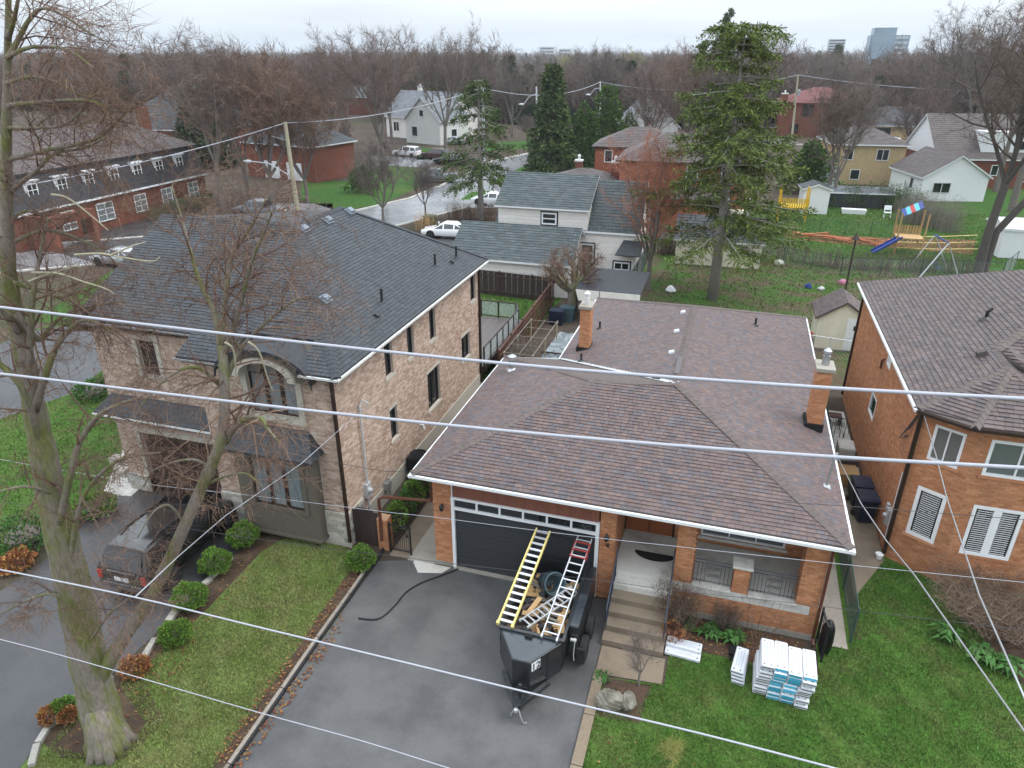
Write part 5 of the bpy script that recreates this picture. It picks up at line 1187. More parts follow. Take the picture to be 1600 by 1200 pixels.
for i, (x, yv, r_) in enumerate([(5.65, 30.2, .2), (5.95, 30.9, 2.6)]):
    c = thing('patio_chair', ['black wire patio chair nearer the covered barbecue', 'black wire patio chair nearer the wooden side table'][i], 'chair', (x, yv, 0), 'wire patio chairs'); LOC.pop(c.name); c.location = (0, 0, 0)
    for sx in (-.22, .22):
        for sy in (-.22, .22): mb = MB(); mb.tube([(sx, sy, 0), (sx * .9, sy * .9, .43)], .014, 5); mb.build('leg', M['black_metal'], c)
    mb = MB()
    for k in range(7): mb.tube([(-.24 + .08 * k, -.24, .44), (-.24 + .08 * k, .24, .44)], .01, 4)
    mb.build('seat', M['black_metal'], c); mb = MB()
    for k in range(7): mb.tube([(-.24 + .08 * k, .24, .44), (-.22 + .073 * k, .32, .92)], .01, 4)
    mb.tube([(-.25, .33, .92), (.25, .33, .92)], .014, 5); mb.build('backrest', M['black_metal'], c); c.location = (x, yv, .012); c.rotation_euler = (0, 0, r_)
tb_ = thing('side_table', 'small dark wooden table on pale slabs beside right house', 'table', (5.7, 31.8, 0)); mb = MB(); mb.box(5.4, 6.0, 31.6, 32.1, .4, .45); mb.build('tabletop', M['fence_rust'], tb_)
for x, yv in ((5.45, 31.65), (5.95, 31.65), (5.95, 32.05), (5.45, 32.05)): mb = MB(); mb.bar((x, yv, .012), (x, yv, .4), .04); mb.build('leg', M['fence_rust'], tb_)
m = MB(); m.lathe([(0, 0), (.09, 0), (.12, .15), (.13, .16), (.13, .18), (.0, .18)], (6.22, 21.98, .008), 14); tag(m.build('flower_pot', M['white']), 'white round pot at the foot of dark brown downpipe', 'pot')
m = MB()
for i in range(4): m.box(4.5 + .02 * i, 4.95 - .03 * i, 22.4 + i * .32, 22.65 + i * .32, .01, .09 + .05 * (i % 2))
tag(m.build('paving_scraps', M['white_dirty']), 'row of loose pale slabs beside the bungalow wall', 'slabs')

# chain link fence on the right of the bungalow
def chain_fence(pts, h, lab, sp=2.6, mesh=.14, mat='mesh_green', post='mesh_green', toprail=True, group=None, wr=.006):
    t = thing('chain_link_fence', lab, 'fence', pts[0], group)
    for a, b in zip(pts[:-1], pts[1:]):
        a, b = V(a), V(b); d = b - a; L = d.length; d = d.normalized(); k = max(1, round(L / sp))
        for i in range(k + 1): p = a + d * (L * i / k); mb = MB(); mb.tube([p, p + Z3 * (h + .05)], .03, 6); mb.build('post', M[post], t)
        mb = MB(); mb.tube([a + Z3 * h, b + Z3 * h], .022, 5); mb.build('top_rail', M[post], t)
        mb = MB(); s1 = -h
        while s1 < L:
            for sg in (0, 1):
                x0, x1 = s1, s1 + h; z0, z1 = (0, h) if sg == 0 else (h, 0); f0, f1 = 0.0, 1.0
                if x0 < 0: f0 = -x0 / h
                if x1 > L: f1 = (L - x0) / h
                if f1 - f0 > .03:
                    p = a + d * (x0 + h * f0) + Z3 * (z0 + (z1 - z0) * f0); q = a + d * (x0 + h * f1) + Z3 * (z0 + (z1 - z0) * f1); mb.tube([p, q], wr, 3, cap=False)
            s1 += mesh
        mb.build('wire_mesh', M[mat], t)
    return t
chain_fence([(4.85, 17.6, 0), (5.15, 29.5, 0), (5.3, 36.5, 0)], 1.25, 'green chain link fence between the bungalow and right lawn', mesh=.12)
ig = thing('iron_gate', 'black iron gate wrapped in dark plastic beside the bungalow corner', 'gate', (3.95, 17.4, 0))
mb = MB(); mb.bar((3.9, 17.35, 0), (3.9, 17.35, 1.3), .05); mb.bar((3.98, 16.6, 0), (3.98, 16.6, 1.3), .05); mb.bar((3.9, 17.33, 1.22), (3.98, 16.62, 1.22), .04); mb.bar((3.9, 17.33, .12), (3.98, 16.62, .12), .04); mb.build('gate_frame', M['black_metal'], ig)
for i in range(1, 7): mb = MB(); x, yv = 3.9 + .08 * i / 7, 17.35 - .75 * i / 7; mb.tube([(x, yv, .1), (x, yv, 1.22)], .012, 5); mb.build('gate_bar', M['black_metal'], ig)
mb = MB(); mb.lathe([(.0, .1), (.16, .12), (.2, .5), (.17, .95), (.08, 1.18), (0, 1.22)], (4.06, 16.95, 0), 9); mb.build('plastic_wrap', M['bin_bag'], ig, smooth=True)

# boulder by the driveway
t = thing('boulder', 'big weathered grey boulder with a hollow beside the driveway kerb', 'rock', (-1.2, 13.6, 0))
import bmesh
def rock(c, sx, sy, sz, seed, name, mat, parent=None):
    bm = bmesh.new(); bmesh.ops.create_icosphere(bm, subdivisions=4, radius=1); rg_ = random.Random(seed); ph = [V((rg_.uniform(-1, 1), rg_.uniform(-1, 1), rg_.uniform(-1, 1))).normalized() for _ in range(26)]; dd = [rg_.uniform(.62, .97) for _ in ph]
    for v in bm.verts:
        p = v.co.copy()
        for n_, k in zip(ph, dd):
            q = p.dot(n_)
            if q > k: p -= n_ * (q - k) * .9
        p *= 1 + .04 * math.sin(p.x * 9 + seed) * math.sin(p.y * 11) + .03 * math.sin(p.z * 17 + p.x * 13); v.co = V((c[0] + p.x * sx, c[1] + p.y * sy, max(-.02, c[2] + p.z * sz)))
    me = bpy.data.meshes.new(name); bm.to_mesh(me); bm.free(); me.materials.append(M[mat]); o = bpy.data.objects.new(name, me); return link(o, parent)
rock((-1.42, 13.42, .22), .42, .33, .36, 3, 'rock_mass', 'stone', t); rock((-.98, 13.5, .16), .30, .30, .28, 8, 'rock_lobe', 'stone', t)
m = MB(); m.lathe([(.0, .05), (.18, .2), (.12, .33), (0, .36)], (-1.2, 13.72, 0), 9); m.build('leaf_fill', M['mulch'], t)

# ------------------------------------------------------------------ small shed beside the right house
sh = thing('garden_shed', 'cream garden shed with brown shingle gable roof and panelled door', 'shed', (6.7, 41.3, 0))
sx0, sx1, sy0, sy1, sh_ = 5.5, 8.1, 41.2, 43.8, 2.05; sm_ = (sx0 + sx1) / 2
mb = MB(); mb.prism([(sx0, sy0 + .03, .1), (sx1, sy0 + .03, .1), (sx1, sy0 + .03, sh_), (sm_, sy0 + .03, sh_ + .85), (sx0, sy0 + .03, sh_)], (0, sy1 - sy0 - .05, 0)); mb.build('wall', M['siding_cream'], sh)
x = sx0
while x < sx1 - .02:
    c = min(x + .16, sx1) - .012; zt = lambda q: sh_ + .85 * (1 - abs(q - sm_) / (sm_ - sx0)); mb = MB(); mb.prism([(x, sy0 + .03, .1), (c, sy0 + .03, .1), (c, sy0 + .03, zt(c)), (x, sy0 + .03, zt(x))], (0, -.022, 0)); mb.build('plank', M['siding_cream'], sh); x += .16
mb = MB(); mb.box(sx0 - .02, sx1 + .02, sy0 + .02, sy1, 0, .12); mb.build('base', M['wood_grey'], sh)
fac = [([V((sx0 - .2, sy0 - .15, sh_ - .10)), V((sm_, sy0 - .15, sh_ + .92)), V((sm_, sy1 + .1, sh_ + .92)), V((sx0 - .2, sy1 + .1, sh_ - .10))], (0, -1, 0)), ([V((sm_, sy0 - .15, sh_ + .92)), V((sx1 + .2, sy0 - .15, sh_ - .10)), V((sx1 + .2, sy1 + .1, sh_ - .10)), V((sm_, sy1 + .1, sh_ + .92))], (0, 1, 0))]
lay_roof(sh, fac, M['shingle_umber'], M['cap_brown'], keep=60, expo=.2, wmin=.35, wmax=.5)
mb = MB(); dx0, dx1 = 7.0, 7.85; mb.box(dx0, dx1, sy0 - .03, sy0 + .004, .14, 2.0)
for z0, z1 in ((.25, .75), (.85, 1.3), (1.4, 1.88)): mb.box(dx0 + .1, dx0 + .38, sy0 - .045, sy0 - .03, z0, z1); mb.box(dx0 + .47, dx1 - .1, sy0 - .045, sy0 - .03, z0, z1)
dr = mb.build('door', M['white'], sh); mb = MB(); mb.box(dx0 + .36, dx0 + .5, sy0 - .052, sy0 - .046, 1.35, 1.62); mb.build('door_window', M['mat_black'], dr); mb = MB(); mb.lathe([(.04, 0), (.04, .05)], (dx1 - .06, sy0 - .07, .95), 8, 'y'); mb.build('handle', M['black_metal'], dr)
cn = thing('paint_tins', 'red and green stacked pots standing beside the garden shed', 'pots', (5.2, 41.6, 0))
mb = MB(); mb.lathe([(.2, 0), (.23, .55), (.0, .56)], (5.22, 41.4, 0), 12); mb.build('green_pot', M['bin_green'], cn); mb = MB(); mb.lathe([(.15, .56), (.17, .9), (.0, .92)], (5.22, 41.4, 0), 12); mb.build('red_pot', M['plastic_red'], cn)
# ------------------------------------------------------------------ trees
def perp(d, az):
    a = d.cross(V((0.21, 0.37, 0.9)))
    if a.length < 1e-3: a = d.cross(V((1, 0, 0)))
    a.normalize(); b = d.cross(a); return a * math.cos(az) + b * math.sin(az)
class Tree:
    def __init__(s, seed, tw=.010, twn=6, tl=.55, droop=0.0, maxl=3, trunk_l=1, kids=(6, 6, 6), ang=(.5, .75, .8), ratio=(.62, .48, .42), mi=0):
        s.rg = random.Random(seed); s.tr = MB(); s.cr = MB(); s.tw = tw; s.twn = twn; s.tl = tl; s.droop = droop; s.maxl = maxl; s.trunk_l = trunk_l; s.kids = kids; s.ang = ang; s.ratio = ratio
    def twigs(s, pts, n, L):
        rg = s.rg
        for _ in range(n):
            t = rg.random() * (len(pts) - 1.001); i = int(t); p = pts[i].lerp(pts[i + 1], t - i); d = (pts[i + 1] - pts[i]).normalized()
            d2 = (d * .7 + perp(d, rg.uniform(0, 6.28)) * .75 + V((0, 0, .15 - s.droop * rg.random()))).normalized(); l = L * rg.uniform(.5, 1.3)
            q = p + d2 * l * .5; d3 = (d2 + V((rg.uniform(-.3, .3), rg.uniform(-.3, .3), rg.uniform(-.1, .25) - s.droop * .6))).normalized()
            s.cr.twig(p, q + d3 * l * .5, s.tw); 
            if rg.random() < .6: s.cr.twig(q.lerp(p, .4), q + perp(d3, rg.uniform(0, 6.28)) * l * .45 + d3 * .2 * l, s.tw * .8)
    def grow(s, p, d, L, r, lvl):
        rg = s.rg; n = (7, 6, 4, 3, 3)[lvl]; pts = [V(p)]; rad = [r]; d = V(d).normalized(); up = (.10, .16, .10, .04, 0)[lvl]
        for i in range(n):
            d = (d + V((rg.gauss(0, .12), rg.gauss(0, .12), rg.gauss(0, .09) + up - s.droop * (.35 if lvl >= 2 else 0)))).normalized()
            pts.append(pts[-1] + d * (L / n)); rad.append(r * (1 - .72 * (i + 1) / n))
        sides = (9, 6, 4, 3, 3)[lvl]; (s.tr if lvl <= s.trunk_l else s.cr).tube(pts, rad, sides, cap=False)
        s.spawn(pts, rad, L, lvl, (.25 if lvl == 0 else .18)); return pts
    def spawn(s, pts, rad, L, lvl, t0=.2):
        rg = s.rg
        if lvl >= s.maxl: s.twigs(pts, s.twn, s.tl); return
        k = s.kids[lvl]; az = rg.uniform(0, 6.28)
        for j in range(k):
            t = t0 + (1 - t0) * (j + rg.random()) / k; t = min(t, .97) * (len(pts) - 1); i = int(t); q = pts[i].lerp(pts[i + 1], t - i); dd = (pts[i + 1] - pts[i]).normalized(); az += 2.4 + rg.uniform(-.4, .4)
            an = s.ang[lvl] * rg.uniform(.75, 1.25); nd = dd * math.cos(an) + perp(dd, az) * math.sin(an); rr = (rad[i] * (1 - t + i) + rad[i + 1] * (t - i))
            s.grow(q, nd, L * s.ratio[lvl] * rg.uniform(.7, 1.25) * (1.15 - .45 * t / (len(pts) - 1)), rr * .62, lvl + 1)
        s.twigs(pts[len(pts) // 2:], max(1, s.twn // 2), s.tl)
    def whole(s, H, r, forks=4, lean=(0, 0), fork_h=.3, spread=.55):
        rg = s.rg; fh = H * fork_h; pts = [V((0, 0, -.1)), V((rg.uniform(-.1, .1), rg.uniform(-.1, .1), fh * .5)), V((lean[0], lean[1], fh))]; s.tr.tube(pts, [r * 1.25, r, r * .9], 10, cap=False)
        a0 = rg.uniform(0, 6.28)
        for i in range(forks):
            a = a0 + i * 6.28 / forks + rg.uniform(-.4, .4); sp = spread * rg.uniform(.5, 1.2)
            s.grow(pts[-1] - V((0, 0, .1)), (math.cos(a) * sp, math.sin(a) * sp, 1), (H - fh) * rg.uniform(.8, 1.05) * .86, r * .62, 1)
        return s
def bare(name, seed, H, r, twig='twig', bark='bark_grey', **k):
    wk = {q: k.pop(q) for q in ('forks', 'lean', 'fork_h', 'spread') if q in k}
    t = Tree(seed, **k).whole(H, r, **wk); return t.tr.mesh(name + '_trunk', M[bark], True), t.cr.mesh(name + '_crown', M[twig])
def place_tree(pr, loc, rz, sc, label, group=None, name='bare_tree', twig=None):
    t = thing(name, label, 'tree', (0, 0, 0), group); LOC.pop(t.name)
    a = bpy.data.objects.new('trunk', pr[0]); link(a, t); b = bpy.data.objects.new('crown', pr[1]); link(b, t)
    t.location = loc; t.rotation_euler = (0, 0, rz); t.scale = (sc,) * 3 if not isinstance(sc, tuple) else sc
    return t
# --- the big maple in the foreground, limb by limb
FG = Tree(5, tw=.0042, twn=6, tl=.46, droop=.38, maxl=3, kids=(6, 6, 5), ang=(.6, .8, .8), ratio=(.5, .5, .5))
BT = MB()
def limb(px, Y0, Y1, r0, r1, trunk=False, kids=5, tl=1.2, sides=9, fine=4, lvl=2, mb=None, tw=True):
    P0 = [yp(x, y, Y0 + (Y1 - Y0) * i / max(1, len(px) - 1)) for i, (x, y) in enumerate(px)]; pts = []
    for i in range(len(P0) - 1):
        a, b, c, d = P0[max(i - 1, 0)], P0[i], P0[i + 1], P0[min(i + 2, len(P0) - 1)]
        for k in range(fine): t = k / fine; pts.append(.5 * (2 * b + (c - a) * t + (2 * a - 5 * b + 4 * c - d) * t * t + (3 * b - a - 3 * c + d) * t ** 3))
    pts.append(P0[-1]); n = len(pts)
    if hasattr(r0, '__len__'): rad = [r0[min(i // fine, len(r0) - 1)] * (1 - (i % fine) / fine) + r0[min(i // fine + 1, len(r0) - 1)] * ((i % fine) / fine) for i in range(n)]
    else: rad = [r0 + (r1 - r0) * (i / (n - 1)) ** .8 for i in range(n)]
    if trunk: rad = [q * (1 + .05 * math.sin(i * 2.3)) for i, q in enumerate(rad)]
    (mb or BT).tube(pts, rad, sides, cap=True)
    if tw:
        rg = FG.rg; L = sum((pts[i + 1] - pts[i]).length for i in range(n - 1)); k = int(kids * L); az = rg.random() * 6
        for j in range(k):
            t = (.12 + .87 * (j + rg.random()) / max(1, k)) * (n - 1); t = min(t, n - 1.01); i = int(t); q = pts[i].lerp(pts[i + 1], t - i); dd = (pts[i + 1] - pts[i]).normalized(); az += 2.4 + rg.uniform(-.5, .5); an = rg.uniform(.5, 1.1)
            FG.grow(q, dd * math.cos(an) + perp(dd, az) * math.sin(an), tl * rg.uniform(.5, 1.2), min(.03, rad[i] * .45), lvl)
    return pts
mp_ = thing('maple_tree', 'big bare mossy maple with forked trunk in the left foreground', 'tree', gp(170, 1160))
trunk1 = limb([(172, 1165), (150, 1085), (128, 980), (108, 890), (85, 790), (66, 700), (50, 620), (34, 540), (20, 470), (12, 400), (10, 250), (12, 100), (14, -60)], 8.75, 9.3, [.50, .42, .37, .34, .29, .235, .19, .16, .14, .12, .085, .055, .03], 0, True, kids=.0, sides=16, tw=False)
for i in range(13): a = i * .483 + .2; p = gp(172, 1165); o = V((math.cos(a), math.sin(a), 0)); BT.tube([p + o * .14 + Z3 * 1.4, p + o * .25 + Z3 * .7, p + o * .34 + Z3 * .26, p + o * (.48 + .08 * (i % 2)) - Z3 * .06], [.12, .16, .16, .10], 10)
trunk2 = limb([(150, 1070), (185, 1010), (240, 925), (285, 830), (318, 755), (345, 690), (351, 640), (350, 580), (346, 540)], 8.8, 10.2, [.19, .155, .13, .118, .112, .106, .10, .094, .085], 0, True, kids=.4, tl=1.0, sides=13)
for px_, a, b, r0, r1, kd in [
    ([(346, 545), (335, 490), (312, 440), (297, 390), (285, 345), (268, 290)], 10.2, 11, .075, .014, 6), ([(347, 540), (352, 470), (357, 430), (365, 395), (395, 350), (415, 310)], 10.2, 10.6, .065, .014, 6),
    ([(349, 560), (372, 490), (385, 440), (397, 400), (418, 350), (425, 330)], 10.2, 9.6, .055, .012, 6), ([(350, 600), (380, 540), (420, 500), (460, 470), (490, 462)], 10.1, 10.5, .06, .010, 7),
    ([(352, 690), (368, 665), (390, 652), (408, 654), (420, 672), (436, 690)], 9.8, 9.2, .08, .015, 6), ([(350, 610), (320, 580), (290, 575), (250, 600), (215, 640)], 10.1, 9.0, .05, .01, 4),
    ([(335, 740), (310, 720), (280, 720), (240, 735), (225, 760)], 9.7, 9.0, .04, .01, 3), ([(318, 760), (350, 745), (385, 740), (410, 760)], 9.6, 9.2, .04, .01, 4), ([(290, 820), (265, 790), (240, 800), (215, 840)], 9.4, 8.6, .035, .01, 3),
    ([(14, 90), (30, 60), (45, 32), (65, 13), (95, 22), (130, 45), (160, 63)], 9.2, 9.6, .05, .008, 6), ([(10, 90), (40, 76), (70, 72), (110, 80), (146, 106)], 9.2, 8.6, .04, .007, 6), ([(12, 60), (22, 30), (30, -10)], 9.2, 9, .05, .02, 3),
    ([(12, 165), (60, 160), (125, 157), (158, 164), (172, 180), (176, 205)], 9.2, 10, .045, .01, 6), ([(12, 250), (60, 237), (120, 226), (155, 215), (180, 195), (204, 168)], 9.2, 10.2, .05, .008, 5), ([(14, 300), (50, 272), (85, 240), (130, 232), (168, 214)], 9.2, 9.8, .05, .01, 6), ([(16, 380), (70, 360), (120, 372), (170, 400), (205, 440)], 9.2, 10.2, .04, .008, 6), ([(12, 200), (60, 200), (110, 190), (160, 130)], 9.2, 9.7, .04, .008, 6), ([(10, 130), (50, 120), (90, 130), (130, 150), (160, 145)], 9.2, 9.9, .035, .007, 6), ([(20, 440), (60, 455), (110, 470), (150, 500), (170, 540)], 9.1, 9.8, .04, .008, 5),
    ([(24, 490), (60, 530), (75, 515), (105, 490), (150, 478), (198, 470)], 9.0, 10, .07, .012, 5), ([(55, 640), (80, 560), (100, 525), (130, 500), (165, 512), (200, 540)], 8.9, 9.8, .08, .012, 4),
    ([(92, 820), (110, 740), (125, 690), (150, 652), (185, 632), (217, 622)], 8.8, 9.6, .09, .018, 3), ([(108, 890), (120, 810), (140, 760), (180, 722), (215, 712), (250, 707)], 8.8, 9.2, .07, .012, 4), ([(60, 690), (48, 640), (30, 600), (-10, 560)], 8.9, 8.4, .09, .04, 3), ([(45, 600), (50, 480), (62, 400), (75, 340)], 9, 9.4, .08, .015, 4),
    ([(30, 520), (-10, 470), (-40, 440)], 9, 8.4, .06, .02, 4), ([(80, 770), (40, 760), (-10, 770)], 8.8, 8, .05, .015, 5), ([(125, 965), (90, 930), (50, 935), (0, 960)], 8.75, 8.0, .05, .012, 6), ([(135, 1010), (170, 960), (200, 935), (215, 900)], 8.75, 8.2, .04, .01, 6), ([(12, 350), (40, 330), (80, 345), (115, 380)], 9.2, 9.8, .04, .008, 4)]:
    limb(px_, a, b, r0, r1, kids=kd, sides=7)
rgx = random.Random(77)
for k in range(22):
    src = trunk2 if k % 3 else trunk1; i = rgx.randrange(15, len(src) - 3); p = src[i]; a = rgx.uniform(0, 6.28); FG.grow(p, (math.cos(a), math.sin(a), rgx.uniform(-.1, .6)), rgx.uniform(.6, 1.5), .022, 2)
BT.build('trunk', M['bark'], mp_, smooth=True); FG.cr.build('crown', M['twig_red'], mp_); FG.tr.build('limbs', M['bark'], mp_)
for px_ in ([(80, 304), (105, 309), (140, 335), (169, 360)], [(117, 398), (155, 396), (180, 400), (215, 406), (240, 408), (250, 401)], [(50, 426), (90, 427), (130, 440), (165, 451), (178, 459)], [(352, 535), (365, 548), (368, 590), (360, 610)], [(388, 534), (405, 550), (418, 590), (426, 610)], [(45, 440), (70, 430), (125, 414)], [(175, 398), (205, 385), (228, 378)]):
    PB = MB(); limb(px_, 8.9, 9.2, .022, .008, sides=6, mb=PB, tw=False); PB.build('dead_branch', M['pole_wood'], mp_)
# --- prototypes
PR = []
for i, (sd, H, r, tw, kw) in enumerate([
    (21, 15, .26, 'twig_mauve', dict(forks=4, fork_h=.3, spread=.5)), (22, 13, .22, 'twig_grey', dict(forks=5, fork_h=.22, spread=.75)), (23, 17, .28, 'twig', dict(forks=3, fork_h=.38, spread=.42)), (24, 12, .2, 'twig_red', dict(forks=5, fork_h=.2, spread=.6)), (25, 14, .24, 'twig_mauve', dict(forks=6, fork_h=.2, spread=.45)), (26, 16, .3, 'twig_grey', dict(forks=4, fork_h=.25, spread=.6))]):
    PR.append((bare('bare%d' % i, sd, H, r, tw, tw=.017, twn=14, tl=1.15, kids=(6, 7, 7), ratio=(.6, .52, .5), **kw), H))
PRF = [(bare('fine%d' % i, 40 + i, 14, .2, tw, tw=.013, twn=13, tl=.9, kids=(6, 7, 7), ratio=(.6, .52, .5), **kw), 14) for i, (tw, kw) in enumerate([('twig', dict(forks=5, fork_h=.22, spread=.55)), ('twig_red', dict(forks=4, fork_h=.3, spread=.6))])]
def conifer(seed, H, R, base=.12, step=.55, nb=6, sprays=30, r=.22, droop=.35, rag=.35, sl=.55, flat=False, top=.9, pw=.8, fl=.3):
    rg = random.Random(seed); tr = MB(); fo = MB(); lean = rg.uniform(-.01, .03)
    tr.tube([(lean * z, 0, z) for z in (-.1, H * .3, H * .6, H * .97)], [r * 1.15, r * .85, r * .5, .03], 10); z = H * base
    while z < H * .985:
        f = (z / H - base) / (1 - base); Lm = R * (1 - f) ** pw + .25; k = max(3, nb - (1 if f > .7 else 0))
        if flat and f > .86: Lm = R * .40; k = 8
        elif flat and .74 < f <= .86: k = 3
        for j in range(k):
            if rg.random() < rag * .4: continue
            a = rg.uniform(0, 6.28); L = Lm * rg.uniform(1 - rag, 1.1); pts = []; n = 6
            for i in range(n + 1):
                t = i / n; dz = L * (.12 * t - droop * t * t + .18 * t ** 4); pts.append(V((lean * z + math.cos(a) * L * t, math.sin(a) * L * t, z + dz)))
            tr.tube(pts, [r * .16 * (1 - .85 * i / n) + .006 for i in range(n + 1)], 4, cap=False); ns = int(sprays * (.35 + L / R))
            for q in range(ns):
                t = (.16 + .84 * rg.random() ** .7) * n; t = min(t, n - .01); i = int(t); p = pts[i].lerp(pts[i + 1], t - i); dd = (pts[i + 1] - pts[i]).normalized(); s_ = V((-dd.y, dd.x, 0)).normalized()
                l = sl * rg.uniform(.6, 1.5) * (.55 + .45 * L / R); bd = (dd * rg.uniform(.2, 1.0) + s_ * rg.choice((-1, 1)) * rg.uniform(.3, 1.0) + V((0, 0, rg.uniform(-.7, .35)))).normalized(); m_ = 10
                for e_ in range(m_):
                    u_ = (e_ + rg.random()) / m_; c_ = p + bd * l * u_ - V((0, 0, l * .35 * u_ * u_)); o = (bd * .6 + V((rg.uniform(-.7, .7), rg.uniform(-.7, .7), rg.uniform(-.9, .45)))).normalized(); k_ = fl * rg.uniform(.6, 1.3); w = perp(o, rg.uniform(0, 6.28)) * k_ * .15
                    fo.quad(c_, c_ + o * k_ * .5 - w, c_ + o * k_, c_ + o * k_ * .5 + w)
        z += step * rg.uniform(.7, 1.3) * (1 if f < .8 else .7)
    return tr, fo
def conifer_mesh(name, mat, *a, **k): t, f = conifer(*a, **k); return t.mesh(name + '_trunk', M['bark_pale'], True), f.mesh(name + '_crown', M[mat])
CON = [(conifer_mesh('con0', 'needle', 61, 14, 3.0, base=.08, sprays=14, nb=7, step=.5, sl=.8, fl=.55), 14), (conifer_mesh('con1', 'needle_dark', 62, 12, 2.4, base=.05, sprays=13, nb=8, step=.45, sl=.8, rag=.2, fl=.55), 12), (conifer_mesh('con2', 'needle', 63, 16, 2.6, base=.15, sprays=10, nb=5, step=.7, rag=.5, sl=.7, fl=.5), 16)]
BIGSP = conifer_mesh('bigspruce', 'needle_bright', 71, 17.2, 6.0, base=.235, step=.5, nb=8, sprays=36, r=.34, droop=.34, rag=.62, sl=.85, flat=True, pw=.55, fl=.25)
c = gp(1113, 468); place_tree(BIGSP, c, 2.2, 1, 'tall ragged green spruce with thick bare lower trunk in back yard', name='spruce_tree')
SP2 = conifer_mesh('sp2', 'needle', 72, 13.4, 4.2, base=.30, step=.55, nb=6, sprays=20, r=.3, droop=.42, rag=.55, sl=.9, pw=.6, fl=.30)
place_tree(SP2, gp(752, 345), .5, 1, 'drooping spruce with open branches standing beside the wet street', name='spruce_tree')
place_tree(CON[0][0], gp(860, 272), 1, (1.15, 1.15, 1.0), 'dense dark green spruce behind the lawn left of cypresses', name='spruce_tree')
place_tree(CON[2][0], gp(1118, 190), 1.7, (1.35, 1.35, 1.55), 'tall spindly spruce poking above the skyline behind big spruce', name='spruce_tree')
place_tree(CON[1][0], gp(322, 262), 1.2, (1.5, 1.5, .95), 'broad green pine between the dark roofed house and utility pole', name='pine_tree')
def cedar(seed, H, R, n, mat):
    rg = random.Random(seed); fo = MB(); tr = MB(); tr.tube([(0, 0, -.1), (0, 0, H * .8)], [.22, .05], 7); lobes = [(rg.uniform(-.45, .45) * R, rg.uniform(-.45, .45) * R, rg.uniform(.55, 1.0) * H, rg.uniform(.45, .7) * R) for _ in range(7)]
    for _ in range(n):
        lx, ly, lh, lr = rg.choice(lobes); t = rg.random() ** .8; z = .3 + (lh - .3) * t; r_ = lr * (1 - t) ** .55 * rg.uniform(.55, 1.08) * (1 + .25 * math.sin(z * 2.3 + lx * 5)); a = rg.uniform(0, 6.28); p = V((lx * (1 - t * .5) + math.cos(a) * r_, ly * (1 - t * .5) + math.sin(a) * r_, z)); o = (V((math.cos(a), math.sin(a), rg.uniform(-.4, 1.3)))).normalized(); k_ = rg.uniform(.25, .6); w = perp(o, rg.uniform(0, 6.28)) * k_ * .24; fo.quad(p, p + o * k_ * .5 - w, p + o * k_, p + o * k_ * .5 + w)
    return tr.mesh('cedar_trunk', M['bark_grey']), fo.mesh('cedar_crown', M[mat])
CED = [cedar(501, 11, 4.6, 7000, 'cedar'), cedar(502, 12, 4.2, 7000, 'cedar'), cedar(503, 6, 3.2, 4000, 'cedar')]
# clipped and loose bushes
def leaf_bush(name, c, sx, sy, sz, n, mat, seed, parent, ls=.06, hollow=False, shape=2.0):
    rg = random.Random(seed); mb = MB(); c = V(c)
    for _ in range(n):
        a, b = rg.uniform(0, 6.28), math.acos(rg.uniform(-.35, 1)); rr = rg.uniform(.72, 1.04) * (1 + .14 * math.sin(3 * a + seed) * math.sin(2 * b) + .07 * math.sin(7 * a + 2 * seed + 5 * b)); d = V((math.sin(b) * math.cos(a), math.sin(b) * math.sin(a), math.cos(b)))
        if hollow and d.z > .8 and abs(d.x) < .35: rr *= .6
        p = c + V((d.x * sx, d.y * sy, d.z * sz)) * rr; l = ls * rg.uniform(.6, 1.4); o = (d + V((rg.uniform(-.8, .8), rg.uniform(-.8, .8), rg.uniform(-.3, .8)))).normalized(); w = perp(o, rg.uniform(0, 6.28)) * l * .45
        mb.quad(p, p + o * l * .5 - w, p + o * l, p + o * l * .5 + w)
    return mb.build(name, M[mat], parent)
def core(c, sx, sy, sz, parent, mat='bark_grey'):
    mb = MB(); mb.lathe([(0, -.3 * sz), (.62 * sx, -.2 * sz), (.7 * sx, .2 * sz), (.5 * sx, .55 * sz), (0, .72 * sz)], c, 10); return mb.build('stems', M[mat], parent)
for i, ((x, y), lab) in enumerate([((277, 1003), 'round clipped green shrub lowest in the row of four'), ((300, 948), 'round clipped green shrub second up beside the stone kerb'), ((339, 893), 'round clipped green shrub third up the row near van'), ((382, 851), 'round clipped green shrub with brown hollow under the bay window')]):
    p = gp(x, y); t = thing('clipped_shrub', lab, 'shrub', p, 'clipped shrubs along the left driveway'); r = (.42, .5, .5, .52)[i]
    leaf_bush('foliage', p + Z3 * r * .75, r, r, r * .8, 5200, 'bush', 80 + i, t, .05, hollow=i == 3); core(p + Z3 * r * .7, r, r, r * .8, t)
p = gp(565, 886); t = thing('clipped_shrub', 'round green shrub in front of the brown arched gate', 'shrub', p); leaf_bush('foliage', p + Z3 * .33, .46, .46, .4, 5200, 'bush', 90, t, .05); core(p + Z3 * .3, .45, .45, .4, t)
p = gp(95, 1128); t = thing('browning_shrub', 'half orange half green shrub beside the maple trunk base', 'shrub', p); leaf_bush('foliage', p + V((-.18, -.05, .24)), .27, .26, .24, 2200, 'bush_orange', 91, t, .045); leaf_bush('green_foliage', p + V((.02, .16, .30)), .29, .28, .28, 2200, 'bush', 92, t, .045); leaf_bush('foliage', p + V((.24, .05, .28)), .2, .22, .22, 1400, 'bush_orange', 94, t, .045); core(p + Z3 * .22, .3, .3, .28, t)
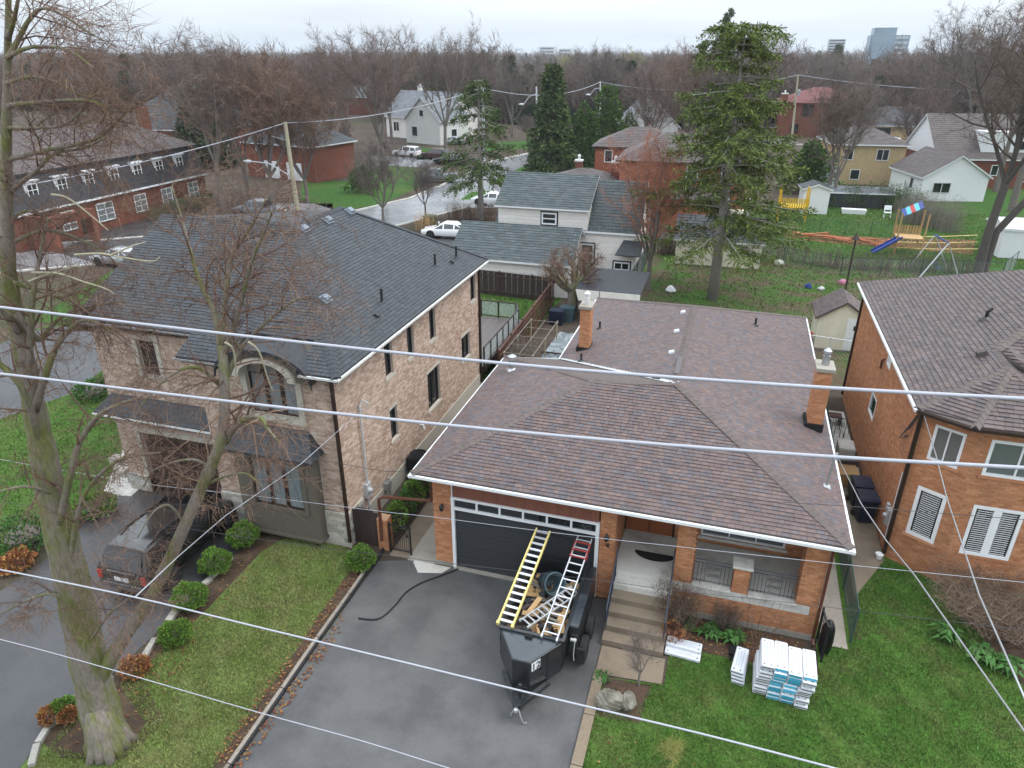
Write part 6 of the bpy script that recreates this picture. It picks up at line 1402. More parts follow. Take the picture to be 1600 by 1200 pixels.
p = gp(213, 1052); t = thing('withered_shrub', 'small orange brown withered shrub on the kerb corner', 'shrub', p); leaf_bush('foliage', p + Z3 * .2, .36, .34, .28, 900, 'bush_orange', 93, t, .08)
for i, (x, y, r, mat, lab) in enumerate([(150, 800, .7, 'bush', 'low spreading green shrub left of the black van'), (40, 850, 1.0, 'leaf_green', 'loose green shrub behind the maple trunk'), (28, 885, .5, 'bush_orange', 'rusty low shrub at the left edge near maple'), (150, 620, .9, 'leaf_green', 'green shrub on the lawn beside the garage lean-to roof')]):
    p = gp(x, y); t = thing('shrub', lab, 'shrub', p); leaf_bush('foliage', p + Z3 * r * .4, r, r, r * .55, 1500, mat, 100 + i, t, .1); core(p + Z3 * r * .3, r * .8, r, r * .5, t)
# shrubs of the front bed and the right bed
def twig_bush(c, h, w, n, mat, seed, lab, name='bare_shrub', r=.008, leaf=None):
    t = thing(name, lab, 'shrub', c); rg = random.Random(seed); mb = MB(); c = V(c)
    for _ in range(n):
        a = rg.uniform(0, 6.28); s_ = rg.random() ** .5; p = c + V((math.cos(a) * w * .35 * s_, math.sin(a) * w * .35 * s_, 0)); q = p + V((math.cos(a) * w * .5 * s_, math.sin(a) * w * .5 * s_, h * rg.uniform(.55, 1.05))); mb.twig(p, q, r)
        for k in range(4): u = rg.uniform(.35, .95); b = p.lerp(q, u); mb.twig(b, b + V((rg.uniform(-.3, .3) * w, rg.uniform(-.3, .3) * w, rg.uniform(.02, .28) * h)), r * .7)
    mb.build('stems', M[mat], t)
    if leaf: leaf_bush('leaves', c + Z3 * h * .45, w * .45, w * .45, h * .5, leaf[0], leaf[1], seed + 1, t, leaf[2])
    return t
twig_bush((.0, 16.75, 0), 1.75, 1.1, 160, 'twig', 1, 'tall brown twiggy shrub beside the porch steps', leaf=(500, 'dead_leaf', .05))
twig_bush((-.12, 16.2, 0), .7, .7, 70, 'twig_orange', 2, 'small orange leaved shrub at the foot of steps', leaf=(350, 'bush_orange', .06))
twig_bush((2.1, 16.95, 0), 1.9, 1.1, 16, 'twig_red', 3, 'slender reddish bare shrub before the porch wall')
twig_bush((1.35, 17.05, 0), 1.0, .6, 120, 'twig', 4, 'dark bare climber below the brick porch post')
twig_bush(gp(1552, 968), 1.2, 2.5, 520, 'twig_bush', 5, 'wide brown twiggy bush beside the right house wall', r=.009)
def leafy(c, n, h, lab, mat='leaf_green', seed=0, w=.25):
    t = thing('leafy_plant', lab, 'plant', c); rg = random.Random(seed); mb = MB(); c = V(c)
    for _ in range(n):
        a = rg.uniform(0, 6.28); p = c + V((rg.uniform(-w, w) * .6, rg.uniform(-w, w) * .6, 0)); o = V((math.cos(a), math.sin(a), 0)); s_ = V((-o.y, o.x, 0)) * h * .16; mdp = p + o * h * .35 + Z3 * h * rg.uniform(.6, 1); e = p + o * h * .95 + Z3 * h * rg.uniform(.2, .8); mb.quad(p, mdp - s_, e, mdp + s_)
    mb.build('leaves', M[mat], t); return t
for i, (x, y, n, h, lab) in enumerate([(1108, 990, 60, .3, 'green leafy plant in the front bed right of small pile'), (1142, 1000, 70, .33, 'green leafy plant in the front bed by the big stack'), (1065, 982, 50, .3, 'green sprout in the bed beside the steps'), (1160, 962, 30, .25, 'small green plant against the porch footing'), (1475, 1000, 60, .4, 'green leafy clump at the lawn edge under cables'), (1530, 1030, 60, .4, 'green leafy clump in the dark bed right of lawn'), (940, 1060, 50, .16, 'low green ground plant behind the boulder'), (1575, 1050, 60, .4, 'green leafy clump at the right frame edge')]):
    leafy(gp(x, y), n, h, lab, seed=i, w=.3)
def sapling(c, H, lab, seed, mat='twig', cat='tree', name='sapling', r=.03, tw=.005):
    t = thing(name, lab, cat, c); T_ = Tree(seed, tw=tw, twn=6, tl=.3, maxl=3, kids=(5, 4, 4), ratio=(.6, .5, .5)); T_.whole(H, r, forks=4, fork_h=.3, spread=.8); LOC.pop(t.name)
    T_.tr.build('trunk', M['bark_grey'], t); T_.cr.build('crown', M[mat], t); return t
sapling(gp(998, 1073), 1.9, 'small bare sapling growing beside the boulder', 301, 'twig_grey')
sapling(gp(1045, 1195), .8, 'small bare seedling in the front lawn at bottom edge', 302, 'twig_yellow', r=.008, tw=.0025)
# hedge of ivy between the houses
t = thing('hedge', 'overgrown brownish green hedge between the two houses behind iron gate', 'hedge', (-9.95, 19.5, 0)); rg = random.Random(9); mb = MB()
for i in range(7): leaf_bush('foliage', (-9.98, 18.6 + i * .75, .55), .36, .5, .62, 650, 'leaf_green' if i % 2 else 'bush', 120 + i, t, .08)
for _ in range(500): p = V((-9.98 + rg.uniform(-.3, .3), rg.uniform(18.2, 23.5), 0)); mb.twig(p, p + V((rg.uniform(-.25, .25), rg.uniform(-.25, .25), rg.uniform(.6, 1.3))), .01)
mb.build('stems', M['twig'], t)
# ------------------------------------------------------------------ houses of the neighbourhood
def rect_facets(w, d, z, pitch, kind, ev):
    """roof facets in local coordinates, front at -y"""
    x, y = w / 2 + ev, d / 2 + ev; zz = z - ev * pitch * .3
    if kind == 'hip':
        if w >= d: h = y * pitch; a, b = V((-(x - y), 0, zz + h)), V((x - y, 0, zz + h))
        else: h = x * pitch; a, b = V((0, -(y - x), zz + h)), V((0, y - x, zz + h))
        c = [V((-x, -y, zz)), V((x, -y, zz)), V((x, y, zz)), V((-x, y, zz))]
        if w >= d: return [([c[0], c[1], b, a], (1, 0, 0)), ([c[1], c[2], b], (0, 1, 0)), ([c[2], c[3], a, b], (-1, 0, 0)), ([c[3], c[0], a], (0, -1, 0))], h
        return [([c[0], c[1], a], (1, 0, 0)), ([c[1], c[2], b, a], (0, 1, 0)), ([c[2], c[3], b], (-1, 0, 0)), ([c[3], c[0], a, b], (0, -1, 0))], h
    if kind == 'gable':      # ridge along x
        h = y * pitch; return [([V((-x, -y, zz)), V((x, -y, zz)), V((x, 0, zz + h)), V((-x, 0, zz + h))], (1, 0, 0)), ([V((x, y, zz)), V((-x, y, zz)), V((-x, 0, zz + h)), V((x, 0, zz + h))], (-1, 0, 0))], h
    h = x * pitch; return [([V((-x, -y, zz)), V((0, -y, zz + h)), V((0, y, zz + h)), V((-x, y, zz))], (0, -1, 0)), ([V((0, -y, zz + h)), V((x, -y, zz)), V((x, y, zz)), V((0, y, zz + h))], (0, 1, 0))], h
def house(lab, loc, rz, w, d, h, pitch, kind, wall, roof, wins=(), ev=.4, name='house', chim=None, expo=.32, cat='house', planks=0, gutter_mat='white', doors=(), vents=(), parts=None, winmat='white', tabw=(.5, .9)):
    t = thing(name, lab, cat, (0, 0, 0)); LOC.pop(t.name)
    mb = MB(); mb.box(-w / 2, w / 2, -d / 2, d / 2, 0, h); fac, rh = rect_facets(w, d, h, pitch, kind, ev)
    if kind == 'gable': mb.prism([(-w / 2, -d / 2, h), (-w / 2, d / 2, h), (-w / 2, 0, h + rh - ev * pitch - .05)], (w, 0, 0))
    if kind == 'gabley': mb.prism([(-w / 2, -d / 2, h), (w / 2, -d / 2, h), (0, -d / 2, h + rh - ev * pitch - .05)], (0, d, 0))
    wo = mb.build('wall', M[wall], t)
    if planks:
        n = int(h / planks)
        for fx, (o, u, L) in enumerate((((-w / 2, -d / 2), V((1, 0, 0)), w), ((w / 2, -d / 2), V((0, 1, 0)), d))):
            nn = u.cross(Z3)
            for i in range(n): q = MB(); p = V((o[0], o[1], .05 + i * planks)); q.prism([p + nn * .004, p + nn * .03, p + nn * .006 + Z3 * (planks - .01), p + nn * .004 + Z3 * (planks - .01)], u * L); q.build('plank', M[wall], t)
        if kind == 'gable':
            i = 0; zz = h
            while zz < h + rh - .5: hw = d / 2 * (1 - (zz - h) / (rh - ev * pitch)); q = MB(); q.box(w / 2 + .004, w / 2 + .03, -hw, hw, zz, zz + planks - .02); q.build('plank', M[wall], t); zz += planks
    deck = MB(); tabs = []
    for p, e in fac: deck.prism([q - V((0, 0, .015)) for q in p], (0, 0, -.14)); shingle_facet(p, e, tabs, expo=expo, wmin=tabw[0], wmax=tabw[1], thick=.025)
    ro = deck.build('roof', M[gutter_mat], t); m = MB()
    for tb in tabs: tab_into(m, tb)
    stuff(m.build('shingles', M[roof], ro))
    F = {'f': (V((-w / 2, -d / 2, 0)), V((1, 0, 0))), 'r': (V((w / 2, -d / 2, 0)), V((0, 1, 0))), 'l': (V((-w / 2, d / 2, 0)), V((0, -1, 0))), 'b': (V((w / 2, d / 2, 0)), V((-1, 0, 0)))}
    for wn in wins:
        f, u0, z0, ww, wh = wn[:5]; o, u = F[f]; sash = len(wn) > 5 and wn[5] == 'sash'
        if sash: q = MB(); q.obox(o + u * (u0 - .1) + Z3 * (z0 - .1) + u.cross(Z3) * .032, u * (ww + .2), u.cross(Z3) * .02, Z3 * (wh + .2)); q.build('window_surround', M['black_metal'], t); o = o + u.cross(Z3) * .03
        window(t, o, u, (u0, u0 + ww, z0, z0 + wh), M['white' if sash else wn[5] if len(wn) > 5 else winmat], M['glass_dark'], cols=wn[6] if len(wn) > 6 else 1, rows=wn[7] if len(wn) > 7 else 1, fw=.09, depth=-.02)
    for f, u0, z0, ww, wh, mt in doors:
        o, u = F[f]; n = u.cross(Z3); q = MB(); q.obox(o + u * u0 + Z3 * z0, u * ww, n * .06, Z3 * wh); q.build('door', M[mt], t)
    if chim:
        for cx, cy, cw, ch, cm in chim: q = MB(); q.box(cx - cw / 2, cx + cw / 2, cy - cw / 2, cy + cw / 2, h - .5, h + ch); q.build('chimney', M[cm], ro); q = MB(); q.box(cx - cw / 2 - .06, cx + cw / 2 + .06, cy - cw / 2 - .06, cy + cw / 2 + .06, h + ch + .002, h + ch + .15); q.lathe([(.14, h + ch + .15), (.14, h + ch + .5), (.2, h + ch + .52), (.05, h + ch + .7)], (cx, cy, 0), 8); q.build('chimney_cap', M['white_dirty'], ro)
    if parts: parts(t)
    t.location = loc; t.rotation_euler = (0, 0, rz); return t
# white sided house behind the bungalow, with its low front wing
def wh_parts(t):
    m = MB(); m.box(-5.05, 1.6, -2.75, 1.2, 3.9, 5.45); m.build('dormer', M['siding_white'], t)
    for i in range(6): q = MB(); q.box(-5.05, 1.6, -2.775, -2.752, 3.95 + i * .25, 4.17 + i * .25); q.build('plank', M['siding_white'], t)
    MB().box(-1.85, -.55, -2.80, -2.776, 4.1, 5.15).build('window_surround', M['black_metal'], t); window(t, (-5.05, -2.80, 0), (1, 0, 0), (3.3, 4.4, 4.2, 5.05), M['white'], M['glass_dark'], rows=2, fw=.1, depth=-.01)
    tb = []; p = [V((-5.25, -3.1, 5.42)), V((1.75, -3.1, 5.42)), V((1.75, .3, 7.32)), V((-5.25, .3, 7.32))]; shingle_facet(p, (1, 0, 0), tb, expo=.25, wmin=.3, wmax=.6, thick=.025); d = MB(); d.prism([q - V((0, 0, .02)) for q in p], (0, 0, -.1)); r = d.build('dormer_roof', M['white'], t); m = MB()
    for q in tb: tab_into(m, q)
    stuff(m.build('shingles', M['shingle_green'], r))
    m = MB(); m.box(4.0, 5.3, -3.6, -2.52, 2.5, 2.6); m.prism([(3.8, -3.7, 2.6), (5.6, -3.7, 2.6), (5.6, -2.55, 3.4), (4.2, -2.55, 3.4)], (0, 0, -.06)); m.build('porch_hood', M['shingle_dark'], t)
house('white clapboard house with green grey roof beyond the brown fence', (-11.2, 52.5, 0), 0.0, 10.2, 5.0, 4.0, 1.15, 'gable', 'siding_white', 'shingle_green', [('f', 6.25, 1.6, .95, 1.35, 'sash', 1, 2), ('f', 8.7, 1.2, 1.15, .6, 'sash', 2)], ev=.25, planks=.25, name='clapboard_house', expo=.25, parts=wh_parts, tabw=(.3, .6))
def wing_parts(t):
    for x in (-2.6, 2.0): m = MB(); m.bar((x, -2.72, 0), (x, -2.72, 2.4), .12); m.build('corner_trim', M['white'], t)
house('low white front wing with broad green grey roof behind dark fence', (-14.2, 48.7, 0), 0.0, 8.2, 5.4, 2.5, .62, 'gable', 'siding_white', 'shingle_green', [], ev=.35, planks=.25, name='house_wing', expo=.25, parts=wing_parts, cat='house wing', tabw=(.3, .6))
house('cream sided garage with dark brown roof behind the big spruce', (-.65, 59.6, 0), .02, 6.5, 4.4, 2.1, .62, 'gable', 'siding_cream', 'shingle_dark', [], planks=.12, name='cream_garage', ev=.2, expo=.3, cat='garage')
def red_parts(t):
    m = MB(); m.box(4.4, 6.4, -4.9, -4.05, 1.0, 1.9); m.build('porch_wall', M['siding_cream'], t)
    for x in (4.45, 6.35): m = MB(); m.bar((x, -4.85, 0), (x, -4.85, 3.1), .12); m.build('porch_post', M['white'], t)
    tb = MB(); tb.prism([(-1, -6.2, 3.0), (4, -6.2, 3.0), (3.2, -4.05, 3.9), (-.4, -4.05, 3.9)], (0, 0, -.1)); tb.build('porch_roof', M['shingle_purple'], t); m = MB(); m.box(-.8, 3.8, -5.9, -4.05, 0, 2.88); m.build('front_extension', M['brick_rust'], t)
house('tall red brick house with purple brown hip roof behind spruce', (-5.0, 75.2, 0), .05, 12, 8, 6.1, .5, 'hip', 'brick_rust', 'shingle_purple', [('f', 6.3, 4.3, 1.1, 1.5), ('f', 6.4, 1.9, .8, 1.0), ('f', 9.5, 4.3, 1.1, 1.5), ('l', 5.5, 4.4, 1.0, 1.4)], name='red_brick_house', parts=red_parts, gutter_mat='dark_brown_metal')
house('rear red brick house wing with small hip roof left of tall one', (-10.5, 83.0, 0), .05, 9, 7, 6.3, .45, 'hip', 'brick_rust', 'shingle_purple', [('f', 1.0, 4.6, .9, 1.3)], name='red_brick_house', gutter_mat='dark_brown_metal')
house('low bungalow with purple brown roof and two white capped chimneys', (-14.8, 73.8, 0), .05, 10, 9, 3.0, .36, 'hip', 'brick_red', 'shingle_purple', [], chim=[(-.8, 1.2, .7, 2.2, 'brick_red'), (3.0, 1.0, .7, 2.2, 'brick_red')], name='low_bungalow')
house('white gabled house with pale snowy looking roof behind cypresses', (-15.8, 131, 0), .2, 9.5, 11, 4.2, .95, 'gabley', 'white_dirty', 'shingle_grey', [('f', 4, 4.3, 1.2, 1.5)], name='gabled_house')
house('white house with steep grey roofs at the bend of street', (-58.5, 138, 0), -.35, 16, 10, 4.0, .85, 'gable', 'siding_white', 'shingle_grey', [('f', 2, 1.2, 1.6, 1.8, 'white', 2), ('f', 9, 1.2, 1.6, 1.5, 'white', 2)], name='gabled_house', chim=[(-4, 1, .8, 5.2, 'siding_white')])
house('white front gable block with grey roof behind the parked suv', (-54.5, 130.5, 0), -.35, 8.5, 8, 4.2, .85, 'gabley', 'white_dirty', 'shingle_grey', [('f', 1.5, 1.2, 1.5, 1.8), ('f', 3.6, 4.7, 1.1, 1.2), ('r', 3, 1, 1.6, 1.6)], name='gabled_house')
# long mansard house at the left
def mansard(t):
    for i in range(7):
        u = 2.2 + i * 3.0; m = MB(); m.box(-.05, .85, u, u + 1.25, 3.6, 5.4); m.prism([(-.05, u - .15, 5.42), (1.05, u - .15, 5.42), (1.05, u + 1.4, 5.42), (-.05, u + 1.4, 5.42)], (0, 0, .12)); dm = m.build('dormer', M['white'], t); window(dm, (.86, u, 0), (0, 1, 0), (.12, 1.13, 3.75, 5.25), M['white'], M['glass_dark'], cols=2, rows=3, fw=.07, depth=-.02)
    for i, (u, ww) in enumerate([(4.5, 1.5), (8.5, 2.0), (13.2, 1.6), (17.0, 1.5), (21.0, 1.6)]): window(t, (1.2, 0, 0), (0, 1, 0), (u, u + ww, .8, 2.5), M['white'], M['glass_curtain'], cols=2, rows=3, fw=.08, depth=-.02)
    m = MB(); m.box(-9, 1.15, 0, 24, 0, 2.9); m.build('wall', M['brick_red'], t)
    m = MB(); m.prism([(1.3, -.1, 3.05), (.3, -.1, 6.1), (-8.3, -.1, 6.1), (-9.3, -.1, 3.05)], (0, 24.2, 0)); m.build('mansard_slope', M['shingle_dark'], t)
    tb = []; shingle_facet([V((1.34, -.1, 3.05)), V((1.34, 24.1, 3.05)), V((.34, 24.1, 6.1)), V((.34, -.1, 6.1))], (0, 1, 0), tb, expo=.25, wmin=.3, wmax=.5); m = MB()
    for q in tb: tab_into(m, q)
    stuff(m.build('mansard_shingles', M['shingle_dark'], t))
    a, b = V((-4, 5, 8.9)), V((-4, 19, 8.9)); c = [V((.6, -.4, 6.12)), V((.6, 24.4, 6.12)), V((-8.6, 24.4, 6.12)), V((-8.6, -.4, 6.12))]; dk_ = MB(); tb = []
    for p, e in (([c[0], c[1], b, a], (0, 1, 0)), ([c[1], c[2], b], (-1, 0, 0)), ([c[2], c[3], a, b], (0, -1, 0)), ([c[3], c[0], a], (1, 0, 0))): dk_.prism([q - V((0, 0, .02)) for q in p], (0, 0, -.12)); shingle_facet(p, e, tb, expo=.3, wmin=.4, wmax=.7)
    ro = dk_.build('roof', M['shingle_dark'], t); m = MB()
    for q in tb: tab_into(m, q)
    stuff(m.build('shingles', M['shingle_purple'], ro))
    m = MB(); m.bar((1.38, -.2, 3.0), (1.38, 24.2, 3.0), .14, .16); m.build('gutter', M['white'], t)
    m = MB(); m.box(-4.6, -3.7, 22.0, 22.9, 6, 10.0); m.build('chimney', M['brick_red'], ro)
    m = MB(); m.box(3.4, 4.2, 1.0, 1.5, 0, 2.9); m.box(3.4, 4.2, 5.0, 5.5, 0, 2.9); m.box(3.4, 4.2, 1.5, 5.0, 2.2, 2.9); m.box(1.15, 3.4, 1.0, 1.4, 0, 2.9); m.build('porch_wall', M['brick_red'], t)
    m = MB(); m.box(1.2, 1.26, 6.6, 7.8, .2, 2.4); m.build('door', M['mat_black'], t)
t = thing('mansard_house', 'long red brick house with dark mansard roof and white dormers', 'house', (0, 0, 0)); LOC.pop(t.name); mansard(t); t.location = (-58.3, 44.5, 0); t.rotation_euler = (0, 0, .0)
house('dark blue roofed brick house behind the long mansard house', (-84, 99, 0), .15, 17, 14, 5.0, .75, 'hip', 'brick_red', 'shingle_slate', [('f', 12, 2.4, 2, 2.0, 'white', 2), ('r', 2, 2.4, 2, 2)], name='brick_house')
house('red brick house with white garage doors behind the utility pole', (-57, 88, 0), -.2, 12, 8, 4.6, .6, 'hip', 'brick_red', 'shingle_slate', [('f', 2, 3.3, 1.2, 1.3)], name='brick_house', doors=[('f', 3.2, .1, 2.6, 2.2, 'white'), ('f', 7.2, .1, 2.6, 2.2, 'white')])
house('long low blue grey roofed building beyond the bare trees', (-98, 190, 0), .1, 52, 14, 4.5, .35, 'gable', 'brick_red', 'shingle_slate', [], name='long_building', expo=.8, cat='building', tabw=(2, 3))
house('brick house with bright red hip roof among bare trees', (14.3, 166, 0), .0, 15, 12, 6.4, .40, 'hip', 'brick_red', 'shingle_red', [('f', 4.2, 3.8, 2.0, 2.2, 'dark_brown_metal', 2), ('f', 2.5, .8, 1.5, 1.6, 'dark_brown_metal'), ('f', 10, .8, 1.5, 1.6, 'dark_brown_metal')], name='brick_house', gutter_mat='brick_red', chim=[(-7, -6.5, 1.2, 1.5, 'brick_red')])
house('yellow brick house with grey brown hip roof behind the bare tree', (15.2, 106.5, 0), .12, 8.6, 8.5, 5.0, .45, 'hip', 'brick_yellow', 'shingle_purple', [('f', 1.3, 3.0, 1.2, 1.4, 'white_dirty'), ('f', 5.2, 3.0, 1.5, 1.4, 'white_dirty', 2), ('f', 2.5, .6, 1.2, 1.3, 'white_dirty')], name='yellow_house')
house('narrow white lean-to addition left of the yellow brick house', (9.6, 97.6, 0), .12, 3.2, 5, 2.9, .5, 'gabley', 'white', 'shingle_purple', [], name='white_addition', cat='outbuilding', ev=.2)
house('small white gabled garage beside the chain link fence', (22.8, 97.0, 0), .25, 7.2, 8.0, 2.7, .62, 'gabley', 'white', 'shingle_purple', [('f', 1.2, .9, 2.0, 1.2, 'white_dirty', 2), ('l', 5.2, 1.0, .9, 1.3)], name='white_garage', cat='garage', ev=.3)
house('red brick house with white gable end and brown roof at right', (29.0, 109, 0), .22, 13, 10, 3.6, .9, 'gable', 'brick_red', 'shingle_purple', [('f', 6.5, 1.5, .9, 1.3), ('f', 10, .8, 2, 1.5, 'white', 2)], name='brick_house', parts=lambda t: (MB().box(-1.5, 5.5, -4.6, 0, 3.9, 6.6).build('dormer', M['white'], t), window(t, (-1.5, -4.6, 0), (1, 0, 0), (4.2, 5.0, 4.5, 5.6), M['white'], M['glass_dark'], depth=-.02), MB().prism([(-6.53, -5, 3.6), (-6.53, 5, 3.6), (-6.53, 0, 8.1)], (-.06, 0, 0)).build('gable_siding', M['white'], t)))
house('dark slate roofed house with carport behind the white suv', (28.5, 158, 0), .05, 17, 11, 3.2, .5, 'hip', 'brick_yellow', 'shingle_slate', [('f', 1.0, .3, 5, 2.4, 'black_metal', 1), ('f', 9, 1, 2, 1.4)], name='slate_house')
house('white metal shed at the right edge of the big lawn', (23.8, 69.2, 0), .05, 4.6, 4.2, 2.4, .25, 'gable', 'white', 'white_dirty', [], name='metal_shed', cat='shed', ev=.12)
house('small white shed with dark roof beside the yellow playhouse', (8.2, 82.3, 0), .1, 2.6, 2.4, 2.6, .35, 'gabley', 'white', 'shingle_slate', [], name='small_shed', cat='shed', ev=.2)
house('low dark shed with grey roof under the twin bare trees', (12.6, 87.0, 0), .1, 7.5, 2.6, 1.7, .3, 'gable', 'shingle_dark', 'shingle_grey', [], name='low_shed', cat='shed', ev=.2)
t = thing('stone_steps', 'pale stone block steps and planter beside the left garage corner', 'steps', gp(200, 745))
for i, (x, y, a, b, h) in enumerate([(192, 742, .55, .35, .32), (212, 752, .4, .35, .4), (186, 728, .5, .4, .45), (205, 732, .45, .4, .3), (216, 738, .3, .4, .55)]): p = gp(x, y); MB().box(p.x - a / 2, p.x + a / 2, p.y - b / 2, p.y + b / 2, 0, h).build('stone_block', M['ashlar'], t, bevel=.03)
# tarped lean-to and woodshed behind the bungalow
ls = thing('lean_to', 'weathered lean-to with dark roof and pale boarded front by the old tree', 'shed', (-6.6, 42.8, 0))
m = MB(); m.box(-8.3, -5.6, 42.0, 44.2, 0, 2.1); m.build('wall', M['wood_grey'], ls); m = MB(); m.prism([(-8.6, 41.6, 2.1), (-4.6, 41.6, 2.1), (-4.4, 44.4, 2.75), (-8.6, 44.4, 2.75)], (0, 0, .06)); m.build('roof', M['shingle_dark'], ls)
for i in range(2): m = MB(); x = -8.6 + i * 1.55; m.prism([(x, 41.58, 2.16), (x + 1.5 + i * .95, 41.58, 2.16), (x + 1.5 + i * .95, 41.35, 1.55), (x + (.25 if i == 0 else 0), 41.35, 1.55)], (0, -.03, 0)); m.build('board', M['canvas'], ls)
for i in range(14): m = MB(); x = -8.25 + i * .19; m.box(x, x + .17, 41.94, 41.99, .05, 2.05); m.build('plank', M['wood_grey'], ls)
cf = thing('cold_frame', 'low cold frame covered with crumpled clear plastic sheets by the chimney', 'cold frame', (-7.8, 35, 0))
m = MB(); rg = random.Random(4); nx, ny = 12, 20; hz = [[.75 + .08 * rg.random() for _ in range(nx + 1)] for _ in range(ny + 1)]
for j in range(ny):
    for i in range(nx): f = lambda a, b: (-8.75 + 2.1 * a / nx + .15 * b / ny, 31.6 + 6.0 * b / ny, hz[b][a]); m.quad(f(i, j), f(i + 1, j), f(i + 1, j + 1), f(i, j + 1))
m.build('plastic_sheet', M['glass_curtain'], cf, smooth=True)
for y in (31.8, 33.0, 34.2): m = MB(); m.bar((-8.8, y, .88), (-6.6, y, .88), .09, .07); m.build('batten', M['fence_brown'], cf)
m = MB(); m.box(-8.7, -6.65, 31.6, 37.6, 0, .68); m.build('frame_box', M['wood_grey'], cf)
tr_ = thing('trellis', 'pale wooden garden trellis frame standing behind the bungalow roof', 'trellis', (-9.3, 33, 0))
for y in (31.4, 32.6, 33.8, 35.2, 36.4): m = MB(); m.bar((-10.1, y, 1.8), (-8.4, y, 1.8), .03); m.build('cross_bar', M['wood_grey'], tr_)
for x in (-10.0, -9.2, -8.5): m = MB(); m.bar((x, 31.2, 1.83), (x, 36.6, 1.83), .03); m.build('long_bar', M['wood_grey'], tr_)
for x in (-10.0, -8.5):
    for y in (31.4, 33.8, 36.4): m = MB(); m.bar((x, y, 0), (x, y, 1.85), .06); m.build('post', M['pole_wood'], tr_)
twig_bush((-9.7, 33.2, 0), 1.9, 1.2, 200, 'wood_grey', 44, 'dry pale vines tangled on the garden trellis', name='dry_vine', r=.014)
for i, (x, y) in enumerate([(-9.6, 41.0), (-9.1, 41.8)]): tag(MB().hexa([(x - .4, y - .3, 0), (x + .4, y - .3, 0), (x + .4, y + .3, 0), (x - .4, y + .3, 0), (x - .45, y - .35, .9), (x + .45, y - .35, .9), (x + .45, y + .35, .9), (x - .45, y + .35, .9)]).build('storage_bin', M['tarp_blue' if i else 'bin_navy']), ['dark blue plastic tub beside the red brown fence', 'grey blue plastic tub behind the dark blue tub'][i], 'tub')
# ------------------------------------------------------------------ fences and things of the back yards
chain_fence([(-5.6, 45.5, 0), (-4.9, 41.6, 0), (8.9, 39.6, 0)], 1.2, 'grey chain link fence just behind the bungalow roof', mesh=.22, mat='galv', post='galv_pale', wr=.004)
chain_fence([(-6.1, 46, 0), (-6.0, 56.5, 0)], 1.6, 'green chain link fence running beside the white clapboard house', mesh=.35, wr=.012)
chain_fence([(2.5, 60.6, 0), (8.6, 57.9, 0), (20.0, 60.0, 0), (22, 64, 0)], 1.3, 'thin chain link fence behind the brown hedge', mesh=.25, mat='galv', post='mesh_green', wr=.005)
chain_fence([(3.2, 69.0, 0), (6.0, 71.3, 0), (12.6, 72.3, 0), (15.3, 70.6, 0)], 1.25, 'green chain link fence behind the orange netting', mesh=.3, wr=.007)
chain_fence([(19.4, 117, 0), (20.2, 104, 0), (18.8, 92.0, 0)], 1.7, 'grey chain link fence along the far concrete driveway', mesh=.45, mat='galv', post='galv', wr=.02)
def hedge(lab, pts, h, w, mat, n, seed, leaf=None, name='hedge'):
    t = thing(name, lab, 'hedge', pts[0]); rg = random.Random(seed); mb = MB(); lf = MB()
    for a, b in zip(pts[:-1], pts[1:]):
        a, b = V(a), V(b); L = (b - a).length; k = int(n * L)
        for _ in range(k):
            p = a.lerp(b, rg.random()) + V((rg.uniform(-w, w) * .4, rg.uniform(-w, w) * .4, 0)); q = p + V((rg.uniform(-.3, .3), rg.uniform(-.3, .3), h * rg.uniform(.6, 1.1))); mb.twig(p, q, .014)
            for _2 in range(5): u = rg.uniform(.3, 1); e = p.lerp(q, u); mb.twig(e, e + V((rg.uniform(-.4, .4), rg.uniform(-.4, .4), rg.uniform(0, .4))), .010)
            if leaf:
                for _2 in range(leaf[0]): e = p.lerp(q, rg.uniform(.15, 1)) + V((rg.uniform(-.3, .3), rg.uniform(-.3, .3), 0)); s_ = rg.uniform(.06, .13); o = V((rg.uniform(-1, 1), rg.uniform(-1, 1), rg.uniform(-.2, 1))).normalized() * s_; ww = perp(o.normalized(), rg.uniform(0, 6)) * s_ * .5; lf.quad(e, e + o * .5 - ww, e + o, e + o * .5 + ww)
    mb.build('stems', M[mat], t)
    if leaf: lf.build('leaves', M[leaf[1]], t)
hedge('bare brown hedge along the near edge of the big lawn', [(2.4, 61.9, 0), (8.3, 59.6, 0), (19.0, 61.3, 0)], 1.5, 1.2, 'twig', 45, 1)
hedge('dark green leafy hedge in front of the white garage', [(12.0, 85.8, 0), (15.5, 86.8, 0), (19.0, 84.5, 0)], 2.6, 2.2, 'twig', 60, 2, (14, 'leaf_green'))
hedge('tall tan dry reeds and brush right of the leafy hedge', [(16.8, 80.5, 0), (20.2, 76.0, 0)], 3.0, 3.0, 'wood_grey', 110, 3)
hedge('clipped bare brown hedge beside the street parking', gpp([(700, 342), (780, 344)]), 1.7, .8, 'twig_red', 60, 4)
hedge('tan dry shrub beside the green cart by the street', gpp([(655, 360), (675, 362)]), 1.8, 1.2, 'wood_raw', 60, 5)
hedge('dark brown brush between red house and cream garage', [(-5.6, 60, 0), (-4.0, 60.5, 0)], 1.7, 1.6, 'twig', 110, 6)
hedge('brown foundation brush before the long mansard house', [(-55.5, 58, 0), (-55.5, 66, 0)], 1.3, 1.5, 'twig', 50, 7, (5, 'leaf_green'))
hedge('green foundation shrubs along the mansard house wall', [(-56.4, 61, 0), (-56.4, 68, 0)], 1.2, .8, 'twig', 30, 8, (30, 'leaf_green'))
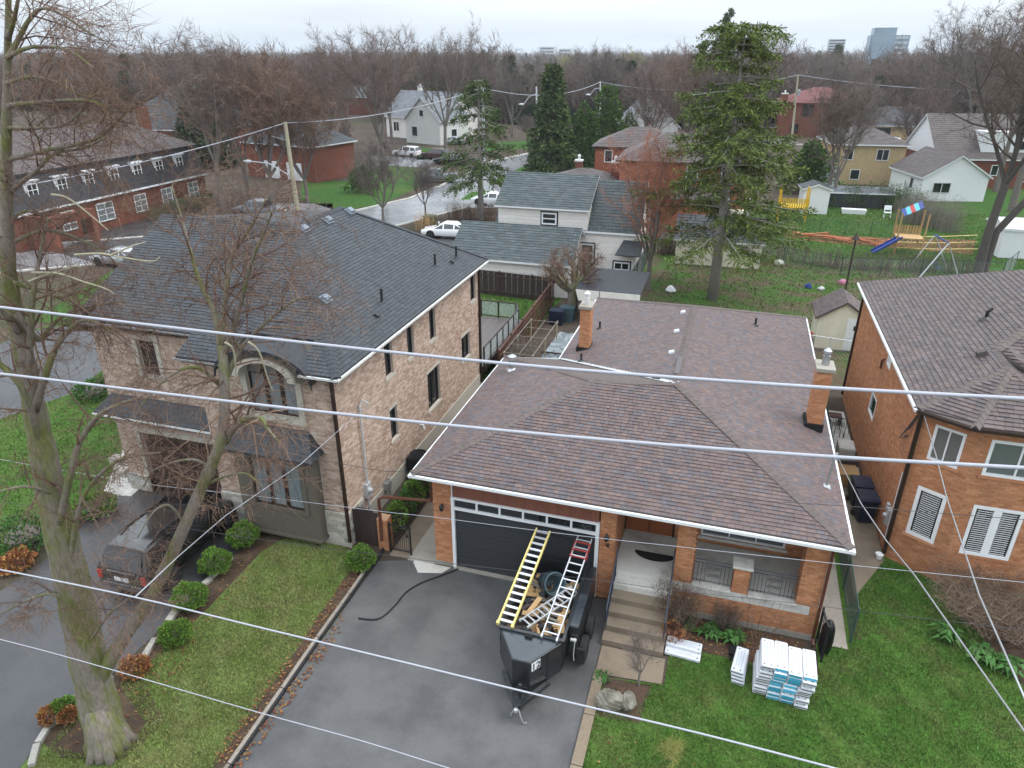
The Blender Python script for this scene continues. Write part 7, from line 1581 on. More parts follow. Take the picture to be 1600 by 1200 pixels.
# orange netting on the fresh trench
net = thing('orange_netting', 'crumpled orange safety netting strung along the trench on the lawn', 'netting', gp(1235, 370))
np_ = gpp([(1225, 366), (1250, 372), (1290, 374), (1330, 380), (1370, 385), (1400, 383)]); rg = random.Random(8)
for k in range(5):
    mb = MB(); mb.tube([p + V((rg.uniform(-.2, .2), rg.uniform(-.5, .5), .12 + rg.random() * .5)) for p in np_ for _ in (0, 1)], .06, 4); mb.build('net_fold', M['plastic_orange'], net)
sheet('trench', gpp([(1225, 364), (1300, 368), (1400, 372), (1525, 375), (1520, 398), (1400, 388), (1300, 380), (1225, 372)]), .012, M['orange_soil'])
for i in range(3): a, b = gp(1400, 378 + i * 9), gp(1525, 376 + i * 11); tag(MB().tube([a + Z3 * .5, a.lerp(b, .5) + Z3 * .42, b + Z3 * .5], .035, 4).build('caution_tape', M['fibre_yellow']), 'yellow tape, %s strand across the trench behind the swing set' % ['upper', 'middle', 'lower'][i], 'tape', 'caution tape at the trench')
# swing set and slide
sw = thing('swing_set', 'wooden playset with blue slide and silver swing frame', 'swing set', gp(1440, 400))
A1, A2 = gp(1463, 368) , gp(1468, 380)
top1, top2 = yp(1463, 370, 61.5) , yp(1480, 378, 60.3)
q = MB(); q.tube([V((14.05, 61.7, 0)), V((15.4, 62.0, 2.6)), V((16.75, 61.7, 0))], .06, 6); q.build('frame_leg', M['alu'], sw); q = MB(); q.tube([V((14.2, 58.6, 0)), V((15.75, 59.3, 2.6)), V((17.0, 59.2, 0))], .06, 6); q.build('frame_leg', M['alu'], sw); q = MB(); q.tube([V((15.4, 62, 2.6)), V((15.75, 59.3, 2.6))], .06, 6); q.build('top_bar', M['plastic_blue'], sw)
for i in range(2):
    y = 60.1 + i * 1.1; q = MB(); q.tube([(15.5, y, 2.6), (15.5, y, .55)], .012, 4); q.tube([(15.9, y, 2.6), (15.9, y, .55)], .012, 4); q.box(15.45, 15.95, y - .1, y + .1, .5, .55); q.build('swing', M['plastic_blue'], sw)
tw_ = [(13.6, 65.8), (15.6, 65.8), (15.6, 67.6), (13.6, 67.6)]
for x, y in tw_: q = MB(); q.bar((x, y, 0), (x, y, 3.4), .12); q.build('tower_post', M['wood_raw'], sw)
q = MB(); q.box(13.6, 15.6, 65.8, 67.6, 1.3, 1.38); q.build('platform', M['wood_raw'], sw)
for i in range(9): q = MB(); q.box(13.65 + i * .22, 13.8 + i * .22, 67.58, 67.62, 1.4, 2.1); q.build('slat', M['wood_raw'], sw)
cols = ['plastic_blue', 'plastic_cyan', 'plastic_red', 'plastic_cyan', 'plastic_blue']
for i in range(5): q = MB(); q.obox((13.7 + i * .28, 65.9, 3.1 + i * .16), (.28, 0, .16), (0, 1.4, .3), (0, 0, .03)); q.build('canopy_stripe', M[cols[i]], sw)
q = MB(); q.obox((13.7, 66.1, 1.38), (-2.0, -.8, -1.2), (.22, -.5, 0), (0, 0, .05)); q.obox((13.7, 66.1, 1.4), (-2.0, -.8, -1.2), (.03, -.05, 0), (0, 0, .16)); q.obox((13.92, 65.6, 1.4), (-2.0, -.8, -1.2), (.03, -.05, 0), (0, 0, .16)); q.build('slide', M['plastic_blue'], sw)
# yellow playhouse deck, pole, chair, planter and toys
py_ = thing('play_deck', 'bright yellow raised play deck half hidden by spruce branches', 'play deck', (6.2, 77.5, 0))
for x, y in ((4.6, 76.6), (7.2, 76.6), (7.2, 78.6), (4.6, 78.6)): MB().bar((x, y, 0), (x, y, 3.2), .14).build('post', M['plastic_yellow'], py_)
MB().box(4.5, 7.3, 76.5, 78.7, 1.3, 1.42).build('deck', M['plastic_yellow'], py_)
for i in range(12): MB().box(4.6 + i * .22, 4.74 + i * .22, 76.5, 76.54, 1.45, 2.3).build('slat', M['plastic_yellow'], py_)
for i in range(9): MB().box(7.28, 7.32, 76.6 + i * .22, 76.74 + i * .22, 1.45, 2.3).build('slat', M['plastic_yellow'], py_)
tag(MB().lathe([(.07, 0), (.06, 3.6), (.3, 3.62), (.05, 4.0), (0, 4.2)], gp(1321, 452), 8).build('bird_feeder_pole', M['fence_brown']), 'dark slender pole with small roofed feeder behind the shed', 'pole')
wc = thing('folding_chair', 'white folding chair on the lawn before the hedge', 'chair', gp(1385, 340)); p = gp(1385, 340)
for dx in (-.3, .3): MB().bar(p + V((dx, -.3, 0)), p + V((dx, .3, 1.1)), .06).build('leg', M['white'], wc); MB().bar(p + V((dx, .3, 0)), p + V((dx, -.3, .55)), .06).build('leg', M['white'], wc)
MB().obox(p + V((-.33, -.3, .5)), (.66, 0, 0), (0, .5, 0), (0, 0, .05)).build('seat', M['white'], wc); MB().obox(p + V((-.33, .2, .75)), (.66, 0, 0), (0, .12, .42), (0, .04, 0)).build('backrest', M['white'], wc)
p = gp(1333, 334); tag(MB().hexa([p + V(q) for q in ((-1.1, -.35, 0), (1.1, -.35, 0), (1.1, .35, 0), (-1.1, .35, 0), (-1.2, -.4, .5), (1.2, -.4, .5), (1.2, .4, .5), (-1.2, .4, .5))]).build('planter', M['white']), 'long white planter box on the lawn edge left of chair', 'planter')
for i, (x, y, mt, lab, r) in enumerate([(1316, 444, 'plastic_pink', 'pink toy lying on the lawn beside the feeder pole', .35), (1262, 450, 'plastic_blue', 'blue toy lying on the worn lawn', .3), (1282, 454, 'white_dirty', 'white toy on the worn lawn right of blue one', .28), (1048, 457, 'white', 'white bag lying by the fence behind bungalow', .4), (1217, 415, 'canvas', 'pale bag at the foot of the brown hedge', .4), (1282, 322, 'plastic_blue', 'blue barrel beside the small white shed', .45), (1274, 322, 'white', 'white barrel left of the blue barrel', .45), (1348, 270, 'bin_green', 'green wheelbarrow by the yellow brick house', .6)]):
    o = rock(gp(x, y) + Z3 * r * .5, r, r * .7, r * .8, 200 + i, 'garden_toy' if i < 3 else ('barrel' if i in (5, 6) else ('wheelbarrow' if i == 7 else 'bag')), mt); tag(o, lab, 'toy' if i < 3 else 'item')
# ------------------------------------------------------------------ vehicles
def car(lab, c, rz, kind, paint, name='parked_car', group='cars parked around the street'):
    t = thing(name, lab, 'car' if kind != 'van' else 'minivan', (0, 0, 0), group); LOC.pop(t.name)
    ST = {'van': [(0, .45, .9, .92, .86, .8), (.05, .34, 1.02, 1.08, .95, .86), (.4, .3, 1.06, 1.70, .99, .70), (1.3, .3, 1.06, 1.77, 1.0, .73), (3.3, .3, 1.04, 1.72, 1.0, .71), (4.2, .3, 1.0, 1.05, .97, .84), (4.8, .34, .82, .86, .9, .78), (5.05, .4, .6, .62, .78, .7)],
          'suv': [(0, .45, .9, .92, .84, .8), (.06, .36, 1.0, 1.04, .9, .82), (.35, .34, 1.04, 1.62, .92, .66), (1.2, .34, 1.04, 1.68, .93, .68), (2.6, .34, 1.02, 1.64, .93, .66), (3.35, .34, 1.0, 1.04, .92, .8), (4.4, .36, .88, .92, .88, .74), (4.65, .42, .65, .68, .76, .7)],
          'sedan': [(0, .4, .75, .78, .8, .74), (.06, .3, .88, .92, .86, .78), (.7, .26, .9, .98, .89, .74), (1.5, .26, .9, 1.40, .9, .60), (2.5, .26, .88, 1.42, .9, .60), (3.4, .26, .86, .92, .89, .76), (4.4, .3, .72, .76, .84, .7), (4.65, .36, .55, .57, .74, .66)],
          'pickup': [(0, .5, .9, .92, .9, .86), (.05, .4, 1.05, 1.07, .95, .9), (1.9, .4, 1.05, 1.08, .97, .9), (2.0, .4, 1.08, 1.72, .97, .7), (3.2, .4, 1.08, 1.8, .97, .72), (3.7, .4, 1.06, 1.72, .97, .7), (4.3, .4, 1.04, 1.1, .96, .84), (5.3, .42, .98, 1.02, .92, .8), (5.5, .5, .75, .78, .82, .76)]}[kind]
    L = ST[-1][0]; mb = MB(); gl = MB(); ring = []
    for x, zl, zb, zt, w, wt in ST:
        tall = zt - zb > .3; pts = [(x, -w * .9, zl), (x, -w, zl + .16), (x, -w * .985, zb - .06), (x, -w * .95, zb), (x, -wt, zt - (.07 if tall else .0)), (x, -wt * .88, zt), (x, 0, zt + .03)]
        ring.append(pts + [(a, -b, c_) for a, b, c_ in pts[-2::-1]])
    n = len(ring[0])
    for i, r in enumerate(ring): mb.v += r
    for i in range(len(ring) - 1):
        for j in range(n - 1): mb.f.append((i * n + j, (i + 1) * n + j, (i + 1) * n + j + 1, i * n + j + 1)); mb.m.append(0)
        mb.f.append((i * n, i * n + n - 1, (i + 1) * n + n - 1, (i + 1) * n)); mb.m.append(0)
    mb.f.append(tuple(range(n))); mb.f.append(tuple(reversed(range((len(ring) - 1) * n, len(ring) * n)))); mb.m += [0, 0]
    o = mb.build('body', M[paint], t, smooth=True); sm = o.modifiers.new('split', 'EDGE_SPLIT'); sm.split_angle = math.radians(32)
    for i in range(len(ST) - 1):
        ta, tb_ = ST[i][3] - ST[i][2] > .3, ST[i + 1][3] - ST[i + 1][2] > .3
        if ta or tb_:
            for sgn in (0, 1):
                q = [V(ring[i][3 if not sgn else n - 4]), V(ring[i + 1][3 if not sgn else n - 4]), V(ring[i + 1][4 if not sgn else n - 5]), V(ring[i][4 if not sgn else n - 5])]; cc = sum(q, V()) / 4; off = V((0, -.008 if not sgn else .008, .003)); q = [cc + (p - cc) * .88 + off for p in q]; MB().poly(q if not sgn else q[::-1]).build('side_window', M['glass_dark'], t)
        if ta != tb_:
            q = [V(ring[i][4]), V(ring[i][n - 5]), V(ring[i + 1][n - 5]), V(ring[i + 1][4])]; cc = sum(q, V()) / 4; nn = (q[1] - q[0]).cross(q[3] - q[0]).normalized(); nn = nn if nn.z > 0 else -nn; q = [cc + (p - cc) * .9 + nn * .05 for p in q]; MB().poly(q).build('windscreen', M['glass_dark'], t)
    w = ST[2][4]
    for x in (L * .19, L * .80):
        for s_ in (-1, 1): MB().lathe([(0, -.01), (.40, -.01), (.40, .01), (0, .01)], (x, s_ * w * .992, .36), 18, 'y').build('wheel_arch', M['mat_black'], t); wheel(t, (x, s_ * (w - .06), .33), .33, .2, 'y')
    for s_ in (-1, 1):
        MB().box(-.01, .12, s_ * w * .80 - .08, s_ * w * .80 + .08, .72, 1.0).build('tail_lamp', M['lamp_red'], t); MB().box(L - .25, L - .02, s_ * .6 - .14, s_ * .6 + .14, .56, .70).build('headlight', M['lamp_clear'], t)
        xm = L * (.72 if kind in ('suv', 'sedan') else .76); MB().box(xm, xm + .1, s_ * (w + .1) - .09, s_ * (w + .1) + .09, 1.0, 1.15).build('wing_mirror', M[paint], t)
    MB().box(-.03, .1, -w * .8, w * .8, .42, .56).build('rear_bumper', M['car_grey' if kind == 'van' else paint], t); MB().box(-.035, -.005, -.25, .25, .74, .86).build('licence_plate', M['white'], t); MB().box(L - .06, L + .02, -w * .6, w * .6, .34, .5).build('front_bumper', M['mat_black'], t)
    if kind == 'van':
        for s_ in (-1, 1): MB().bar((.9, s_ * .62, 1.80), (3.0, s_ * .62, 1.78), .03, .04).build('roof_rack', M['black_metal'], t)
        MB().box(.0, .04, -.5, .5, 1.02, 1.06).build('chrome_strip', M['rim'], t); MB().box(-.05, -.02, -.7, .7, .60, .63).build('bumper_trim', M['rim'], t)
    t.location = c; t.rotation_euler = (0, 0, rz); return t
car('black minivan parked facing the brown garage door under bare branches', (-16.5, 12.95, .004), math.pi / 2 + .03, 'van', 'car_black', 'black_minivan', None)
for x, y, r_, kd, pt, lab in [(655, 246, 3.0, 'suv', 'car_white', 'white suv parked before the white gabled house'), (700, 250, 3.0, 'suv', 'car_maroon', 'dark maroon suv parked behind the dark pickup'), (722, 258, 3.0, 'sedan', 'car_black', 'black sedan half hidden between suv and dark pickup'), (716, 284, 3.5, 'pickup', 'car_grey', 'dark grey pickup facing down the wet street'), (728, 226, 3.2, 'sedan', 'car_silver', 'silver sedan on the far driveway by the street tree'), (738, 372, 3.25, 'sedan', 'car_white', 'white coupe parked left of the low white wing'), (448, 340, 3.3, 'pickup', 'car_grey', 'dark pickup parked beyond the slate roof behind a trunk'), (225, 418, 3.1, 'sedan', 'car_silver', 'silver blue car on the left beside roof edge'), (1386, 228, -1.2, 'suv', 'car_white', 'white suv on the far concrete driveway at right'), (800, 322, 3.1, 'sedan', 'car_white', 'pale car peeking out behind the white house roof')]:
    car(lab, gp(x, y, .01), r_, kd, pt)
p = gp(672, 358); t = thing('wheeled_cart', 'dark green wheeled cart beside the white coupe', 'cart', p); MB().box(p.x - .5, p.x + .5, p.y - .45, p.y + .45, .05, 1.2).build('cart_body', M['bin_green'], t, bevel=.08); MB().box(p.x - .55, p.x + .55, p.y - .5, p.y + .5, 1.205, 1.32).build('cart_lid', M['bin_green'], t, bevel=.05)
MB().tube([(p.x - .4, p.y + .55, 1.1), (p.x + .4, p.y + .55, 1.1)], .04, 5).build('handle', M['mat_black'], t)
# ------------------------------------------------------------------ poles, street lamps and wires
def lamp_arm(t, p, q, hd=.5):
    p, q = V(p), V(q); mid = p.lerp(q, .55) + Z3 * .5; MB().tube([p, mid, q], .06, 6).build('lamp_arm', M['galv_pale'], t); d = (q - p); d.z = 0; d.normalize(); h = MB(); h.tube([q - d * .1, q + d * hd * .4, q + d * hd], [.1, .2, .06], 8); h.build('lamp_head', M['galv_pale'], t)
t = thing('utility_pole', 'pale wooden utility pole with lamp arm behind the slate roof', 'utility pole', (-44.5, 66.5, 0)); MB().tube([(-44.3, 66.5, 0), (-44.45, 66.5, 9.0)], [.26, .19], 10).build('pole', M['pole_wood'], t); lamp_arm(t, (-44.4, 66.4, 3.6), yp(392, 252, 65.5), .8); MB().bar((-44.4, 66.5, 7.2), (-46, 66.2, 7.6), .08).build('bracket', M['galv'], t)
t = thing('utility_pole', 'slim pale utility pole rising through the drooping spruce', 'utility pole', (-34.5, 95, 0)); pt_ = yp(754, 136, 95); MB().tube([(pt_.x + .1, 95, 0), pt_], [.2, .15], 8).build('pole', M['galv_pale'], t); lamp_arm(t, (pt_.x, 95, pt_.z - 4), yp(716, 185, 95), .9)
for x0, y0_, x1, y1_, lx, ly, Y, lab in [(838, 135, 840, 225, 818, 163, 130, 'slim street lamp left of the dense spruce'), (938, 127, 938, 190, 922, 148, 150, 'short pale pole with wires above the cypresses')]:
    a, b = yp(x1, y1_, Y), yp(x0, y0_, Y); t = thing('street_lamp' if lx < 900 else 'utility_pole', lab, 'street lamp' if lx < 900 else 'utility pole', (a.x, Y, 0)); MB().tube([(a.x, Y, 0), b], [.2, .14], 7).build('pole', M['galv_pale'], t); lamp_arm(t, b - Z3 * 1.2, yp(lx, ly, Y), .9)
a, b = V((9.3, 150, 0)), yp(1247, 117, 150); t = thing('utility_pole', 'leaning grey utility pole before the red roofed house', 'utility pole', a); MB().tube([a, b], [.22, .15], 7).build('pole', M['pole_wood'], t); MB().lathe([(.3, 0), (.3, .9), (.05, 1.0)], a.lerp(b, .7) + V((.4, 0, 0)), 8).build('transformer', M['galv'], t)
def wire(name, pts, r, mat, lab, n=5, cat='cable'): return tag(MB().tube(pts, r, n, cap=True).build(name, M[mat], smooth=True), lab, cat)
def sagline(a, b, sag, n=14): a, b = V(a), V(b); return [a.lerp(b, i / n) - Z3 * sag * 4 * (i / n) * (1 - i / n) for i in range(n + 1)]
def pxwire(px_, Y0, Y1=None, ext=.25):
    Y1 = Y1 or Y0; n = len(px_); P_ = [yp(x, y, Y0 + (Y1 - Y0) * i / (n - 1)) for i, (x, y) in enumerate(px_)]; out = []
    for i in range(n - 1):
        a, b, c, d = P_[max(i - 1, 0)], P_[i], P_[i + 1], P_[min(i + 2, n - 1)]
        for k in range(5): t = k / 5; out.append(.5 * (2 * b + (c - a) * t + (2 * a - 5 * b + 4 * c - d) * t * t + (3 * b - a - 3 * c + d) * t ** 3))
    return out + [P_[-1]]
wire('power_cable', pxwire([(-260, 450), (0, 480), (400, 527), (800, 569), (1200, 600), (1600, 623), (1860, 636)], 5.0), .0140, 'cable', 'upper thick pale cable crossing all three roofs', 8)
wire('power_cable', pxwire([(-260, 558), (0, 584), (400, 632), (800, 674), (1200, 707), (1600, 731), (1860, 745)], 4.8), .014, 'cable', 'lower thick pale cable crossing the bungalow roof', 8)
wire('power_cable', pxwire([(-200, 852), (0, 890), (210, 933), (400, 979), (620, 1032), (850, 1088), (1090, 1145), (1310, 1202), (1500, 1252)], 5.2), .0105, 'cable', 'grey cable crossing the driveway and trailer nose', 7)
wire('power_cable', pxwire([(-200, 950), (0, 999), (135, 1035), (400, 1112), (560, 1156), (710, 1203), (900, 1262)], 5.6), .0065, 'cable', 'thin pale cable across the lower left driveway', 6)
wire('telephone_wire', pxwire([(-100, 560), (200, 655), (545, 727), (640, 738), (800, 753), (1000, 768), (1200, 783), (1340, 792), (1600, 812), (1800, 826)], 12.0), .006, 'cable_dark', 'thin dark wire crossing the lower bungalow roof', 4)
wire('telephone_wire', pxwire([(-100, 700), (200, 752), (400, 775), (595, 799), (678, 808), (800, 824), (930, 840), (1050, 853), (1300, 880), (1650, 915)], 12.5), .006, 'cable', 'thin pale wire passing before the garage door', 4)
wire('telephone_wire', pxwire([(-100, 770), (200, 812), (400, 842), (590, 866), (720, 882), (930, 906), (1050, 922), (1200, 938), (1340, 954), (1650, 990)], 12.2), .006, 'cable_dark', 'thin dark wire passing across the trailer ladders', 4)
def along(px_, Z0, Z1): n = len(px_); return [gp(x, y, Z0 + (Z1 - Z0) * i / (n - 1)) for i, (x, y) in enumerate(px_)]
wire('service_drop', [MASTTOP] + along([(1345, 786), (1385, 845), (1430, 900), (1500, 1000), (1600, 1142), (1680, 1260)], 5.4, 8.6), .014, 'galv', 'silver service cable dropping from the bungalow mast to lower right', 6)
wire('service_drop', along([(1441, 640), (1462, 710), (1480, 780), (1500, 840), (1530, 930), (1570, 1020), (1640, 1180)], 5.6, 8.8), .014, 'galv', 'silver twisted service cable running down from the right house corner', 6)
wire('service_drop', [V((SX + .25, 19.1, 4.7))] + along([(470, 725), (352, 806), (280, 868), (210, 934)], 5.6, 8.5), .010, 'cable', 'pale service cable from the left house conduit over the van', 5)
cl_ = gp(140, 1033, 9); 
wire('pole_wire', sagline((-44.45, 66.5, 8.9), yp(753, 137, 95), .9), .045, 'cable', 'pale overhead wire between the two poles along the street')
wire('pole_wire', sagline((-44.45, 66.5, 8.9), yp(-60, 305, 42), .6), .045, 'cable', 'pale overhead wire running left past the mansard house')
wire('pole_wire', sagline(yp(753, 137, 95), yp(938, 128, 150), 1.6), .05, 'cable', 'far wire sagging right from the spruce pole')
wire('pole_wire', sagline(yp(1247, 117, 150), yp(1640, 140, 150), 1.0), .045, 'cable', 'faint far wire right of the leaning pole')
wire('pole_wire', sagline(yp(938, 128, 150), yp(1247, 117, 150), 2.0), .045, 'cable', 'faint far wire between short pole and leaning pole')
# ------------------------------------------------------------------ the other trees, one by one near, a wood beyond
rg = random.Random(2024)
NAMED = [((697, 240), 'F', 1.38, 'tall pale bare tree standing above the white gabled house'), ((600, 285), 0, 1.15, 'wide mauve bare tree beside the white suv'), ((428, 322), 3, 1.35, 'tall bare tree next to the leaning wooden utility pole'), ((600, 352), 1, .62, 'low spreading bare tree just behind the slate roof'), ((665, 338), 1, .42, 'thin bare street tree right of the low spreading one'),
 ((270, 215), 2, .95, 'tall lone bare tree above the dark blue roof'), ((935, 200), 1, 1.25, 'round topped bare tree on the skyline right of center'), ((1070, 238), 3, 1.35, 'broad brown maple with clinging leaves behind the spruce'), ((1290, 318), 2, .75, 'bare twin stemmed tree before the yellow brick house'), ((1300, 322), 'F', .95, 'taller bare tree beside the twin stemmed one'), ((1450, 245), 5, 1.25, 'large bare tree behind the white garage'), ((545, 250), 0, 1.0, 'mauve bare tree beside the red brick house with garage doors'), ((480, 315), 3, 1.05, 'dense reddish bare tree right of the utility pole'),
 ((350, 330), 0, 1.05, 'dark bare tree between mansard house and utility pole'), ((388, 312), 'F', 1.1, 'mossy dark bare tree just left of the utility pole'), ((1420, 262), 4, .8, 'bare tree beside the far concrete driveway'), ((1505, 262), 5, 1.3, 'very large dark bare tree crowning the right skyline'), ((1580, 330), 0, 1.25, 'dense bare tree cut by the right frame edge'), ((1010, 262), 4, .95, 'brown bare tree rising behind the rear brick wing'), ((1120, 245), 1, 1.15, 'pale brown tree behind the upper spruce'), ((520, 240), 4, 1.2, 'dense mauve bare tree between utility pole and white house'), ((612, 225), 0, 1.0, 'mauve bare tree hiding the left of the white house'), ((300, 255), 5, 1.1, 'dense grey bare tree behind the mansard house end'), ((800, 215), 1, 1.05, 'bare tree behind the drooping spruce'), ((1190, 205), 0, 1.2, 'mauve bare tree right of the big spruce'), ((1335, 262), 1, .9, 'broad bare tree with pale buds before the slate house'), ((985, 150), 'Y', 1.1, 'yellowish budding tree on the skyline above the cypresses'), ((678, 190), 'Y', .6, 'small yellow green tree behind the white gabled house'), ((885, 130), 'Y', 1.0, 'pale yellow tree in the far wood behind the spruce'), ((1555, 300), 2, .95, 'bare tree at the right edge before the brick house')]
YEL = bare('yellow', 57, 14, .2, 'twig_yellow', forks=6, fork_h=.2, spread=.5, tw=.02, twn=12, tl=1.1, kids=(6, 7, 6), ratio=(.6, .52, .5))
for (x, y), pi, sc, lab in NAMED:
    pr = PRF[0][0] if pi == 'F' else (YEL if pi == 'Y' else PR[pi][0]); place_tree(pr, gp(x, y), rg.uniform(0, 6), sc, lab)
# big twin tree at the right, reddish trees behind the bungalow
place_tree(bare('twin_a', 51, 19, .30, 'twig', forks=5, fork_h=.36, spread=.45, lean=(.3, .2), tw=.013, twn=13, tl=.95, kids=(6, 7, 7), ratio=(.6, .52, .5), bark='bark_dark'), gp(1526, 432), .3, 1, 'big dark bare tree behind the right house roof')
place_tree(bare('twin_b', 52, 19, .26, 'twig', forks=4, fork_h=.35, spread=.4, lean=(2.2, .3), tw=.013, twn=13, tl=.95, kids=(6, 7, 7), ratio=(.6, .52, .5), bark='bark_dark'), gp(1534, 430), .1, 1, 'slanting bare trunk beside the big dark tree at right')
place_tree(bare('redtree', 53, 10.5, .16, 'twig_orange', forks=7, fork_h=.2, spread=.5, tw=.009, twn=10, tl=.8, kids=(5, 7, 6), ratio=(.6, .5, .5), mi=0), gp(1012, 452), .3, 1, 'orange red twigged tree between white house and spruce')
place_tree(bare('gnarl', 54, 4.9, .32, 'twig_red', forks=7, fork_h=.34, spread=1.7, tw=.009, twn=8, tl=.55, kids=(5, 6, 5), ratio=(.62, .5, .5), bark='bark'), (-9.1, 42.9, 0), .3, 1, 'gnarled old mossy tree with reddish twigs beside the lean-to')
for (x, y), i, sc, lab in [((910, 268), 1, .78, 'left one of the dark green cypresses by the street'), ((948, 268), 0, .82, 'middle dark green cypress, the tallest of the clump'), ((975, 262), 1, .7, 'right yellowish end of the cypress clump'), ((1258, 300), 0, .5, 'round dark green conifer left of the white addition'), ((1270, 135), 1, 1.3, 'dark green conifer clump on the skyline before the pale tower'), ((1300, 140), 0, 1.3, 'tall dark conifer right of the skyline conifer clump'), ((210, 165), 1, 1.25, 'lone dark conical conifer far left above the roofs'), ((175, 170), 1, .9, 'smaller dark conifer left of the lone conical one'), ((760, 165), 2, 1.0, 'dark conifer far behind the drooping spruce'), ((965, 160), 1, 1.1, 'small dark conifer on the wooded skyline'), ((567, 300), 1, .45, 'dark round evergreen on the lawn by the street'), ((1290, 322), 1, .28, 'small green evergreen beside the blue barrel'), ((95, 330), 0, .55, 'green pine before the mansard house end'), ((60, 345), 0, .5, 'dark green pine left of the mansard house')]:
    ced = {910: (0, .95), 948: (1, .98), 975: (0, .78), 1258: (2, 1.05), 567: (2, .6), 1290: (2, .35), 1270: (0, 1.6), 95: (0, .6)}.get(x)
    if ced: place_tree(CED[ced[0]], gp(x, y), rg.uniform(0, 6), ced[1], lab, name='conifer_tree')
    else: place_tree(CON[i][0], gp(x, y), rg.uniform(0, 6), (sc * 1.25, sc * 1.25, sc) if y < 280 else sc, lab, name='conifer_tree')
# belt of bare trees
BLOCK = [(p[0], p[1]) for p in STREET]
HS = [(o.location.x, o.location.y, max(o.dimensions.x, 9)) for o in bpy.data.objects if o.type == 'EMPTY' and o.get('category') in ('house', 'garage', 'house wing', 'shed', 'building', 'outbuilding') and o.location.y > 40]
CLEAR = [(1228, 1325, 172), (1355, 1445, 162), (605, 712, 136), (200, 300, 103), (985, 1050, 138), (410, 470, 90)]
n = 0; tries = 0; used = []; belt = []; bt = []
while n < 255 and tries < 12000:
    tries += 1; Y = 66 + 300 * rg.random() ** 1.35; x = rg.uniform(-180, 1780); p = yp(x, 600, Y); p = V((p.x, Y, 0)); X = p.x
    px_, py2, w = proj((X, Y, 0))
    if any(math.hypot(X - a, Y - b) < 9 for a, b in BLOCK): continue
    if any(abs(X - a) < r_ * .5 + 7 and -16 < Y - b < 10 for a, b, r_ in HS): continue
    if any(a - 28 < px_ < b + 28 and Y < c for a, b, c in CLEAR): continue
    if any(math.hypot(X - a, Y - b) < 5.5 for a, b in used): continue
    if Y < 128 and (560 < px_ < 900): continue
    if Y < 128 and px_ > 1180 and not (Y > 112 and px_ > 1500): continue
    if Y < 112 and px_ > 880: continue
    if Y < 85 and px_ > 420: continue
    if Y < 75 and px_ > 60: continue
    used.append((X, Y)); i = rg.randrange(6); belt.append((px_, w, i)); sc = rg.choice((.5, .65, .8, .9, 1.0, 1.1)) * rg.uniform(.9, 1.08) * (.95 if Y > 140 else .8); bt.append(place_tree(PR[i][0], p, rg.uniform(0, 6.28), (sc * 1.1, sc * 1.1, sc), 'bare tree', 'bare trees filling the neighbourhood')); n += 1
# say which tree is which: by colour, by the landmark in front of it, by nearness
MARKS = [(60, 'upper left maple branches'), (150, 'mansard house roof'), (215, 'brick chimney of the mansard house'), (270, 'dark blue roofed house'), (340, 'broad green pine'), (440, 'wooden utility pole'), (520, 'red brick house with garage doors'), (600, 'white suv'), (690, 'white gabled house'), (755, 'drooping spruce'), (860, 'dense dark spruce'), (940, 'green cypress clump'), (1010, 'pale gabled roof'), (1090, 'tall red brick house'), (1160, 'tall ragged spruce'), (1270, 'red roofed house'), (1340, 'yellow brick house'), (1400, 'slate roofed house'), (1470, 'white gabled garage'), (1560, 'big dark tree at right')]
COLR = ['mauve brown', 'grey', 'brown', 'reddish brown', 'bushy mauve', 'spreading grey']; ONAME = ['nearest', 'second nearest', 'third nearest', 'fourth nearest', 'fifth nearest', 'sixth nearest', 'seventh nearest', 'eighth nearest', 'ninth nearest', 'tenth nearest', 'eleventh nearest', 'twelfth nearest', 'thirteenth nearest', 'fourteenth nearest', 'fifteenth nearest', 'farthest']
cells = {}
for o, (x, w, i) in zip(bt, belt): cells.setdefault((min(MARKS, key=lambda q: abs(q[0] - x))[1], i), []).append((w, o))
for (mk, i), l in cells.items():
    for q, (w, o) in enumerate(sorted(l, key=lambda z: z[0])): o['label'] = '%s bare tree, %s such one behind the %s' % (COLR[i], ONAME[min(q, 15)], mk)
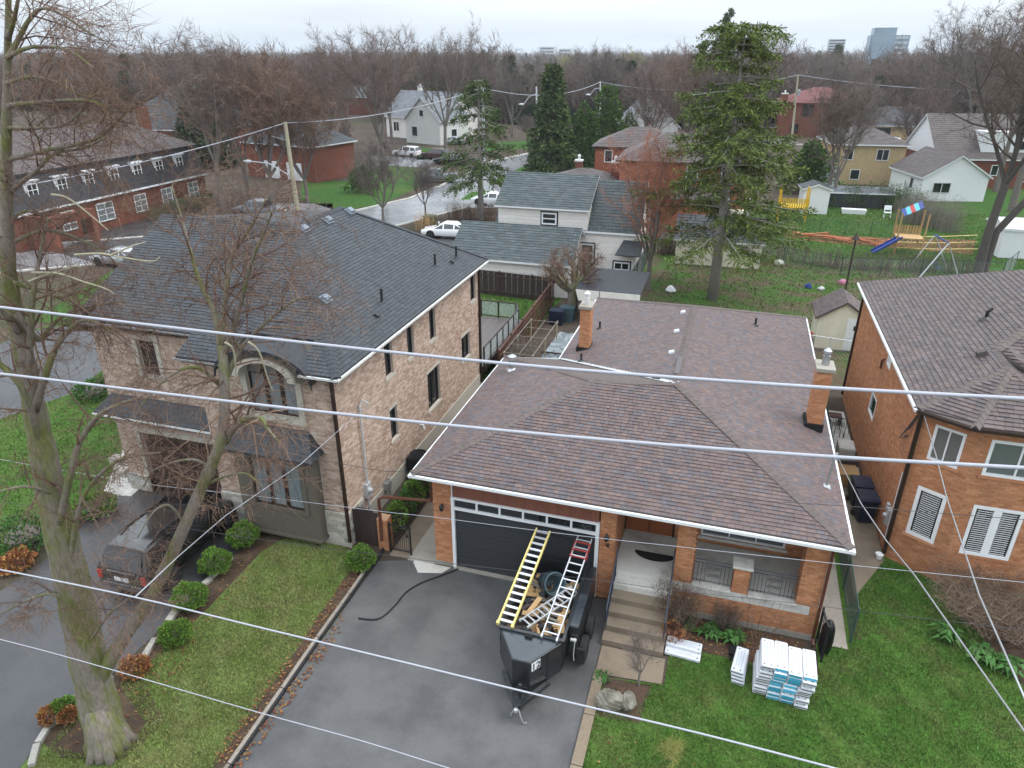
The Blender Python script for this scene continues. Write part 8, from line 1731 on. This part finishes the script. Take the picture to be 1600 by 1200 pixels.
# far roofs among the trees
for i, (x, y, w, mt, rf, lab) in enumerate([(95, 130, 12, 'white_dirty', 'shingle_grey', 'far pale house among bare trees at upper left'), (185, 118, 14, 'brick_yellow', 'shingle_grey', 'far tan house roof near the lone conical conifer'), (330, 118, 16, 'white_dirty', 'shingle_grey', 'far white roof under the tall lone bare tree'), (485, 113, 14, 'white_dirty', 'shingle_slate', 'far white house left of the mauve tree'), (510, 119, 16, 'brick_yellow', 'shingle_green', 'far greenish roof right of the far white house'), (115, 135, 10, 'white', 'shingle_grey', 'far small white house behind maple branches'), (980, 95, 20, 'white_dirty', 'shingle_grey', 'far pale building strip near the small skyline conifer'), (245, 122, 15, 'white_dirty', 'shingle_purple', 'far house with purple roof right of the lone conical conifer'), (410, 108, 18, 'brick_yellow', 'shingle_purple', 'far tan house behind the tall reddish tree crowns'), (150, 108, 18, 'white', 'shingle_slate', 'far white house above the smaller dark conifer'), (745, 108, 18, 'white_dirty', 'shingle_grey', 'far grey roof left of the drooping spruce top'), (1040, 106, 18, 'white', 'shingle_grey', 'far white house left of the ragged spruce top'), (1170, 110, 16, 'brick_red', 'shingle_purple', 'far red house right of the ragged spruce top'), (835, 100, 22, 'white_dirty', 'shingle_slate', 'far long roof under the wide horizon building')]):
    p = gp(x, y + 3); house(lab, p, rg.uniform(-.3, .3), w, 9, 4.5, .6, 'gable', mt, rf, [('f', 2, 1.2, 1.4, 1.4), ('f', w - 4, 1.2, 1.4, 1.4)], name='far_house', expo=.8, tabw=(2, 3))
# towers on the horizon
def tower(lab, x0, x1, yt, Y, mat, floors, step=0):
    a, b = yp(x0, 78, Y), yp(x1, 78, Y); zt = yp(x0, yt, Y).z; t = thing('apartment_tower', lab, 'tower', ((a.x + b.x) / 2, Y, 0)); w = b.x - a.x
    MB().box(a.x, b.x, Y, Y + w * .7, 0, zt).build('wall', M[mat], t)
    if step: MB().box(a.x + w * .05, a.x + w * .62, Y - 2, Y + w * .5, zt * .2, zt + step).build('upper_block', M[mat], t)
    for i in range(floors): z = zt * (i + .25) / floors; MB().box(a.x + w * .04, b.x - w * .04, Y - .35, Y - .01, z, z + zt * .42 / floors).build('window_band', M['glass_dark' if mat == 'tower_wall' else 'tower_wall'], t)
    return t
tower('blue glass stepped apartment tower on the skyline at right', 1357, 1418, 55, 520, 'tower_glass', 9, 4)
tower('pale blue apartment slab left of the stepped glass tower', 1293, 1319, 61, 900, 'tower_wall', 10)
tower('faint pale tower block on the horizon at center', 763, 776, 72, 1900, 'tower_wall', 5)
tower('faint wide pale building on the horizon right of center', 843, 866, 73, 1500, 'tower_wall', 4)
tower('faint low pale block on the horizon beside the wide one', 874, 892, 76, 1600, 'tower_wall', 3)
# far wood: one mass, instanced prototypes
def wood_mesh():
    V_, F_ = [], []; protos = []
    for s_ in range(4):
        t = Tree(400 + s_, tw=.04, twn=9, tl=1.7, maxl=2, trunk_l=0, kids=(5, 6, 5), ratio=(.6, .5, .5)).whole(15, .25, forks=5, fork_h=.2, spread=.55); t.cr.v, o_ = t.cr.v, len(t.cr.v); t.cr.f += [tuple(q + o_ for q in f) for f in t.tr.f]; t.cr.v = t.cr.v + t.tr.v; t.cr.m = [0] * len(t.cr.f); protos.append(t.cr)
    return protos
protos = [p.mesh('wood_tree', M[['twig_mauve', 'twig_grey', 'twig_mauve', 'twig'][i]]) for i, p in enumerate(wood_mesh())] + [CON[1][0][1]]
pobj = [bpy.data.objects.new('wood_tree', m_) for m_ in protos]
r2 = np.random.default_rng(5); NW = 13000; pts = []
for i in range(NW):
    Y = 170 + 2500 * r2.random() ** 2.0; x = r2.uniform(-250, 1850); p = yp(x, 600, Y)
    if Y < 330 and any(abs(p.x - a) < r_ * .55 + 6 and -22 < Y - b < 9 for a, b, r_ in HS): continue
    if any(a - 20 < x < b + 20 and Y < c + 6 for a, b, c in CLEAR): continue
    if math.sin(p.x * .021) * math.sin(Y * .013 + 1) > .42: continue
    pts.append((p.x, Y, 0))
NW = len(pts)
me = bpy.data.meshes.new('woodland'); me.from_pydata(pts, [], [])
at = me.attributes.new('kind_index', 'INT', 'POINT'); at.data.foreach_set('value', r2.choice([0, 1, 2, 3, 4], NW, p=[.24, .2, .2, .18, .18]).astype(np.int32))
at = me.attributes.new('turn', 'FLOAT', 'POINT'); at.data.foreach_set('value', r2.uniform(0, 6.28, NW).astype(np.float32))
at = me.attributes.new('size', 'FLOAT', 'POINT'); at.data.foreach_set('value', np.clip(r2.normal(.72, .2, NW), .3, 1.25).astype(np.float32))
wo_ = bpy.data.objects.new('woodland', me); link(wo_); stuff(wo_)
ng = bpy.data.node_groups.new('woodland', 'GeometryNodeTree'); ng.interface.new_socket('Geometry', in_out='INPUT', socket_type='NodeSocketGeometry'); ng.interface.new_socket('Geometry', in_out='OUTPUT', socket_type='NodeSocketGeometry')
gi, go = ng.nodes.new('NodeGroupInput'), ng.nodes.new('NodeGroupOutput'); gti = ng.nodes.new('GeometryNodeGeometryToInstance'); iop = ng.nodes.new('GeometryNodeInstanceOnPoints'); iop.inputs['Pick Instance'].default_value = True
def nattr(nm, ty): q = ng.nodes.new('GeometryNodeInputNamedAttribute'); q.data_type = ty; q.inputs['Name'].default_value = nm; return q.outputs['Attribute']
jn = ng.nodes.new('GeometryNodeJoinGeometry')
for o in reversed(pobj):
    oi = ng.nodes.new('GeometryNodeObjectInfo'); oi.inputs['Object'].default_value = o; oi.inputs['As Instance'].default_value = True; ng.links.new(oi.outputs['Geometry'], jn.inputs[0])
ng.links.new(jn.outputs[0], iop.inputs['Instance']); ng.links.new(gi.outputs[0], iop.inputs['Points']); ng.links.new(nattr('kind_index', 'INT'), iop.inputs['Instance Index'])
cx_ = ng.nodes.new('ShaderNodeCombineXYZ'); ng.links.new(nattr('turn', 'FLOAT'), cx_.inputs['Z']); ng.links.new(cx_.outputs[0], iop.inputs['Rotation']); ng.links.new(nattr('size', 'FLOAT'), iop.inputs['Scale']); ng.links.new(iop.outputs[0], go.inputs[0])
md = wo_.modifiers.new('woodland', 'NODES'); md.node_group = ng
# ------------------------------------------------------------------ the damp air
HZM = bpy.data.materials.new('haze'); HZM.use_nodes = True; tt = HZM.node_tree; tt.nodes.clear(); ho = tt.nodes.new('ShaderNodeOutputMaterial'); pv = tt.nodes.new('ShaderNodeVolumePrincipled'); pv.inputs['Color'].default_value = (.86, .92, 1, 1); pv.inputs['Density'].default_value = .00021; pv.inputs['Anisotropy'].default_value = .2; tt.links.new(pv.outputs[0], ho.inputs['Volume'])
mb = MB(); mb.box(-8300, 2500, -80, 6100, -1.5, 75); stuff(mb.build('haze', HZM))
